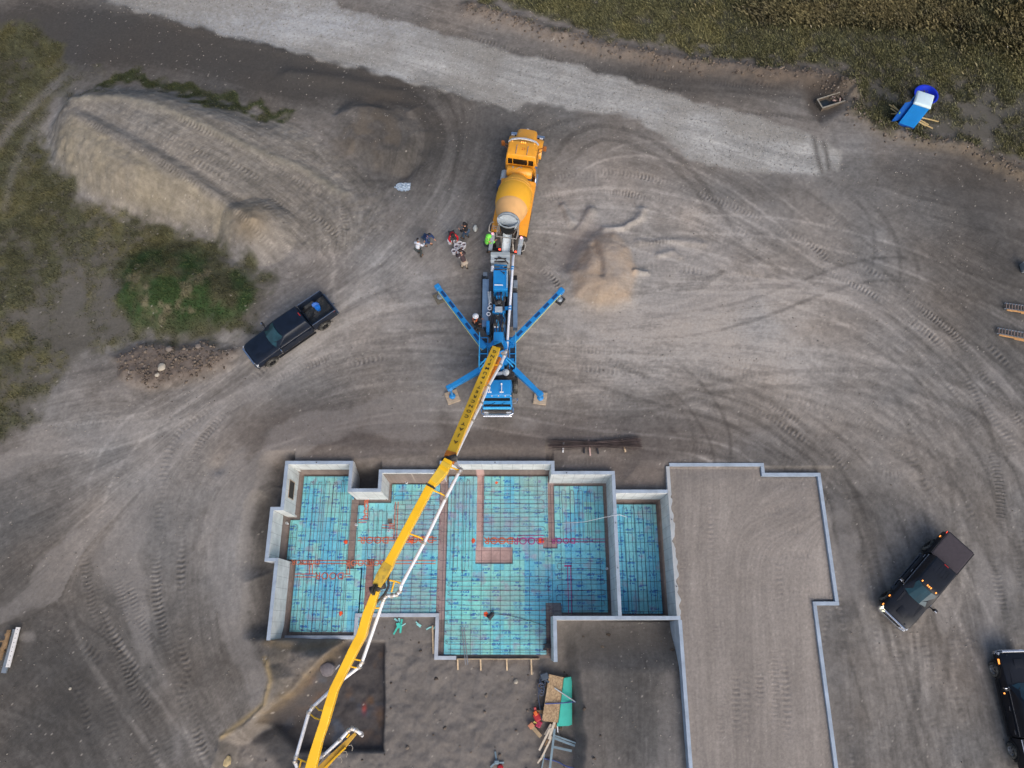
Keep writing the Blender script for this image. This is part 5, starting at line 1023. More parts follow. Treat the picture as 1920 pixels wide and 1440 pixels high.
for s, x in ((-1, -.98), (1, .86)):
    b = MB(); b.loft([[(x-.15, y, 1.28), (x+.15, y, 1.28), (x+.15, y, 1.44), (x+.09, y, 1.52), (x-.09, y, 1.52), (x-.15, y, 1.44)] for y in (-3.52, -4.05)], ); st1 = b.build('chute_section', GRL, mr, smooth=False)
    b = MB(); b.loft([[(x-.12, y, z), (x+.12, y, z), (x+.12, y, z+.12), (x-.12, y, z+.12)] for y, z in ((-4.06, 1.30), (-4.6, 1.1))]); b.build('chute_section', GRY, mr)
    b = MB(); b.lathe([(0, .07), (.05, .06)], frame((x, -3.56, 1.52), (x, -3.56, 1.6)), 10); b.build('marker_light', LITR, mr)
b = MB(); b.tube([(-1.0, -3.0, 2.0), (-1.18, -3.05, 1.9), (-1.24, -3.3, 1.9), (-1.22, -3.55, 1.7), (-.9, -3.6, 1.6)], .028); b.build('ladder_rail', STN, mr)
b = MB(); b.beam((-1.0, -3.2, .5), (-1.0, -3.25, 2.0), .04, .04); b.beam((-.75, -3.2, .5), (-.75, -3.25, 2.0), .04, .04)
for i in range(6): b.beam((-1.0, -3.22, .6+i*.25), (-.75, -3.22, .6+i*.25), .03, .03)
b.build('ladder', STN, mr)
b = MB(); b.cyl((1.13, -3.5, 1.28), (1.13, -3.62, 1.42), .14); b.build('hose_reel', FRM, mr)
b = MB(); b.tube([(1.05, -3.7, 1.3), (1.2, -3.9, 1.2), (1.15, -4.2, 1.1), (1.0, -4.3, 1.1)], .03); b.build('grab_rail', STN, mr)
for x in (-.42, .62):
    b = MB(); b.box((x, -4.3, .95), (.12, .06, .12), bev=.02); b.build('tail_light', REDLIT, mr)
b = MB(); b.box((0, -4.25, .8), (2.1, .12, .22)); b.build('rear_bumper', FRM, mr)
for s in (-1, 1):
    b = MB(); b.span(s*.72, s*1.1, -3.95, -3.88, .4, 1.2); b.build('mud_flap', FRM, mr)
    for y in (3.65, -1.35, -2.6):
        w0 = wheel(mr, s*.98, y, .52, .30, RIMC if y > 3 else RIMD); w0.rotation_euler = (0, 0, 0)
        for ch in w0.children: ch.rotation_euler = (0, 0, R(-90)) if s > 0 else (0, 0, R(-90))
# rotate tyres so their axle lies across the truck (wheels were built for +X forward)

# ------------------------------------------------------------------ concrete pump truck (world-aligned; cab to the south)
PB = mat('pump_blue', srgb(30, 132, 200), .42, 0, .10, 2.5, coat=.3, dirt=((.05, .16, .26), 2.5, .6)); PBD = mat('pump_dark_blue', srgb(20, 62, 112), .5, 0, .2, 3); PBL = mat('pump_light_blue', srgb(70, 180, 235), .4, 0, .1); SLT = mat('box_slate', srgb(112, 138, 166), .55, .2, .10, 3, dirt=((.13, .17, .22), 2.5, .6)); CHK = mat('checker_plate', (.10, .11, .13), .6, .3, .25, 12); PIPE = mat('delivery_pipe_white', srgb(226, 228, 234), .4, 0, .05, 1.5, dirt=((.55, .54, .52), 1.4, .6))
YEL = mat('boom_yellow', srgb(246, 190, 22), .42, 0, .07, 1.2, coat=.2, dirt=((.62, .42, .06), .9, .62)); YELD = mat('boom_worn', srgb(196, 160, 50), .6, 0, .22, 1.6, dirt=((.14, .10, .05), 1.2, .5)); BLKL = mat('boom_lettering', (.02, .018, .015), .6)
pr = empty('concrete_pump_truck', (-.80, 17.35, -.1), 0, 'blue concrete pump truck with yellow boom reaching over the foundation', 'pump truck')
PO = Vector((-.80, 17.35, -.1))
def Q(u, v, z): p = W(u, v, z); return Vector((p.x, p.y, z))-PO
def xy(u, v, z): p = Q(u, v, z); return p.x, p.y
def pbox(nm, u0, v0, u1, v1, zt, zb, m, par=None, bev=.03):
    x0, y0 = xy(u0, v0, zt); x1, y1 = xy(u1, v1, zt); b = MB(); b.span(x0, x1, y0, y1, zb+.1, zt+.1, bev=bev); return b.build(nm, m, par or pr, smooth=False)
b = MB()
for s in (-1, 1): b.beam((s*.42, -4.5, .95), (s*.42, 4.3, .95), .12, .3)
for y in (-4, -2, 0, 2, 4): b.beam((-.42, y, .95), (.42, y, .95), .1, .2)
b.build('chassis', FRM, pr)
# body parts from the rear (north) to the cab
hp = pbox('hopper', 921, 474, 955.6, 492, 1.5, .7, GRL)
x0, y0 = xy(921, 474, 1.5); x1, y1 = xy(955.6, 492, 1.5)
b = MB(); b.loft([[(x0-.02, y, 1.6+z), (x1+.02, y, 1.6+z), (x1+.02, y, 1.63+z), (x0-.02, y, 1.63+z)] for y, z in ((y0+.03, 0), (y0-.2, .05), ((y0+y1)/2, .03), (y1+.1, .06), (y1-.05, -.02))]); b.build('hopper_cover', mat('tarp_grey', srgb(176, 184, 186), .6, 0, .12, 2), hp)
b = MB(); b.box(((x0+x1)/2, y1+.12, 1.62), (.75, .3, .12)); b.tube([(x0+.2, y1, 1.6), (x0+.5, y1+.3, 1.75), (x1-.3, y1+.15, 1.7), (x1-.1, y1-.1, 1.6)], .04); b.build('agitator_drive', FRM, hp)
b = MB()
for v in (497, 503): p, q = Q(927, v, 1.7), Q(951, v+1, 1.7); b.beam(p, q, .06, .06)
p, q = Q(934, 497, 1.7), Q(946, 504, 1.7); b.beam(p, q, .04, .04); p, q = Q(946, 497, 1.7), Q(934, 504, 1.7); b.beam(p, q, .04, .04); b.build('rear_cross_frame', PB, pr)
b = MB(); p = Q(923.5, 500, 1.8); b.cyl(p, p+Vector((0, -.32, .06)), .10); b.build('lubricator', WHT, pr)
hb = pbox('water_box', 925, 506, 952, 543, 2.1, 1.1, PB, bev=.06)
b = MB(); p, q = Q(927, 535.5, 2.11), Q(943, 536, 2.11); b.beam(p+Vector((0, 0, .1)), q+Vector((0, 0, .1)), .07, .02); b.build('box_label', WHT, hb)
b = MB(); p = Q(945, 513, 2.12)+Vector((0, 0, .1)); b.cyl(p, p+Vector((0, 0, .04)), .05); b.tube([Q(939, 508, 2.2), Q(943, 511, 2.22), Q(946, 515, 2.2)], .02); b.build('box_latch', FRM, hb)
b = MB(); b.beam(Q(951, 507, 2.14)+Vector((0, 0, .1)), Q(950.5, 541, 2.14)+Vector((0, 0, .1)), .035, .035); b.build('box_rail', mat('cream_rail', srgb(196, 206, 190), .5), hb)
for nm, a in (('side_locker', (905, 523, 915.6, 612, 1.25, .75)), ('side_locker', (962, 549, 970.3, 614, 1.25, .75))): pbox(nm, *a, SLT, bev=.015)
pbox('battery_box', 962.5, 525, 970.5, 539, 1.15, .7, GRY, bev=.02); pbox('rear_step', 906, 510, 914, 521, .9, .55, GRY, bev=.02)
pbox('walkway', 915.9, 511, 924, 606, 1.15, 1.08, CHK, bev=0); pbox('walkway', 952.5, 548, 961.7, 612, 1.15, 1.08, CHK, bev=0); pbox('walkway', 925, 545, 952, 606, 1.0, .95, CHK, bev=0)
b = MB(); 
for (u0, v0, u1, v1, r) in ((915.5, 547, 916.5, 562, .05), ): b.cyl(Q(u0, v0, 1.35), Q(u1, v1, 1.35), r)
b.build('spare_pipe', GRL, pr)
b = MB(); b.cyl(Q(920.6, 547, 1.4), Q(918.3, 567, 1.4), .09); b.build('spare_pipe', GRL, pr)
def ringy(c, R_, r, m, nm):
    b = MB(); n = 18; b.tube([c+Vector((R_*math.cos(6.2832*i/n), R_*math.sin(6.2832*i/n), 0)) for i in range(n+1)], r, 8); return b.build(nm, m, pr, smooth=True)
for u, v, r in ((920, 570.5, .105), (918, 578, .11), (916, 588.7, .11)): ringy(Q(u, v, 1.4), r, .032, PIPE, 'pipe_clamp_ring')
b = MB(); b.box(Q(936.5, 552, 1.55), (.35, .6, .5), bev=.04); b.build('hydraulic_block', PBD, pr); b = MB(); b.box(Q(936.8, 559, 1.6), (.44, .12, .5), bev=.02); b.build('manifold', PB, pr)
b = MB(); b.box(Q(935, 569, 1.45), (.5, .38, .4), bev=.05); b.cyl(Q(936, 567, 1.6), Q(936, 567, 1.85), .1); b.build('pump_motor', FRM, pr)
pbox('oil_cooler', 928, 574.5, 942, 584, 1.8, 1.1, GRL, bev=.02)
b = MB(); b.box(Q(935, 586.5, 1.5), (.75, .16, .3), bev=.02); b.box(Q(927, 580, 1.4), (.14, .5, .4), bev=.02); b.build('cooler_frame', PB, pr)
for u0, v0, u1, v1, r, m in ((940.5, 588, 938, 617, .06, PBD), (932, 600, 936, 617, .07, PBL), (930, 590, 934, 606, .05, FRM), (947, 575, 946, 650, .03, PB), (944, 588, 944.5, 650, .03, PBL), (926, 606, 925.5, 650, .03, GRY)):
    b = MB(); b.cyl(Q(u0, v0, 1.55), Q(u1, v1, 1.55), r); b.build('pumping_cylinder' if r > .06 else 'hydraulic_line', m, pr)
b = MB(); b.box(Q(934, 620, 1.45), (.42, .25, .35), bev=.03); b.build('valve_block', PB, pr); b = MB(); b.cyl(Q(925.5, 613, 1.75), Q(934, 613.3, 1.75), .06); b.build('accumulator', WHT, pr)
b = MB(); b.box(Q(915, 615, 1.5), (.2, .75, .6), bev=.06); b.build('support_leg_box', PB, pr)
b = MB()
rr = random.Random(8)
for i in range(9): u = 927+i*2.2; b.tube([Q(u, 612+rr.random()*6, 1.3), Q(u+rr.uniform(-2, 2), 624, 1.45), Q(u+rr.uniform(-3, 3), 638, 1.4)], .022, 5)
for i in range(4): b.tube([Q(905+i*3, 610+i*2, 1.0), Q(910+i*2, 622, 1.25), Q(918+i, 632, 1.3)], .025, 5)
b.box(Q(936, 628, 1.1), (.8, .9, .4)); b.build('hose_bundle', FRM, pr)
b = MB()
for k in range(7): u = 926+k*3.4; b.tube([Q(u, 588+k % 3*3, 1.75), Q(u+rr.uniform(-3, 3), 600, 1.85), Q(u+rr.uniform(-3, 3), 616, 1.8), Q(u+rr.uniform(-2, 2), 634, 1.7)], .03, 5)
for k in range(5): u = 927+k*5; b.tube([Q(u, 544, 1.7), Q(u+rr.uniform(-4, 4), 552, 1.95), Q(u+rr.uniform(-3, 3), 566, 1.8)], .028, 5)
b.tube([Q(925, 510, 2.0), Q(922, 540, 1.6), Q(923, 590, 1.6), Q(919, 618, 1.5), Q(924, 645, 1.5)], .035, 6); b.tube([Q(953, 508, 2.0), Q(955, 545, 1.5), Q(952, 600, 1.5), Q(950, 640, 1.5)], .035, 6)
b.build('hose_bundle', FRM, pr)
# turret pedestal, outrigger box and railed platforms
b = MB(); c = Q(936, 664, 1.2); b.box(c, (1.0, 1.5, .5), bev=.08); b.beam(c+Vector((-.9, -.5, 0)), c+Vector((.9, -.5, 0)), .3, .4); b.beam(c+Vector((-.9, .5, 0)), c+Vector((.9, .5, 0)), .3, .4); b.lathe([(0, .50), (.5, .46), (.9, .44), (1.5, .36)], frame(c, c+Vector((0, 0, 1))), 24); b.build('pedestal', PB, pr, smooth=True)
b = MB(); b.lathe([(0, .52), (.16, .52)], frame(c+Vector((0, 0, 1.1)), c+Vector((0, 0, 2))), 28); b.box(c+Vector((0, .05, 1.9)), (.55, .6, 1.4), bev=.06); b.build('turret', PB, pr, smooth=True)
for ul, ur in ((900, 914), (955.5, 967)):
    x0, y0 = xy(ul, 633, 1.4); x1, y1 = xy(ur, 694, 1.4); b = MB()
    for x in (x0, x1): b.beam((x, y0, 1.5), (x, y1, 1.5), .05, .05)
    for k in range(5): y = y0+(y1-y0)*k/4; b.beam((x0, y, 1.5), (x1, y, 1.5), .05, .05)
    b.beam((x0, y0, 1.5), (x1, y0+(y1-y0)*.25, 1.5), .04, .04); b.beam((x1, y1, 1.5), (x0, y0+(y1-y0)*.75, 1.5), .04, .04)
    pf = b.build('platform_frame', PB, pr)
    b = MB(); b.span(x0+.04, x1-.04, y0-.05, y1+.05, 1.38, 1.42); b.build('platform_plate', mat('plate_blue_grey', srgb(38, 52, 66), .6, 0, .25, 8), pf)
    b = MB(); xm = x0 if ul < 920 else x1
    for zz in (1.9, 2.35): b.beam((xm, y0, zz), (xm, y1, zz), .03, .03)
    for k in range(4): y = y0+(y1-y0)*k/3; b.beam((xm, y, 1.5), (xm, y, 2.35), .03, .03)
    b.build('handrail', PBL, pf)
b = MB()
for u0, v0, u1, v1 in ((912, 672, 899, 685), (914, 676, 900, 692), (949, 674, 962, 688), (951, 671, 966, 683)): b.beam(Q(u0, v0, 1.75), Q(u1, v1, 1.75), .06, .06)
b.build('step_rail', PBL, pr)
# outriggers with jacks; the pads under them lie loose on the ground
OUTR = [((909, 655), (821, 540), True), ((958, 645), (1052, 547), True), ((902, 694), (843, 728), False), ((964, 694), (1012, 740), False)]
JK = [(825.5, 558.5), (1049, 563), (848.5, 744), (1013, 747)]
for (pa, pb_, tri), jk in zip(OUTR, JK):
    A_ = Q(*pa, 1.25); B_ = Q(*pb_, 1.25); b = MB()
    A_.z += .1; B_.z += .1
    b.beam(A_, B_, .34, .36, .26, .30); d = (B_-A_).normalized(); b.box(B_, (.34, .34, .34), rz=math.atan2(d.y, d.x), bev=.05); ou = b.build('outrigger', PB, pr, bevel=.02)
    if tri:
        for k in range(5):
            t0, t1 = .12+k*.175, .12+k*.175+.095; w0 = .10
            b = MB(); b.beam(A_.lerp(B_, t0)+Vector((0, 0, .185-.03*t0)), A_.lerp(B_, t1)+Vector((0, 0, .185-.03*t1)), w0*1.7, .012); b.build('recess_panel', PBD, ou)
        nrm = Vector((-d.y, d.x, 0)); sd2 = 1 if pa[0] < 930 else -1
        b = MB(); b.beam(A_+nrm*.2*sd2, A_.lerp(B_, .95)+nrm*.15*sd2, .02, .06); b.build('hydraulic_line', mat('pale_yellow', srgb(214, 220, 150), .6), ou)
    g_ = G(*jk, 0); top = Vector((g_.x, g_.y, g_.z+.14))-PO
    e_ = B_+Vector((0, 0, -.1)); e2 = Vector((top.x, top.y, e_.z)); b = MB(); b.cyl(e2, top+Vector((0, 0, .1)), .07, seg=12); b.lathe([(0, .2), (.05, .18), (.09, .09)], frame(top, top+Vector((0, 0, 1))), 14); b.beam(B_, e2, .2, .2); b.build('jack', GRY if tri else PB, ou)
# delivery pipe along the deck, muffler, air cleaner
b = MB(); pts = [Q(963, 479, 1.5), Q(962, 486, 1.7), Q(961.2, 500, 1.9), Q(958, 548, 1.9), Q(954, 600, 1.9), Q(951, 645, 1.9), Q(949.5, 656, 2.1)]
b.tube(spline(pts, 4), .075, 12); dp = b.build('delivery_pipe', PIPE, pr, smooth=True)
for u, v in ((961, 501), (960.3, 505), (956.4, 575), (956, 580), (951.6, 640)):
    p = Q(u, v, 1.9); b = MB(); b.cyl(p+Vector((0, -.04, 0)), p+Vector((0, .04, 0)), .10); b.build('pipe_coupling', PB, dp)
b = MB(); b.beam(Q(948, 578, 1.7), Q(956, 578, 1.8), .2, .12); b.build('pipe_bracket', PB, dp)
b = MB(); b.cyl(Q(929, 701, 1.9), Q(942, 699.5, 1.9), .11); b.lathe([(0, .17), (.12, .2), (.2, .2), (.26, .1), (.30, .08)], frame(Q(948.5, 700, 1.7), Q(948.5, 700, 1.7)+Vector((0, 0, 1))), 20); b.build('air_cleaner', mat('dull_white', srgb(196, 202, 204), .5), pr, smooth=True)
b = MB(); b.box(Q(940, 702, 1.2), (1.6, .5, .6), bev=.05); b.build('engine_tunnel', FRM, pr); pbox('turret_guard', 937, 676, 945, 691, 2.0, 1.2, PB)
# cab-over cab
x0, y0 = xy(903.5, 709, 2.7); x1, y1 = xy(960, 741, 2.7)
b = MB(); b.loft([[(x0+i, y0-j, z), (x1-i, y0-j, z), (x1-i, y1-.06+k, z), (x0+i, y1-.06+k, z)] for z, i, j, k in ((.75, 0, 0, -.22), (1.55, -.02, 0, -.24), (2.0, 0, .02, -.20), (2.62, .04, .04, .02), (2.76, .10, .10, .08), (2.80, .3, .3, .3))]); cbo = b.build('cab', PB, pr, smooth=True, bevel=.03)
yf = y1-.06
b = MB(); b.loft([[(x0+.08, yf-.24-d, 1.72), (x1-.08, yf-.24-d, 1.72), (x1-.12, yf-.0-d, 2.52), (x0+.12, yf-.0-d, 2.52)] for d in (-.03, .03)]); ws = b.build('windscreen', GLD, cbo)
b = MB(); b.beam((x0+.3, yf-.30, 1.75), (x0+.75, yf-.16, 2.15), .02, .02); b.beam((x0+.9, yf-.30, 1.75), (x0+1.3, yf-.16, 2.15), .02, .02); b.build('wiper', BLKP, ws)
b = MB(); b.box(((x0+x1)/2, yf-.30, 1.48), (x1-x0-.1, .08, .28), bev=.02); b.build('front_panel', PBL, cbo); b = MB(); b.box(((x0+x1)/2, yf-.34, 1.16), (x1-x0-.3, .08, .3), bev=.02); b.build('grille', FRM, cbo)
b = MB(); xa, xb = x0-.08, x1+.08; b.tube([(xa, yf-.15, 1.0), (xa+.02, yf-.5, 1.02), (xa+.25, yf-.62, 1.02), (xb-.25, yf-.62, 1.02), (xb-.02, yf-.5, 1.02), (xb, yf-.15, 1.0)], .045); b.tube([(xa+.1, yf-.55, .6), (xb-.1, yf-.55, .6)], .05); b.box(((xa+xb)/2, yf-.48, .72), (xb-xa-.1, .16, .26), bev=.03); b.build('front_bumper', CHR, pr)
for s, xx in ((-1, x0+.2), (1, x1-.2)):
    b = MB(); b.box((xx, yf-.42, .98), (.26, .06, .18), bev=.02); b.build('headlight', HDL, pr)
for xx in (.05, .32, .56, .80, 1.0):
    b = MB(); b.box((x0+(x1-x0)*(.04+.92*xx), yf+.04, 2.73), (.08, .07, .05), bev=.012); b.build('roof_marker', HDL, cbo)
for u, v0, v1 in ((940.5, 720, 735), (918, 727, 735)):
    b = MB(); b.cyl(Q(u, v0, 2.83), Q(u, v1, 2.83), .025); b.box(Q(u, v1+.3, 2.82), (.22, .07, .06)); b.cyl(Q(u, v0, 2.8), Q(u, v0, 2.88), .05); b.build('air_horn', WHT, cbo)
for s, xx in ((-1, x0), (1, x1)):
    b = MB(); b.beam((xx, yf+.02, 2.3), (xx+s*.28, yf-.02, 2.3), .03, .03); b.box((xx+s*.30, yf-.04, 2.05), (.08, .16, .5), bev=.02); b.tube([(xx, yf-.1, 1.7), (xx+s*.3, yf-.05, 1.75)], .015); b.build('mirror', CHR, pr)
    b = MB(); b.span(xx-.02, xx+.02, y0-.75, yf+.1, 1.85, 2.45); b.build('side_window', GLD, cbo)
for s in (-1, 1):
    for y in (-3.45, 1.6, 2.95):
        w0 = wheel(pr, s*.98+.02, y, .52, .30, RIMC if y < 0 else RIMD)
        for ch in w0.children: ch.rotation_euler = (0, 0, R(90))
for s in (-1, 1):
    b = MB(); b.loft([[(s*.8, y, z), (s*1.12, y, z), (s*1.12, y, z-.05), (s*.8, y, z-.05)] for y, z in ((3.75, .9), (3.5, 1.12), (2.9, 1.17), (2.3, 1.13), (1.0, 1.13))]); b.build('mud_guard', FRM, pr)
# ---- the boom, drawn through its joints
def BQ(u, v, z): return Q(u, v, z)
def path_beam(nm, pts, m, par, top_w=None):
    """pts: (u, v, z, width, height) -> box beam with a bent path"""
    P_ = [BQ(*p[:3]) for p in pts]; b = MB(); secs = []
    for i, p in enumerate(P_):
        d = (P_[min(i+1, len(P_)-1)]-P_[max(i-1, 0)]).normalized(); y = Vector((0, 0, 1)).cross(d).normalized(); z = d.cross(y); w_, h_ = pts[i][3]/2, pts[i][4]/2
        secs.append([p+y*w_-z*h_, p-y*w_-z*h_, p-y*w_+z*h_, p+y*w_+z*h_])
    b.loft(secs); o = b.build(nm, m, par, bevel=.018); return o, P_
s1, p1 = path_beam('boom_section', [(930, 656, 4.2, .46, .5), (900, 725, 5.6, .48, .56), (862, 815, 7.8, .46, .52), (843, 860, 8.8, .46, .46)], YEL, pr)
for nm, pts in (('boom_section', [(841, 864, 9.3, .40, .44), (832, 881, 9.35, .44, .46), (811, 907, 9.35, .36, .40), (803, 920, 9.3, .36, .38), (768, 985, 9.1, .36, .38), (735, 1046, 8.9, .37, .4), (728, 1061, 8.85, .44, .42), (716, 1082, 8.8, .44, .42), (712, 1092, 8.75, .36, .38)]),):
    s2, p2 = path_beam(nm, pts, YEL, pr)
def cuff(par, pts, m, nm='boom_collar'):
    o, _ = path_beam(nm, pts, m, par); return o
cuff(s2, [(729, 1057, 8.86, .46, .45), (716, 1081, 8.8, .47, .45), (708, 1098, 8.75, .40, .44)], YELD); cuff(s2, [(808, 909.5, 9.36, .42, .45), (806, 913, 9.35, .42, .45)], FRM); cuff(s2, [(838, 870, 9.32, .44, .47), (826, 889, 9.35, .44, .47), (813, 905, 9.36, .385, .42)], mat('boom_dusty', srgb(226, 186, 58), .55, 0, .12, 1.5)); cuff(s1, [(846, 853, 8.68, .50, .5), (842, 862, 8.86, .50, .5)], mat('rust_orange', srgb(206, 118, 34), .6))
s3, p3 = path_beam('boom_section', [(706, 1106, 8.6, .30, .34), (697, 1132, 8.4, .36, .40), (690, 1150, 8.3, .38, .42), (684, 1171, 8.2, .38, .42), (679, 1190, 8.1, .41, .46), (665, 1216, 8.0, .39, .44), (651, 1244, 7.8, .37, .42), (642, 1262, 7.7, .36, .40), (627, 1292, 7.6, .36, .38), (618, 1322, 7.5, .38, .40), (609, 1354, 7.3, .38, .38), (598, 1386, 7.1, .36, .36), (590, 1415, 7.0, .42, .38), (583, 1441, 6.9, .44, .4), (572, 1478, 6.7, .36, .36)], YEL, pr)
s4, p4 = path_beam('boom_section', [(570, 1480, 6.1, .34, .3), (598, 1446, 5.9, .34, .3), (620, 1423, 5.7, .30, .26), (645, 1398, 5.5, .24, .2), (667, 1375, 5.4, .14, .12)], mat('boom_tip_worn', srgb(206, 160, 60), .6, 0, .2, 2), pr)
b = MB(); b.beam(BQ(609, 1440, 5.9), BQ(648, 1402, 5.65), .07, .16); b.build('tip_edge_rail', YEL, s4)
b = MB()
for t in (.35, .52, .7):
    c = BQ(609+58*t+4, 1440-66*t+4, 5.5); b.tube([c, c+Vector((.14, .02, .02)), c+Vector((.2, -.1, 0)), c+Vector((.16, -.22, -.03))], .015, 5)
b.build('hose_hook', STN, s4)
b = MB()   # joint pins and slots
for c, r in ((BQ(843, 861, 9.0), .16), (BQ(708, 1102, 8.75), .13)):
    b = MB(); b.cyl(c+Vector((-.34, -.1, 0)), c+Vector((.34, .1, 0)), r); b.build('joint_pin', FRM, s2)
b = MB()
for k in (-1, 1):
    pts = [BQ(704+k*2.2+1, 1096, 9.0), BQ(701+k*2.8, 1104, 9.0), BQ(699.5+k*2.2, 1111, 8.95), BQ(700.5, 1115, 8.9)]; b.tube(pts, .06, 6)
b.build('joint_link', mat('grease_black', (.02, .017, .01), .5), s2)
b = MB(); b.tube(spline([BQ(738, 1051, 8.7), BQ(733, 1067, 8.7), BQ(728, 1083, 8.6), BQ(728, 1100, 8.5), BQ(718, 1118, 8.4), BQ(706, 1130, 8.3)], 4), .055, 8); b.build('hydraulic_hose', FRM, s2)
b = MB(); b.cyl(BQ(936, 672, 3.4), BQ(914, 716, 4.9), .12); b.cyl(BQ(914, 716, 4.9), BQ(905, 733, 5.3), .07); b.build('boom_cylinder', mat('rust_orange', srgb(206, 118, 34), .6), pr)
b = MB(); b.box(BQ(932, 653, 4.1), (.7, .35, .4), rz=R(25), bev=.04); b.tube([BQ(925, 651, 4.3), BQ(935, 649, 4.5), BQ(943, 652, 4.3)], .04); b.build('boom_foot_bracket', mat('grease_black', (.02, .017, .01), .5), s1)
# delivery pipe carried on arms beside each section
def bpipe(pts, par, arms=()):
    b = MB(); P_ = [BQ(*p) for p in pts]; b.tube(P_, .078, 12); o = b.build('boom_pipe', PIPE, par, smooth=True)
    for p, q in zip(P_[1:-1], P_[2:]):
        b = MB(); d = (q-p).normalized(); b.cyl(p-d*.06, p+d*.06, .11); b.build('pipe_coupling', STN, o)
    for a in arms:
        b = MB(); b.tube([BQ(*k) for k in a], .035, 6); b.build('pipe_arm', YEL, par)
    return o
bpipe([(949, 656, 2.1), (948, 660, 3.6), (943, 662, 4.3), (946, 667, 4.3), (938, 685, 4.6), (915, 725, 5.5), (902, 757, 6.2), (885, 790, 7.0), (851, 861, 8.5)], s1, [((905, 720, 5.5), (915, 725, 5.5)), ((890, 755, 6.2), (902, 757, 6.2)), ((873, 787, 7.0), (885, 790, 7.0)), ((846, 852, 8.4), (855, 854, 8.4)), ((922, 684, 4.6), (938, 685, 4.6))])
bpipe([(851, 861, 8.5), (853, 868, 8.6), (864, 881, 8.8), (860, 886, 8.9), (835, 935, 8.9), (795, 1018, 8.7), (753, 1096, 8.5)], s2, [((838, 876, 8.95), (845, 876, 8.9), (856, 880, 8.9), (863, 882, 8.85)), ((808, 918, 9.1), (826, 925, 9.0), (833, 929, 8.9), (834, 935, 8.9)), ((768, 1001, 8.9), (784, 1006, 8.8), (792, 1010, 8.7), (794, 1016, 8.7)), ((730, 1088, 8.6), (742, 1090, 8.5), (752, 1094, 8.5)), ((739, 1091, 8.5), (734, 1110, 8.3))])
bpipe([(753, 1096, 8.5), (750, 1108, 8.3), (744, 1115, 8.2), (735, 1117, 8.2), (724, 1117, 8.2), (719, 1125, 8.1), (679, 1241, 7.2), (674, 1250, 7.1), (640, 1276, 6.7), (586, 1326, 6.6), (579, 1336, 6.6), (555, 1420, 6.5), (553, 1428, 6.5), (558, 1442, 6.4), (566, 1470, 6.2)], s3,
      [((703, 1140, 8.1), (714, 1140, 8.0)), ((664, 1236, 7.6), (678, 1239, 7.2)), ((657, 1250, 7.4), (668, 1252, 7.1)), ((608, 1333, 7.1), (598, 1331, 6.9), (591, 1324, 6.6)), ((602, 1350, 7.0), (590, 1346, 6.8), (583, 1340, 6.6)), ((576, 1430, 6.7), (558, 1422, 6.5)), ((565, 1425, 6.6), (561, 1440, 6.4))])
o_ = bpipe([(560, 1500, 5.7), (598, 1424, 5.7), (607, 1416, 5.7), (637, 1388, 5.6), (653, 1370, 5.5), (659, 1366, 5.5), (667, 1369, 5.4), (677, 1376, 5.2), (679, 1379, 4.6)], s4, [((650, 1383, 5.5), (655, 1376, 5.5))])
# lettering on the first boom section: stacked letters read from the elbow back to the turret
TXTP = [('A', 846, 833), ('J', 851.5, 822.5), ('A', 857, 811), ('Y', 861, 800), ('C', 868.5, 785), ('O', 873, 775.5), ('N', 877.5, 767), ('C', 881, 758.5), ('R', 885, 749.5), ('E', 889, 741), ('T', 892.5, 733), ('E', 897, 724.5), ('P', 903.5, 712.5), ('U', 907.5, 705.5), ('M', 911, 696.5), ('P', 914.5, 688.5), ('I', 918, 681), ('N', 921.5, 673.5), ('G', 924.5, 666.5)]
e0, e1 = p1[0], p1[-1]; 
for ch, u, v in TXTP:
    # height of the boom top at this place
    bestd = None
    for a_, c_ , pa, pb_ in ((p1[i], p1[i+1], None, None) for i in range(3)):
        for k in range(40):
            p = a_.lerp(c_, k/39); uu, vv = uv_of(p.x+PO.x, p.y+PO.y, p.z+PO.z)
            dd = (uu-u)**2+(vv-v)**2
            if bestd is None or dd < bestd[0]: bestd = (dd, p.copy(), (c_-a_).normalized())
    _, p, d = bestd; y = Vector((0, 0, 1)).cross(d).normalized(); z = d.cross(y)
    M = Matrix((-y*-1, d, z)).transposed().to_4x4()   # local +Y along the boom towards the elbow
    X_ = d.cross(z); M = Matrix((X_, d, z)).transposed().to_4x4()
    hgt = .27+.04*(0)
    M.translation = p+z*(.285)+X_*-.02; text_obj('letter', ch, .30, BLKL, M, s1, .006)
# ------------------------------------------------------------------ loose things round the site
def put(b, nm, m, label, cat, loc=(0, 0, 0), group=None, smooth=False, bevel=0):
    return tag(b.build(nm, m, loc=loc, smooth=smooth, bevel=bevel), label, cat, group)
# outrigger pads
PADW = mat('pad_timber', srgb(176, 158, 136), .8, 0, .15, 5)
for (u, v), m, sz, rz, lab in (((825.5, 559), mat('pad_weathered', srgb(112, 106, 92), .9, 0, .2, 6), .72, .5, 'weathered timber pad under the north-west blue outrigger'), ((1049, 563.5), mat('pad_black', (.03, .03, .03), .7, 0, .2), .55, .9, 'small black pad under the north-east blue outrigger'),
                               ((848.5, 745), PADW, .78, .35, 'square tan pad under the south-west blue outrigger'), ((1013, 747.5), PADW, .78, -.15, 'square tan pad under the south-east blue outrigger')):
    g_ = G(u, v); b = MB()
    for k in range(4): b.box((0, (k-1.5)*sz/4, .07), (sz, sz/4-.008, .13), bev=.01)
    o = put(b, 'outrigger_pad', m, lab, 'pad', g_+Vector((0, 0, .0)), 'pads under the outriggers'); o.rotation_euler = (0, 0, rz)
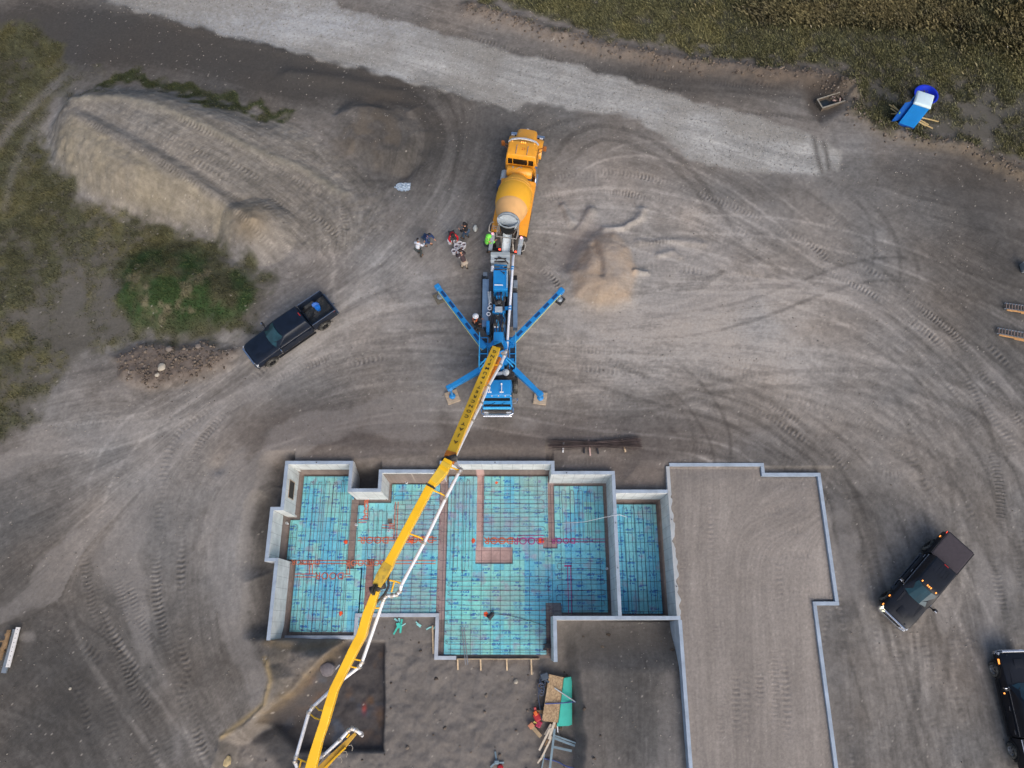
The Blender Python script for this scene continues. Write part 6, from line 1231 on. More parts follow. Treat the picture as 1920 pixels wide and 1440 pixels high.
# rebar bundle on blocks
g0, g1 = G(1029, 838), G(1200, 834); RST = mat('bundle_steel', srgb(78, 66, 64), .7, .3, .45, 2); rr = random.Random(2)
b = MB(); zz = max(g0.z, g1.z)+.16
for i in range(64):
    oy = rr.gauss(0, .13); oz = rr.random()*.16; a0 = rr.uniform(-.12, .25) if i > 8 else rr.uniform(-.1, .6); a1 = rr.uniform(-.25, .1); sk = rr.gauss(0, .12)
    b.tube([(g0.x+a0, g0.y+oy, zz+oz), ((g0.x+g1.x)/2, (g0.y+g1.y)/2+oy*.6, zz+oz*.8), (g1.x+a1, g1.y+oy+sk, zz+oz)], .011, 5)
put(b, 'rebar_bundle', RST, 'long bundle of rusty rebar lying on blocks north of the foundation', 'rebar bundle')
for k, (u, v, w_, nm, m) in enumerate(((1056, 839, .62, 'short pale block crossing the west end of the rebar bundle', WH), (1095, 839, .72, 'dark curved support just left of the pinkish block under the rebar', DK), (1105, 840, .95, 'pinkish timber block under the middle of the rebar bundle', mat('pink_wood', srgb(190, 160, 150), .8)), (1119, 839, .85, 'dark curved support just right of the pinkish block under the rebar', DK), (1169, 836, .78, 'pale block under the east end of the rebar bundle', TN))):
    g_ = G(u, v); b = MB(); b.box((0, 0, .07), (.09, w_, .14), rz=.08*k-.1, bev=.01); put(b, 'support_block', m, nm, 'block', g_, 'blocks under the rebar bundle')
# white buckets
WB = mat('bucket_white', srgb(222, 222, 228), .45, 0, .06, 6, dirt=((.42, .40, .38), 7, .55)); WBI = mat('bucket_inside', srgb(128, 112, 116), .8, 0, .2, 8)
BK = [(854.6, 453, 'open bucket at the top left of the bucket cluster'), (862, 456, 'open bucket in the middle of the top row of the cluster'), (869.6, 458, 'open bucket at the top right of the bucket cluster'), (855.4, 461.4, 'open bucket left of the gap in the cluster, second row'), (866, 464.4, 'open bucket right of the gap in the cluster, second row'),
      (850.8, 470.2, 'open bucket at the far lower left of the cluster'), (860, 469, 'open bucket in the third row, between the far lower left and the gap'), (861, 476, 'open bucket partly hidden by the bending man in brown')]
def bucket(loc, label, lid=False):
    t = empty('bucket', loc, 0, label, 'bucket', None if lid else 'white buckets in a cluster')
    b = MB(); M = frame((0, 0, 0), (0, 0, 1))
    if lid: b.lathe([(0, .125), (.33, .148), (.33, .158), (.37, .158), (.372, .02)], M, 22)
    else: b.lathe([(0, .02), (0, .125), (.33, .148), (.33, .158), (.37, .158), (.37, .128), (.03, .11), (.03, .01)], M, 22, cap=False)
    b.build('bucket_body', WB, t, smooth=True)
    if not lid: b = MB(); b.lathe([(0, .11), (.1, .115), (.102, .01)], frame((0, 0, .1), (0, 0, 1)), 16); b.build('mortar', WBI, t)
    b = MB(); b.tube([(.15*math.cos(a), .15*math.sin(a)-0*.02, .34-.0+.03*math.sin(a)) for a in [math.pi*i/8 for i in range(9)]], .006, 5); b.build('bail_handle', STN, t); return t
for u, v, lab in BK: p = W(u, v, .30); bucket((p.x, p.y, zat(p.x, p.y)), lab)
p = W(843.3, 451, .3); bucket((p.x, p.y, zat(p.x, p.y)), 'white bucket with its lid on, beside the crouching man in red', True)
p = G(891.4, 430); b = MB(); b.loft([[(.16*math.cos(a)*s_, .24*math.sin(a)*s_, z) for a in (0, 1.1, math.pi/2, 2.0, math.pi, 4.2, 4.71, 5.3)] for s_, z in ((.7, 0), (1, .08), (.95, .2), (.5, .26))]); put(b, 'bag', mat('clear_plastic', srgb(196, 200, 196), .35, 0, .3, 14), 'small pale diamond-shaped bag on the soil right of the man in black', 'bag', p)
g_ = G(756, 351); b = MB(); n = 13; V_ = [[b.bm.verts.new((g_.x+(i-n/2)*.085*(1+.1*rr.random()), g_.y+(j-n/2)*.055+.02*rr.random(), g_.z+.03+rr.random()*.16*math.exp(-((i-n/2)**2+(j-n/2)**2)/26))) for i in range(n)] for j in range(n)]
for j in range(n-1):
    for i in range(n-1):
        if (i-n/2)**2+(j-n/2)**2 < 38+rr.random()*12: b.bm.faces.new((V_[j][i], V_[j][i+1], V_[j+1][i+1], V_[j+1][i]))
bmesh.ops.delete(b.bm, geom=[v for v in b.bm.verts if not v.link_faces], context='VERTS')
o = put(b, 'plastic_sheet', mat('pale_blue_film', srgb(150, 166, 182), .3, 0, .35, 12), 'crumpled pale blue plastic sheet on soil east of the spoil heap', 'plastic sheet'); sm = o.modifiers.new('thickness', 'SOLIDIFY'); sm.thickness = .01
# ---- portable toilet with its door standing open, tub behind it, stakes below
pa, pb_ = W(1683, 234, 0), W(1711.5, 243.5, 0); d = (pb_-pa).normalized(); ang = math.atan2(d.y, d.x); zg = zat(pa.x, pa.y)
pt = empty('portable_toilet', ((pa.x+pb_.x)/2-d.y*.6*-1*0, (pa.y+pb_.y)/2, zg), ang, 'bright blue portable toilet with a white roof standing in the grass', 'portable toilet')
PTB = mat('toilet_blue', srgb(36, 148, 232), .45, 0, .06, 2); PTD = mat('toilet_dark_blue', srgb(22, 88, 176), .5, 0, .1, 2); PTR = mat('roof_white', srgb(206, 226, 232), .45, 0, .06, 2)
b = MB(); b.span(-.55, .55, 0, 1.1, .0, .18, bev=.02); b.build('skid_base', PTD, pt)
b = MB()
for x0, x1, y0, y1 in ((-.53, .53, .02, .06), (-.53, .53, 1.04, 1.08), (.49, .53, .063, 1.037), (-.53, -.49, .063, .25), (-.53, -.49, .90, 1.037)): b.span(x0, x1, y0, y1, .18, 2.08)
for i in range(9): b.span(-.45+i*.1, -.42+i*.1, .005, .02, .3, 2.0)
b.build('wall', PTB, pt, bevel=.006)
b = MB(); b.loft([[(-s_, .55-s_, z), (s_, .55-s_, z), (s_, .55+s_, z), (-s_, .55+s_, z)] for s_, z in ((.57, 2.08), (.58, 2.18), (.50, 2.27), (.3, 2.31))]); b.build('roof', PTR, pt, smooth=True, bevel=.03)
b = MB(); b.loft([[(-.54, .26, z), (-1.05, -.10, z), (-1.07, -.07, z), (-.56, .29, z)] for z in (.2, 2.04)]); dr_ = b.build('door', PTD, pt); b = MB(); b.box((-.95, -.06, 1.1), (.05, .12, .1)); b.build('door_latch', mat('lime_green', srgb(150, 220, 60), .5), dr_)
b = MB(); b.span(-.3, .3, .55, 1.0, .2, .62); b.build('bench', PTD, pt)
g_ = G(1731, 185); ru = mat('royal_blue_plastic', srgb(18, 48, 190), .4, 0, .12, 3); b = MB(); b.lathe([(0, .02), (.0, .66), (.4, .78), (.43, .84), (.43, .74), (.08, .62), (.08, .02)], frame((0, 0, 0), (0, 0, 1)), 30, cap=False); put(b, 'stock_tank', ru, 'round royal blue tub tipped in the grass behind the toilet', 'tub', g_, smooth=True)
STK = mat('stake_wood', srgb(206, 176, 120), .8, 0, .2, 6)
for k, (u0, v0, u1, v1, nm) in enumerate(((1667, 196, 1690, 212, 'uppermost pale'), (1670, 203, 1688, 216, 'second pale'), (1674, 197, 1684, 207, 'shortest pale'), (1671, 213.5, 1684, 213.5, 'level lowest'), (1722, 219, 1760, 228, 'longest upper'), (1720, 222, 1741, 234, 'thick middle'), (1719, 226, 1749, 241, 'long lowest'), (1722, 228, 1736, 236, 'short inner'))):
    z1 = zg+.12+.02*k; p, q = W(u0, v0, z1), W(u1, v1, z1); b = MB(); b.beam(p, q, .07, .05); put(b, 'stake', STK, nm+(' stake lying left of the portable toilet' if k < 4 else ' stake lying right of the portable toilet'), 'stake', group='wooden stakes around the portable toilet')
# ---- open steel skip with junk
pa, pb_ = G(1533, 201), G(1578, 184); d = (pb_-pa).normalized(); tr = empty('open_trough', (pa.x+.0, pa.y, pa.z), math.atan2(d.y, d.x), 'open-topped rusty box trough full of scraps beside the dark dirt hole', 'trough'); L = (Vector((pb_.x, pb_.y))-Vector((pa.x, pa.y))).length
RSTB = mat('rusty_box', srgb(92, 82, 72), .8, .2, .3, 4); b = MB()
for q in ((0, L, -.42, -.36, 0, .34), (0, L, .36, .42, 0, .34), (0, .06, -.357, .357, 0, .34), (L-.06, L, -.357, .357, 0, .34)): b.span(*q)
b.build('side_panel', RSTB, tr)
b = MB(); b.span(.06, L-.06, -.357, .357, .04, .08); b.build('floor_panel', mat('dark_water', (.02, .028, .035), .3), tr)
b = MB(); b.beam((0, -.39, .36), (L, -.39, .36), .09, .04); b.beam((0, .39, .36), (L, .39, .36), .07, .04); b.beam((.02, -.39, .365), (.02, .39, .365), .09, .04); b.build('rim', mat('pale_rim', srgb(140, 134, 122), .6), tr)
for k in range(7):
    b = MB(); a = rr.uniform(0, 3); b.box((L*.6+rr.random()*L*.33, rr.uniform(-.2, .2), .2+k*.035), (rr.uniform(.2, .45), .08, .06), rz=a); p_ = b.build('scrap_wood', mat('pink_wood', srgb(160, 130, 122), .8) if k % 2 else RSTB); p_.matrix_world = tr.matrix_basis.copy()
    tag(p_, 'scrap pieces heaped in the upper end of the rusty trough', 'scrap', 'scrap pieces in the trough')
# ---- slatted ramps of trailers at the right edge, white perforated beam at the left edge
for k, (u0, v0, u1, v1, lab) in enumerate(((1890, 570, 1960, 585, 'slatted steel ramp with wood rail at the right edge, the upper of two'), (1876, 617, 1950, 636, 'slatted steel ramp with wood rail at the right edge, the lower of two'))):
    p, q = W(u0, v0, .35), W(u1, v1, .35); d = (q-p).normalized(); L = (q-p).length; t = empty('loading_ramp', (p.x, p.y, zat(p.x, p.y)), math.atan2(d.y, d.x), lab, 'ramp', 'slatted ramps at the right edge')
    b = MB(); b.beam((0, .22, .12), (L, .22, .5), .05, .08); b.beam((0, -.16, .12), (L, -.16, .5), .05, .08); b.build('side_rail', GRY, t)
    b = MB(); n = int(L/.16)
    for i in range(n): f = (i+.5)/n; b.box((L*f, .03, .15+.38*f), (.05, .40, .05))
    b.build('slat', mat('slat_brown', srgb(124, 108, 102), .7, 0, .2, 4), t)
    b = MB(); b.beam((.1, -.27, .2), (L, -.27, .52), .09, .05); b.beam((L*.4, -.34, .3), (L, -.36, .5), .06, .05); b.build('timber_rail', mat('warm_timber', srgb(200, 150, 96), .7, 0, .2, 3), t)
p = G(1919, 505); b = MB(); b.box((0, 0, .3), (.5, .6, .5), bev=.03); b.box((-.28, 0, .4), (.06, .5, .3)); put(b, 'grey_crate', GRY, 'grey box just entering the right edge above the ramps', 'box', p)
t = empty('perforated_beam', (0, 0, 0), 0, 'white drilled beam lying on a grey bar at the left edge', 'beam'); p, q = W(34.5, 1176, .15), W(15, 1251, .15); b = MB(); b.beam((p.x, p.y, .16), (q.x, q.y, .16), .22, .06); b.build('bar', mat('beam_white', srgb(226, 222, 218), .6, 0, .04), t)
b = MB()
for k in range(9): c = p.lerp(q, (k+.5)/9); b.cyl((c.x, c.y, .19), (c.x, c.y, .194), .022, seg=8)
b.build('bolt_holes', FRM, t)
b = MB(); p, q = W(33, 1180, .05), W(9, 1262, .05); b.beam((p.x-.1, p.y, .05), (q.x-.05, q.y, .05), .26, .1); b.build('under_bar', GRY, t)
t = empty('timber_framework', (0, 0, 0), 0, 'brown timber trestle cut off by the left edge beside the white beam', 'framework'); TB = mat('old_timber', srgb(140, 112, 80), .8, 0, .25, 4)  # timber frame of boards and posts, only partly in view
for (u0, v0, u1, v1, wd, z0) in ((17, 1181, 8, 1216, .16, .3), (9, 1200, 0, 1238, .14, .22), (-30, 1218, 9, 1216, .12, .12), (-30, 1206, 9, 1202, .06, .2)):
    p, q = W(u0, v0, z0), W(u1, v1, z0); b = MB(); b.beam(p, q, wd, .1); b.build('board', TB, t)
b = MB(); 
for u, v in ((14, 1190), (4, 1222)): p = W(u, v, .1); b.span(p.x-.05, p.x+.05, p.y-.05, p.y+.05, -.08, .26)
b.build('post', TB, t)
# ---- stack of boards in the walk-out yard
zb = zat(*W(1040, 1310, -2.7)[:2]); zb = min(zb, -2.7)
def Y3(u, v, z): p = W(u, v, z); return Vector((p.x, p.y, z))
OSB = bpy.data.materials.new('osb_board'); OSB.use_nodes = True; tt = OSB.node_tree; bb = tt.nodes['Principled BSDF']; bb.inputs['Roughness'].default_value = .8
vo = tt.nodes.new('ShaderNodeTexVoronoi'); vo.inputs['Scale'].default_value = 14; tc = tt.nodes.new('ShaderNodeTexCoord'); tt.links.new(tc.outputs['Object'], vo.inputs['Vector'])
rp = tt.nodes.new('ShaderNodeValToRGB'); rp.color_ramp.elements[0].color = (*srgb(140, 112, 84), 1); rp.color_ramp.elements[1].color = (*srgb(200, 172, 134), 1); tt.links.new(vo.outputs['Color'], rp.inputs[0]); tt.links.new(rp.outputs[0], bb.inputs['Base Color'])
zt = -2.25
for k in range(3):
    c4 = [Y3(1029.5+k, 1264+k*.8, zt-.05*k), Y3(1055.5+k, 1270, zt-.05*k), Y3(1045+k, 1355, zt-.05*k), Y3(1016.5+k, 1350+k, zt-.05*k)]; b = MB(); b.loft([[tuple(c+Vector((0, 0, -.02))) for c in c4], [tuple(c) for c in c4]])
    if k == 0: put(b, 'chipboard_sheet', OSB, 'brown chipboard sheet on top of the stack beside the teal foam boards', 'board')
    else: put(b, 'chipboard_sheet', OSB, ('second' if k == 1 else 'third')+' chipboard sheet down, peeping out below the top one', 'board', group='chipboard sheets in the stack')
for k in range(3):
    z = zt-.10-.055*k; off_ = (0, 3, 5)[k]
    c4 = [Y3(1056+off_, 1272-off_*.5, z), Y3(1068+off_*.9, 1270-off_*.3, z), Y3(1067.5+off_, 1361-k, z), Y3(1044+off_, 1362-k, z)]; b = MB(); b.loft([[tuple(c+Vector((0, 0, -.045))) for c in c4], [tuple(c) for c in c4]])
    put(b, 'foam_sheet', TEAL, ('topmost', 'middle', 'lowest')[k]+' loose teal foam sheet of the stack beside the chipboard', 'foam board', group='teal foam sheets stacked in the yard')
b = MB()
for u, v in ((1030, 1280), (1050, 1340), (1062, 1285), (1025, 1340), (1060, 1345)): c = Y3(u, v, -2.5); b.box((c.x, c.y, (zb+zt-.30)/2), (.2, .2, (zt-.28)-zb))
b.bm.free()
for u, v, nm in ((1042, 1285, 'upper'), (1038, 1335, 'lower')):
    c = Y3(u, v, -2.5); b = MB(); b.box((c.x, c.y, (zb+zt-.24)/2), (2.0 if nm == 'upper' else 2.0, .18, (zt-.245)-zb)); put(b, 'bearer', TB, nm+' timber bearer under the board stack in the yard', 'timber', group='bearers under the board stack')
b = MB(); b.cyl(Y3(1040, 1290, -2.17), Y3(1079, 1316, -2.2), .035); put(b, 'grey_tube', GRL, 'grey tube lying slantwise over the teal foam stack', 'tube')
b = MB(); b.tube(spline([Y3(1022, 1319.5, -2.2), Y3(1055, 1318, -2.18), Y3(1075, 1316, -2.3), Y3(1110, 1313, -1.5), Y3(1150, 1308.5, -1.4), Y3(1170, 1306, -1.38), Y3(1196, 1304, -1.35)], 4), .035, 6); put(b, 'blue_hose', mat('hose_blue', srgb(70, 84, 140), .6, 0, .3, 5), 'thin blue hose running from the board stack across the soil', 'hose')
b = MB()
for k in range(5): c = Y3(1015+rr.uniform(-3, 3), 1276+k*5.5, -2.45); R_ = .13+.04*rr.random(); b.tube([c+Vector((R_*math.cos(6.28*i/12)*1.0, R_*math.sin(6.28*i/12)*1.2, .02*k+.02*math.sin(i))) for i in range(13)], .03, 5)
b.tube([Y3(1010, 1292, -2.5), Y3(1009, 1305, -2.55), Y3(1016, 1350, -2.5)], .03, 5); put(b, 'coiled_cable', mat('slate_cable', srgb(74, 84, 104), .6, 0, .2), 'loops of slate coloured cable along the left of the board stack', 'cable')
b = MB(); b.box(Y3(1021, 1268, -2.3), (.42, .34, .35), rz=.3, bev=.03); b.box(Y3(1026, 1277, -2.25), (.25, .1, .1), rz=-.6); put(b, 'tool_case', mat('slate_case', srgb(66, 78, 92), .6), 'grey tool case at the top left corner of the board stack', 'tool case')
zg2 = -2.68
b = MB(); c = Y3(1007, 1344, zg2); b.box(c+Vector((0, 0, .14)), (.36, .42, .26), rz=.4, bev=.05); b.beam(c+Vector((-.1, .25, .2)), c+Vector((-.12, .52, .3)), .12, .1); put(b, 'power_tool', mat('tool_red', srgb(176, 34, 44), .5, 0, .2), 'red power tool on the ground left of the chipboard', 'power tool')
b = MB(); c = Y3(1004, 1340, zg2); b.box(c+Vector((0, .1, .3)), (.2, .24, .12), rz=.5, bev=.03); put(b, 'orange_case', mat('tool_orange', srgb(222, 104, 40), .5), 'small orange item on top of the red power tool', 'tool')
b = MB(); c = Y3(1010, 1357, zg2); b.box(c+Vector((0, 0, .12)), (.3, .36, .22), rz=-.5, bev=.06); put(b, 'fuel_can', mat('tool_crimson', srgb(164, 32, 70), .5, 0, .2), 'crimson can between the red tool and the tan beam offcut', 'fuel can')
b = MB(); b.beam(Y3(1001, 1353.5, zg2+.25), Y3(1006.5, 1356, zg2+.3), .1, .06, .03, .04); put(b, 'yellow_wedge', mat('pale_yellow2', srgb(232, 206, 110), .6), 'small pale yellow wedge beside the crimson can', 'wedge')
b = MB(); b.beam(Y3(998.5, 1363, zg2+.12), Y3(1014, 1381, zg2+.12), .2, .2); o = put(b, 'beam_offcut', mat('tan_beam', srgb(168, 144, 112), .8, 0, .15, 5), 'thick tan beam offcut lying below the crimson can', 'timber'); b = MB(); b.box(Y3(996, 1360.5, zg2+.14), (.3, .26, .24), rz=.7, bev=.02); put(b, 'wood_block', mat('salmon_block', srgb(198, 132, 100), .8), 'salmon wood block at the upper end of the tan beam offcut', 'block')
PLK = mat('plank_pale', srgb(206, 192, 172), .8, 0, .14, 6); PLB = mat('plank_brown', srgb(150, 120, 88), .8, 0, .2, 6); PGR = mat('bar_grey', srgb(126, 146, 156), .5, .4, .15, 3)
for u0, v0, u1, v1, wd, z, m, lab in ((1033.5, 1358, 1022, 1378, .12, -2.45, PLK, 'short pale plank just below the chipboard, leftmost there'), (1032, 1365, 1011, 1407, .11, -2.42, PLK, 'long pale plank slanting down left from the board stack'), (1040, 1354, 1029, 1386, .14, -2.38, PLK, 'widest pale plank in the fan below the board stack'), (1027, 1387, 1022, 1398, .08, -2.55, PLB, 'short brown plank showing in the middle of the plank fan'),
                                     (1035, 1381, 1014, 1424, .10, -2.5, PLK, 'long pale plank reaching lowest of the plank fan'), (1016, 1420, 1008, 1431, .08, -2.52, PLK, 'narrow pale lath at the very bottom of the plank fan'), (1043, 1358, 1038, 1372, .10, -2.45, PLB, 'brownish plank tucked in at the right of the plank fan'),
                                     (1040, 1366, 1030, 1450, .12, -2.4, PGR, 'longest blue-grey bar running down out of the frame'), (1021, 1414, 1015, 1444, .06, -2.6, PGR, 'thin grey bar slanting beside the long blue-grey bar'), (1040, 1379, 1079.5, 1393, .08, -2.5, PGR, 'upper thin of the three short grey bars at right'), (1040, 1384, 1078, 1398.5, .12, -2.5, PGR, 'middle thick one of the three short grey bars at right'), (1038, 1400.5, 1072, 1408, .12, -2.5, PGR, 'lowest of the three short grey bars at right'), (1045, 1360, 1046, 1373, .05, -2.4, WH, 'thin white peg below the corner of the teal foam stack')):
    b = MB(); b.beam(Y3(u0, v0, z), Y3(u1, v1, z-.06), wd, .05); put(b, 'plank' if 'pl' in lab.split('lath')[0] or 'lath' in lab else 'metal_bar', m, lab, 'plank' if m in (PLK, PLB) else 'bar', group='planks and bars strewn below the board stack')
b = MB(); b.tube(spline([Y3(1020, 1422, -2.66), Y3(1045, 1428, -2.64), Y3(1060, 1436, -2.6), Y3(1080, 1441, -2.5)], 4), .035, 6); put(b, 'blue_hose', mat('hose_blue', (.1, .1, .3)), 'short blue hose crossing under the bars at the bottom edge', 'hose')
b = MB()
for a_, q in (((931, 1426), (928.5, 1409)), ((928, 1431), (920, 1438)), ((935, 1430), (945, 1430))): b.beam(Y3(*a_, -2.6), Y3(*q, -2.66), .09, .06)
b.box(Y3(931, 1429, -2.55), (.25, .2, .2), bev=.04); put(b, 'pipe_stand', PGR, 'three-legged grey stand at the bottom edge', 'stand')
b = MB(); b.lathe([(0, .02), (.03, .15), (.12, .17), (.2, .12), (.22, .02)], frame(Y3(938, 1439, -2.68), Y3(938, 1439, -1)), 16); put(b, 'red_helmet', mat('tool_red', (.4, .02, .03)), 'red dome-shaped object beside the three-legged stand', 'helmet', smooth=True)
b = MB(); b.box(Y3(961, 1437, -2.62), (.3, .2, .1), rz=.5); b.box(Y3(984, 1296.5, -2.66), (.05, .12, .05)); b.bm.free()
for u, v, s_, lab, m in ((967.5, 1278, .13, 'pale stone in the yard left of the board stack', 'stone_pale'), (427, 1426, .28, 'large tan boulder on the lower left slope', 'stone_tan'), (304, 689, .26, 'round pale stone on the rubble patch', 'stone_pale'), (317, 655, .22, 'flat grey stone at the top of the rubble patch', 'stone_grey'), (372, 650, .2, 'grey stone at the upper right of the rubble patch', 'stone_grey'), (295, 703, .14, 'small pale stone below the round one on the rubble', 'stone_pale'), (1055, 393, .0, '', ''), (132, 1291, .08, 'single white pebble on the soil at lower left', 'stone_pale')):
    if not s_: continue
    g_ = G(u, v); ico = bmesh.new(); bmesh.ops.create_icosphere(ico, subdivisions=2, radius=s_); r2 = random.Random(u)
    for vtx in ico.verts: vtx.co *= r2.uniform(.85, 1.12); vtx.co.z *= .6
    b = MB(); b.bm.free(); b.bm = ico; put(b, 'stone', mat(m, {'stone_pale': srgb(168, 160, 146), 'stone_tan': srgb(178, 160, 122), 'stone_grey': srgb(122, 112, 104)}[m], .9, 0, .15, 6), lab, 'stone', g_+Vector((0, 0, s_*.25)))
# ------------------------------------------------------------------ people
SKIN = mat('skin', srgb(186, 134, 108), .6, 0, .06); HAIRC = mat('hair_dark', (.02, .014, .01), .7, 0, .3, 20)
def skin_mesh(nm, chains, m, par, root=0, sub=2):
    """chains: dict of named joints and edges -> one skinned surface"""
    J, Ed = chains; names = list(J); me = bpy.data.meshes.new(nm); me.from_pydata([J[k][:3] for k in names], [(names.index(a), names.index(b)) for a, b in Ed], [])
    o = bpy.data.objects.new(nm, me); COL.objects.link(o); o.parent = par; o.data.materials.append(m)
    md = o.modifiers.new('skin', 'SKIN'); md.use_smooth_shade = True; md.branch_smoothing = .6
    if not me.skin_vertices:
        bm_ = bmesh.new(); bm_.from_mesh(me); bm_.verts.layers.skin.verify(); bm_.to_mesh(me); bm_.free()
    for i, k in enumerate(names):
        r = J[k][3]; sv_ = me.skin_vertices[0].data[i]; sv_.radius = (r if isinstance(r, tuple) else (r, r)); sv_.use_root = (i == root)
    sb = o.modifiers.new('sub', 'SUBSURF'); sb.levels = sub; sb.render_levels = sub; return o
def person(loc, face, label, top, pants, hat=None, bend=0.0, crouch=0.0, arms=((.35, -.25), (.35, .25)), hood=False, hatm=None, vest=None, hh=1.76):
    """face: heading; bend: forward lean of the trunk in radians; crouch 0..1; arms: (reach, height offset of the wrist from shoulder)"""
    t = empty('person', loc, face, label, 'person', None); k = hh/1.76
    pel = .95-.48*crouch; J = {}
    J['pelvis'] = Vector((-.04-.12*crouch, 0, pel)); up_ = Vector((math.sin(bend), 0, math.cos(bend))); fw = Vector((math.cos(bend), 0, -math.sin(bend)))
    J['belly'] = J['pelvis']+up_*.20; J['chest'] = J['pelvis']+up_*.40; J['collar'] = J['pelvis']+up_*.52; hb_ = bend*.55; u2 = Vector((math.sin(hb_), 0, math.cos(hb_))); f2 = Vector((math.cos(hb_), 0, -math.sin(hb_)))
    J['neck'] = J['collar']+u2*.09; J['head'] = J['neck']+u2*.12+f2*.02; J['crown'] = J['head']+u2*.10
    rad = {'pelvis': (.15, .11), 'belly': (.13, .10), 'chest': (.16, .11), 'collar': (.11, .08), 'neck': .055, 'head': (.082, .10), 'crown': (.07, .085)}
    E_ = [('pelvis', 'belly'), ('belly', 'chest'), ('chest', 'collar'), ('collar', 'neck'), ('neck', 'head'), ('head', 'crown')]
    limbs = {}
    for s, sn in ((1, 'L'), (-1, 'R')):
        sh = J['collar']+Vector((0, s*.17, 0))-up_*.03; rc, dz = arms[0 if s == 1 else 1]
        wr = sh+Vector((rc, s*.04, dz)) if not isinstance(rc, tuple) else Vector(rc)
        mid_ = (sh+wr)/2; L_ = (wr-sh).length; e_ = math.sqrt(max(.0, .28**2-(L_/2)**2)) if L_ < .56 else 0; el = mid_+Vector((-.35, s*.6, -.7)).normalized()*e_
        J['sh'+sn] = sh; J['el'+sn] = el; J['wr'+sn] = wr; hd_ = (wr-el).normalized(); J['pa'+sn] = wr+hd_*.07
        rad.update({'sh'+sn: .06, 'el'+sn: .042, 'wr'+sn: .028, 'pa'+sn: (.038, .018)}); E_ += [('collar', 'sh'+sn), ('sh'+sn, 'el'+sn), ('el'+sn, 'wr'+sn), ('wr'+sn, 'pa'+sn)]
        side_ = Vector((0, 0, 1)).cross(hd_); side_ = side_.normalized() if side_.length > .05 else Vector((0, 1, 0)); dn = hd_.cross(side_)
        for q, (off_, ln) in enumerate(((-.03, .072), (-.01, .082), (.01, .078), (.03, .06))):
            a = J['pa'+sn]+side_*off_+hd_*.02; J[f'f{q}a'+sn] = a; J[f'f{q}b'+sn] = a+hd_*ln*.55+dn*.008; J[f'f{q}c'+sn] = a+hd_*ln*.9+dn*.03
            for z_2 in 'abc': rad[f'f{q}{z_2}'+sn] = .0085
            E_ += [('pa'+sn, f'f{q}a'+sn), (f'f{q}a'+sn, f'f{q}b'+sn), (f'f{q}b'+sn, f'f{q}c'+sn)]
        th_ = wr+hd_*.02; J['ta'+sn] = th_+side_*(-.045*s)+hd_*.02; J['tb'+sn] = th_+side_*(-.06*s)+hd_*.055+dn*.01; rad['ta'+sn] = .010; rad['tb'+sn] = .009; E_ += [('wr'+sn, 'ta'+sn), ('ta'+sn, 'tb'+sn)]
        hip = J['pelvis']+Vector((0, s*.09, -.06)); an = Vector((.05+s*.09*(1-crouch), s*.13, .09)); md_ = (hip+an)/2; L_ = (an-hip).length; e_ = math.sqrt(max(.0, .43**2-(L_/2)**2)); kn = md_+Vector((1, s*.15, .15)).normalized()*e_
        J['hp'+sn] = hip; J['kn'+sn] = kn; J['an'+sn] = an; J['to'+sn] = an+Vector((.17, s*.02, -.045)); rad.update({'hp'+sn: .085, 'kn'+sn: .055, 'an'+sn: .038, 'to'+sn: (.04, .03)})
        E_ += [('pelvis', 'hp'+sn), ('hp'+sn, 'kn'+sn), ('kn'+sn, 'an'+sn), ('an'+sn, 'to'+sn)]
    JJ = {n_: (*(v_*k), (tuple(x*k for x in rad[n_]) if isinstance(rad[n_], tuple) else rad[n_]*k)) for n_, v_ in J.items()}
    skin_mesh('body', (JJ, E_), SKIN, t)
    def sub(names, grow_, ends={}):
        d = {}
        for n_ in names:
            v_ = JJ[n_]; r = v_[3]; d[n_] = (v_[0], v_[1], v_[2], tuple(x+grow_ for x in r) if isinstance(r, tuple) else r+grow_)
        return d, [e for e in E_ if e[0] in names and e[1] in names]
    skin_mesh('jacket', sub(['pelvis', 'belly', 'chest', 'collar', 'shL', 'elL', 'wrL', 'shR', 'elR', 'wrR']+(['neck']), .034), top, t, sub=1)
    skin_mesh('trousers', sub(['pelvis', 'hpL', 'knL', 'anL', 'hpR', 'knR', 'anR'], .024), pants, t, sub=1)
    for sn in 'LR':
        a = Vector(JJ['an'+sn][:3]); q = Vector(JJ['to'+sn][:3]); b = MB(); b.beam(a+Vector((-.06, 0, -.04)), q+Vector((.06, 0, 0)), .10, .09, .09, .05); b.beam(a+Vector((0, 0, -.03)), a+Vector((0, 0, .1)), .1, .11); b.build('boot', mat('boot', (.06, .045, .03), .8), t, bevel=.02)
    hc = Vector(JJ['head'][:3]); u2n = u2; M = Matrix.Translation(hc) @ Matrix.Rotation(hb_, 4, 'Y')
    b = MB(); b.lathe([(0, .088*k), (.05*k, .094*k), (.09*k, .08*k), (.13*k, .05*k), (.145*k, .005)], M @ Matrix.Translation((-.018, 0, .03)) @ Matrix.Scale(1.32, 4) @ Matrix.Rotation(-math.pi/2, 4, 'Y'), 16); b.build('hood' if hood else 'hair', top if hood else HAIRC, t, smooth=True)
    b = MB(); b.loft([[tuple(M @ Vector(p)) for p in q] for q in ([(.085, -.012, -.02), (.085, .012, -.02), (.088, .008, .03), (.088, -.008, .03)], [(.112, -.009, -.018), (.112, .009, -.018), (.092, .005, .028), (.092, -.005, .028)])]); b.build('nose', SKIN, t)
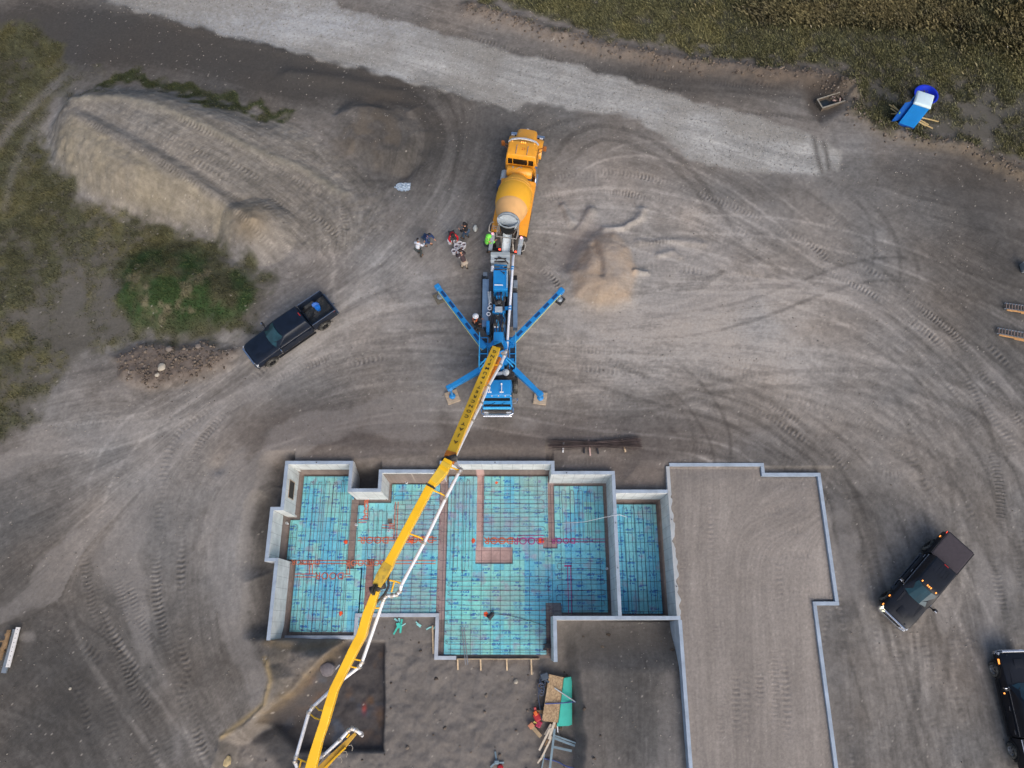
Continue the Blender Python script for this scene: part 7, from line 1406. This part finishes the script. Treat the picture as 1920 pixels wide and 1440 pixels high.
    for s in (-1, 1):
        b = MB(); c_ = M @ Vector((.088, s*.032, .03)); b.lathe([(0, .002), (.004, .011), (.010, .002)], frame(c_, c_+f2), 8); b.build('eye', mat('eye', (.03, .02, .02), .3), t)
        b = MB(); c_ = M @ Vector((.0, s*.088, .01)); b.box(c_, (.03, .016, .055), bev=.006); b.build('ear', SKIN, t)
    b = MB(); c_ = M @ Vector((.095, 0, -.045)); b.box(c_, (.012, .05, .012)); b.build('mouth', mat('lips', srgb(150, 90, 82), .6), t)
    if hat:
        b = MB(); HM_ = M @ Matrix.Translation((0, 0, .06)) @ Matrix.Scale(1.3, 4) @ Matrix.Rotation(-math.pi/2, 4, 'Y')
        if hat == 'helmet': b.lathe([(0, .14), (.012, .145), (.02, .115), (.06, .11), (.1, .085), (.125, .04), (.13, .005)], HM_, 20)
        else: b.lathe([(0, .103), (.05, .104), (.085, .08), (.1, .03), (.102, .005)], HM_, 20); b.box(M @ Vector((.13, 0, .06)), (.1, .13, .015), bev=.005)
        b.build('cap' if hat == 'cap' else 'helmet', hatm, t, smooth=True)
    if vest:
        b = MB(); c_ = Vector(JJ['chest'][:3]); b.loft([[tuple(c_+up_*h_+fw*(.155*math.cos(a))+Vector((0, .205*math.sin(a), 0))) for a in [6.283*i/14 for i in range(14)]] for h_ in (-.2, -.05, .1)]); b.build('vest', vest, t, smooth=True)
    return t
def at_(u, v): g_ = G(u, v); return (g_.x, g_.y, g_.z)
NAVY = mat('navy_cloth', srgb(38, 58, 98), .9, 0, .15, 10); JEAN = mat('denim', srgb(62, 82, 104), .9, 0, .15, 10); GREYW = mat('white_shirt', srgb(206, 212, 222), .9, 0, .1, 10); REDC = mat('red_cloth', srgb(178, 26, 40), .9, 0, .12, 10); BLKC = mat('black_cloth', (.012, .012, .015), .9, 0, .3, 10)
BRN = mat('brown_cloth', srgb(72, 58, 60), .9, 0, .15, 10); KHK = mat('khaki_cloth', srgb(180, 166, 148), .9, 0, .12, 10); GRN = mat('hi_vis_green', srgb(120, 220, 80), .8, 0, .08, 8); ORC = mat('hi_vis_orange', srgb(236, 116, 60), .8, 0, .08, 8); GTR = mat('charcoal_cloth', (.05, .06, .06), .9, 0, .2, 10)
person(at_(800, 458), R(-35), 'person in a navy top bending forward beside the man in a white shirt', NAVY, JEAN, 'cap', bend=.75, arms=((.3, -.35), (.3, -.3)), hatm=NAVY)
person(at_(787, 479), R(60), 'person in a white long-sleeved shirt with orange gloves, leftmost of the crew', GREYW, GTR, 'cap', bend=.3, arms=((.2, -.38), (.34, -.3)), hatm=mat('grey_cap', srgb(120, 120, 126), .8), vest=None)
person(at_(849, 449), R(-75), 'person crouching in a red top above the white buckets', REDC, GTR, 'cap', bend=.9, crouch=.55, arms=((.34, -.22), (.34, -.24)), hatm=BLKC)
person(at_(875, 447), R(150), 'person standing in a black hooded jacket and jeans above the buckets', BLKC, JEAN, None, bend=.12, arms=((.28, -.3), (.25, -.34)), hood=True)
person(at_(872, 504), R(115), 'person in dark brown bending over the buckets in pale trousers', BRN, KHK, 'cap', bend=.95, arms=((.38, -.28), (.42, -.2)), hatm=BRN)
person(at_(914, 470), R(20), 'person in lime green beside the rear of the orange mixer', GRN, GTR, 'helmet', bend=.25, arms=((.38, -.1), (.4, -.15)), hatm=GRN, vest=GRN)
person(at_(893, 614), R(-20), 'person in a white helmet and orange vest behind the left outrigger', BLKC, GTR, 'helmet', bend=.1, arms=((.34, -.2), (.3, -.25)), hatm=WHT, vest=ORC)
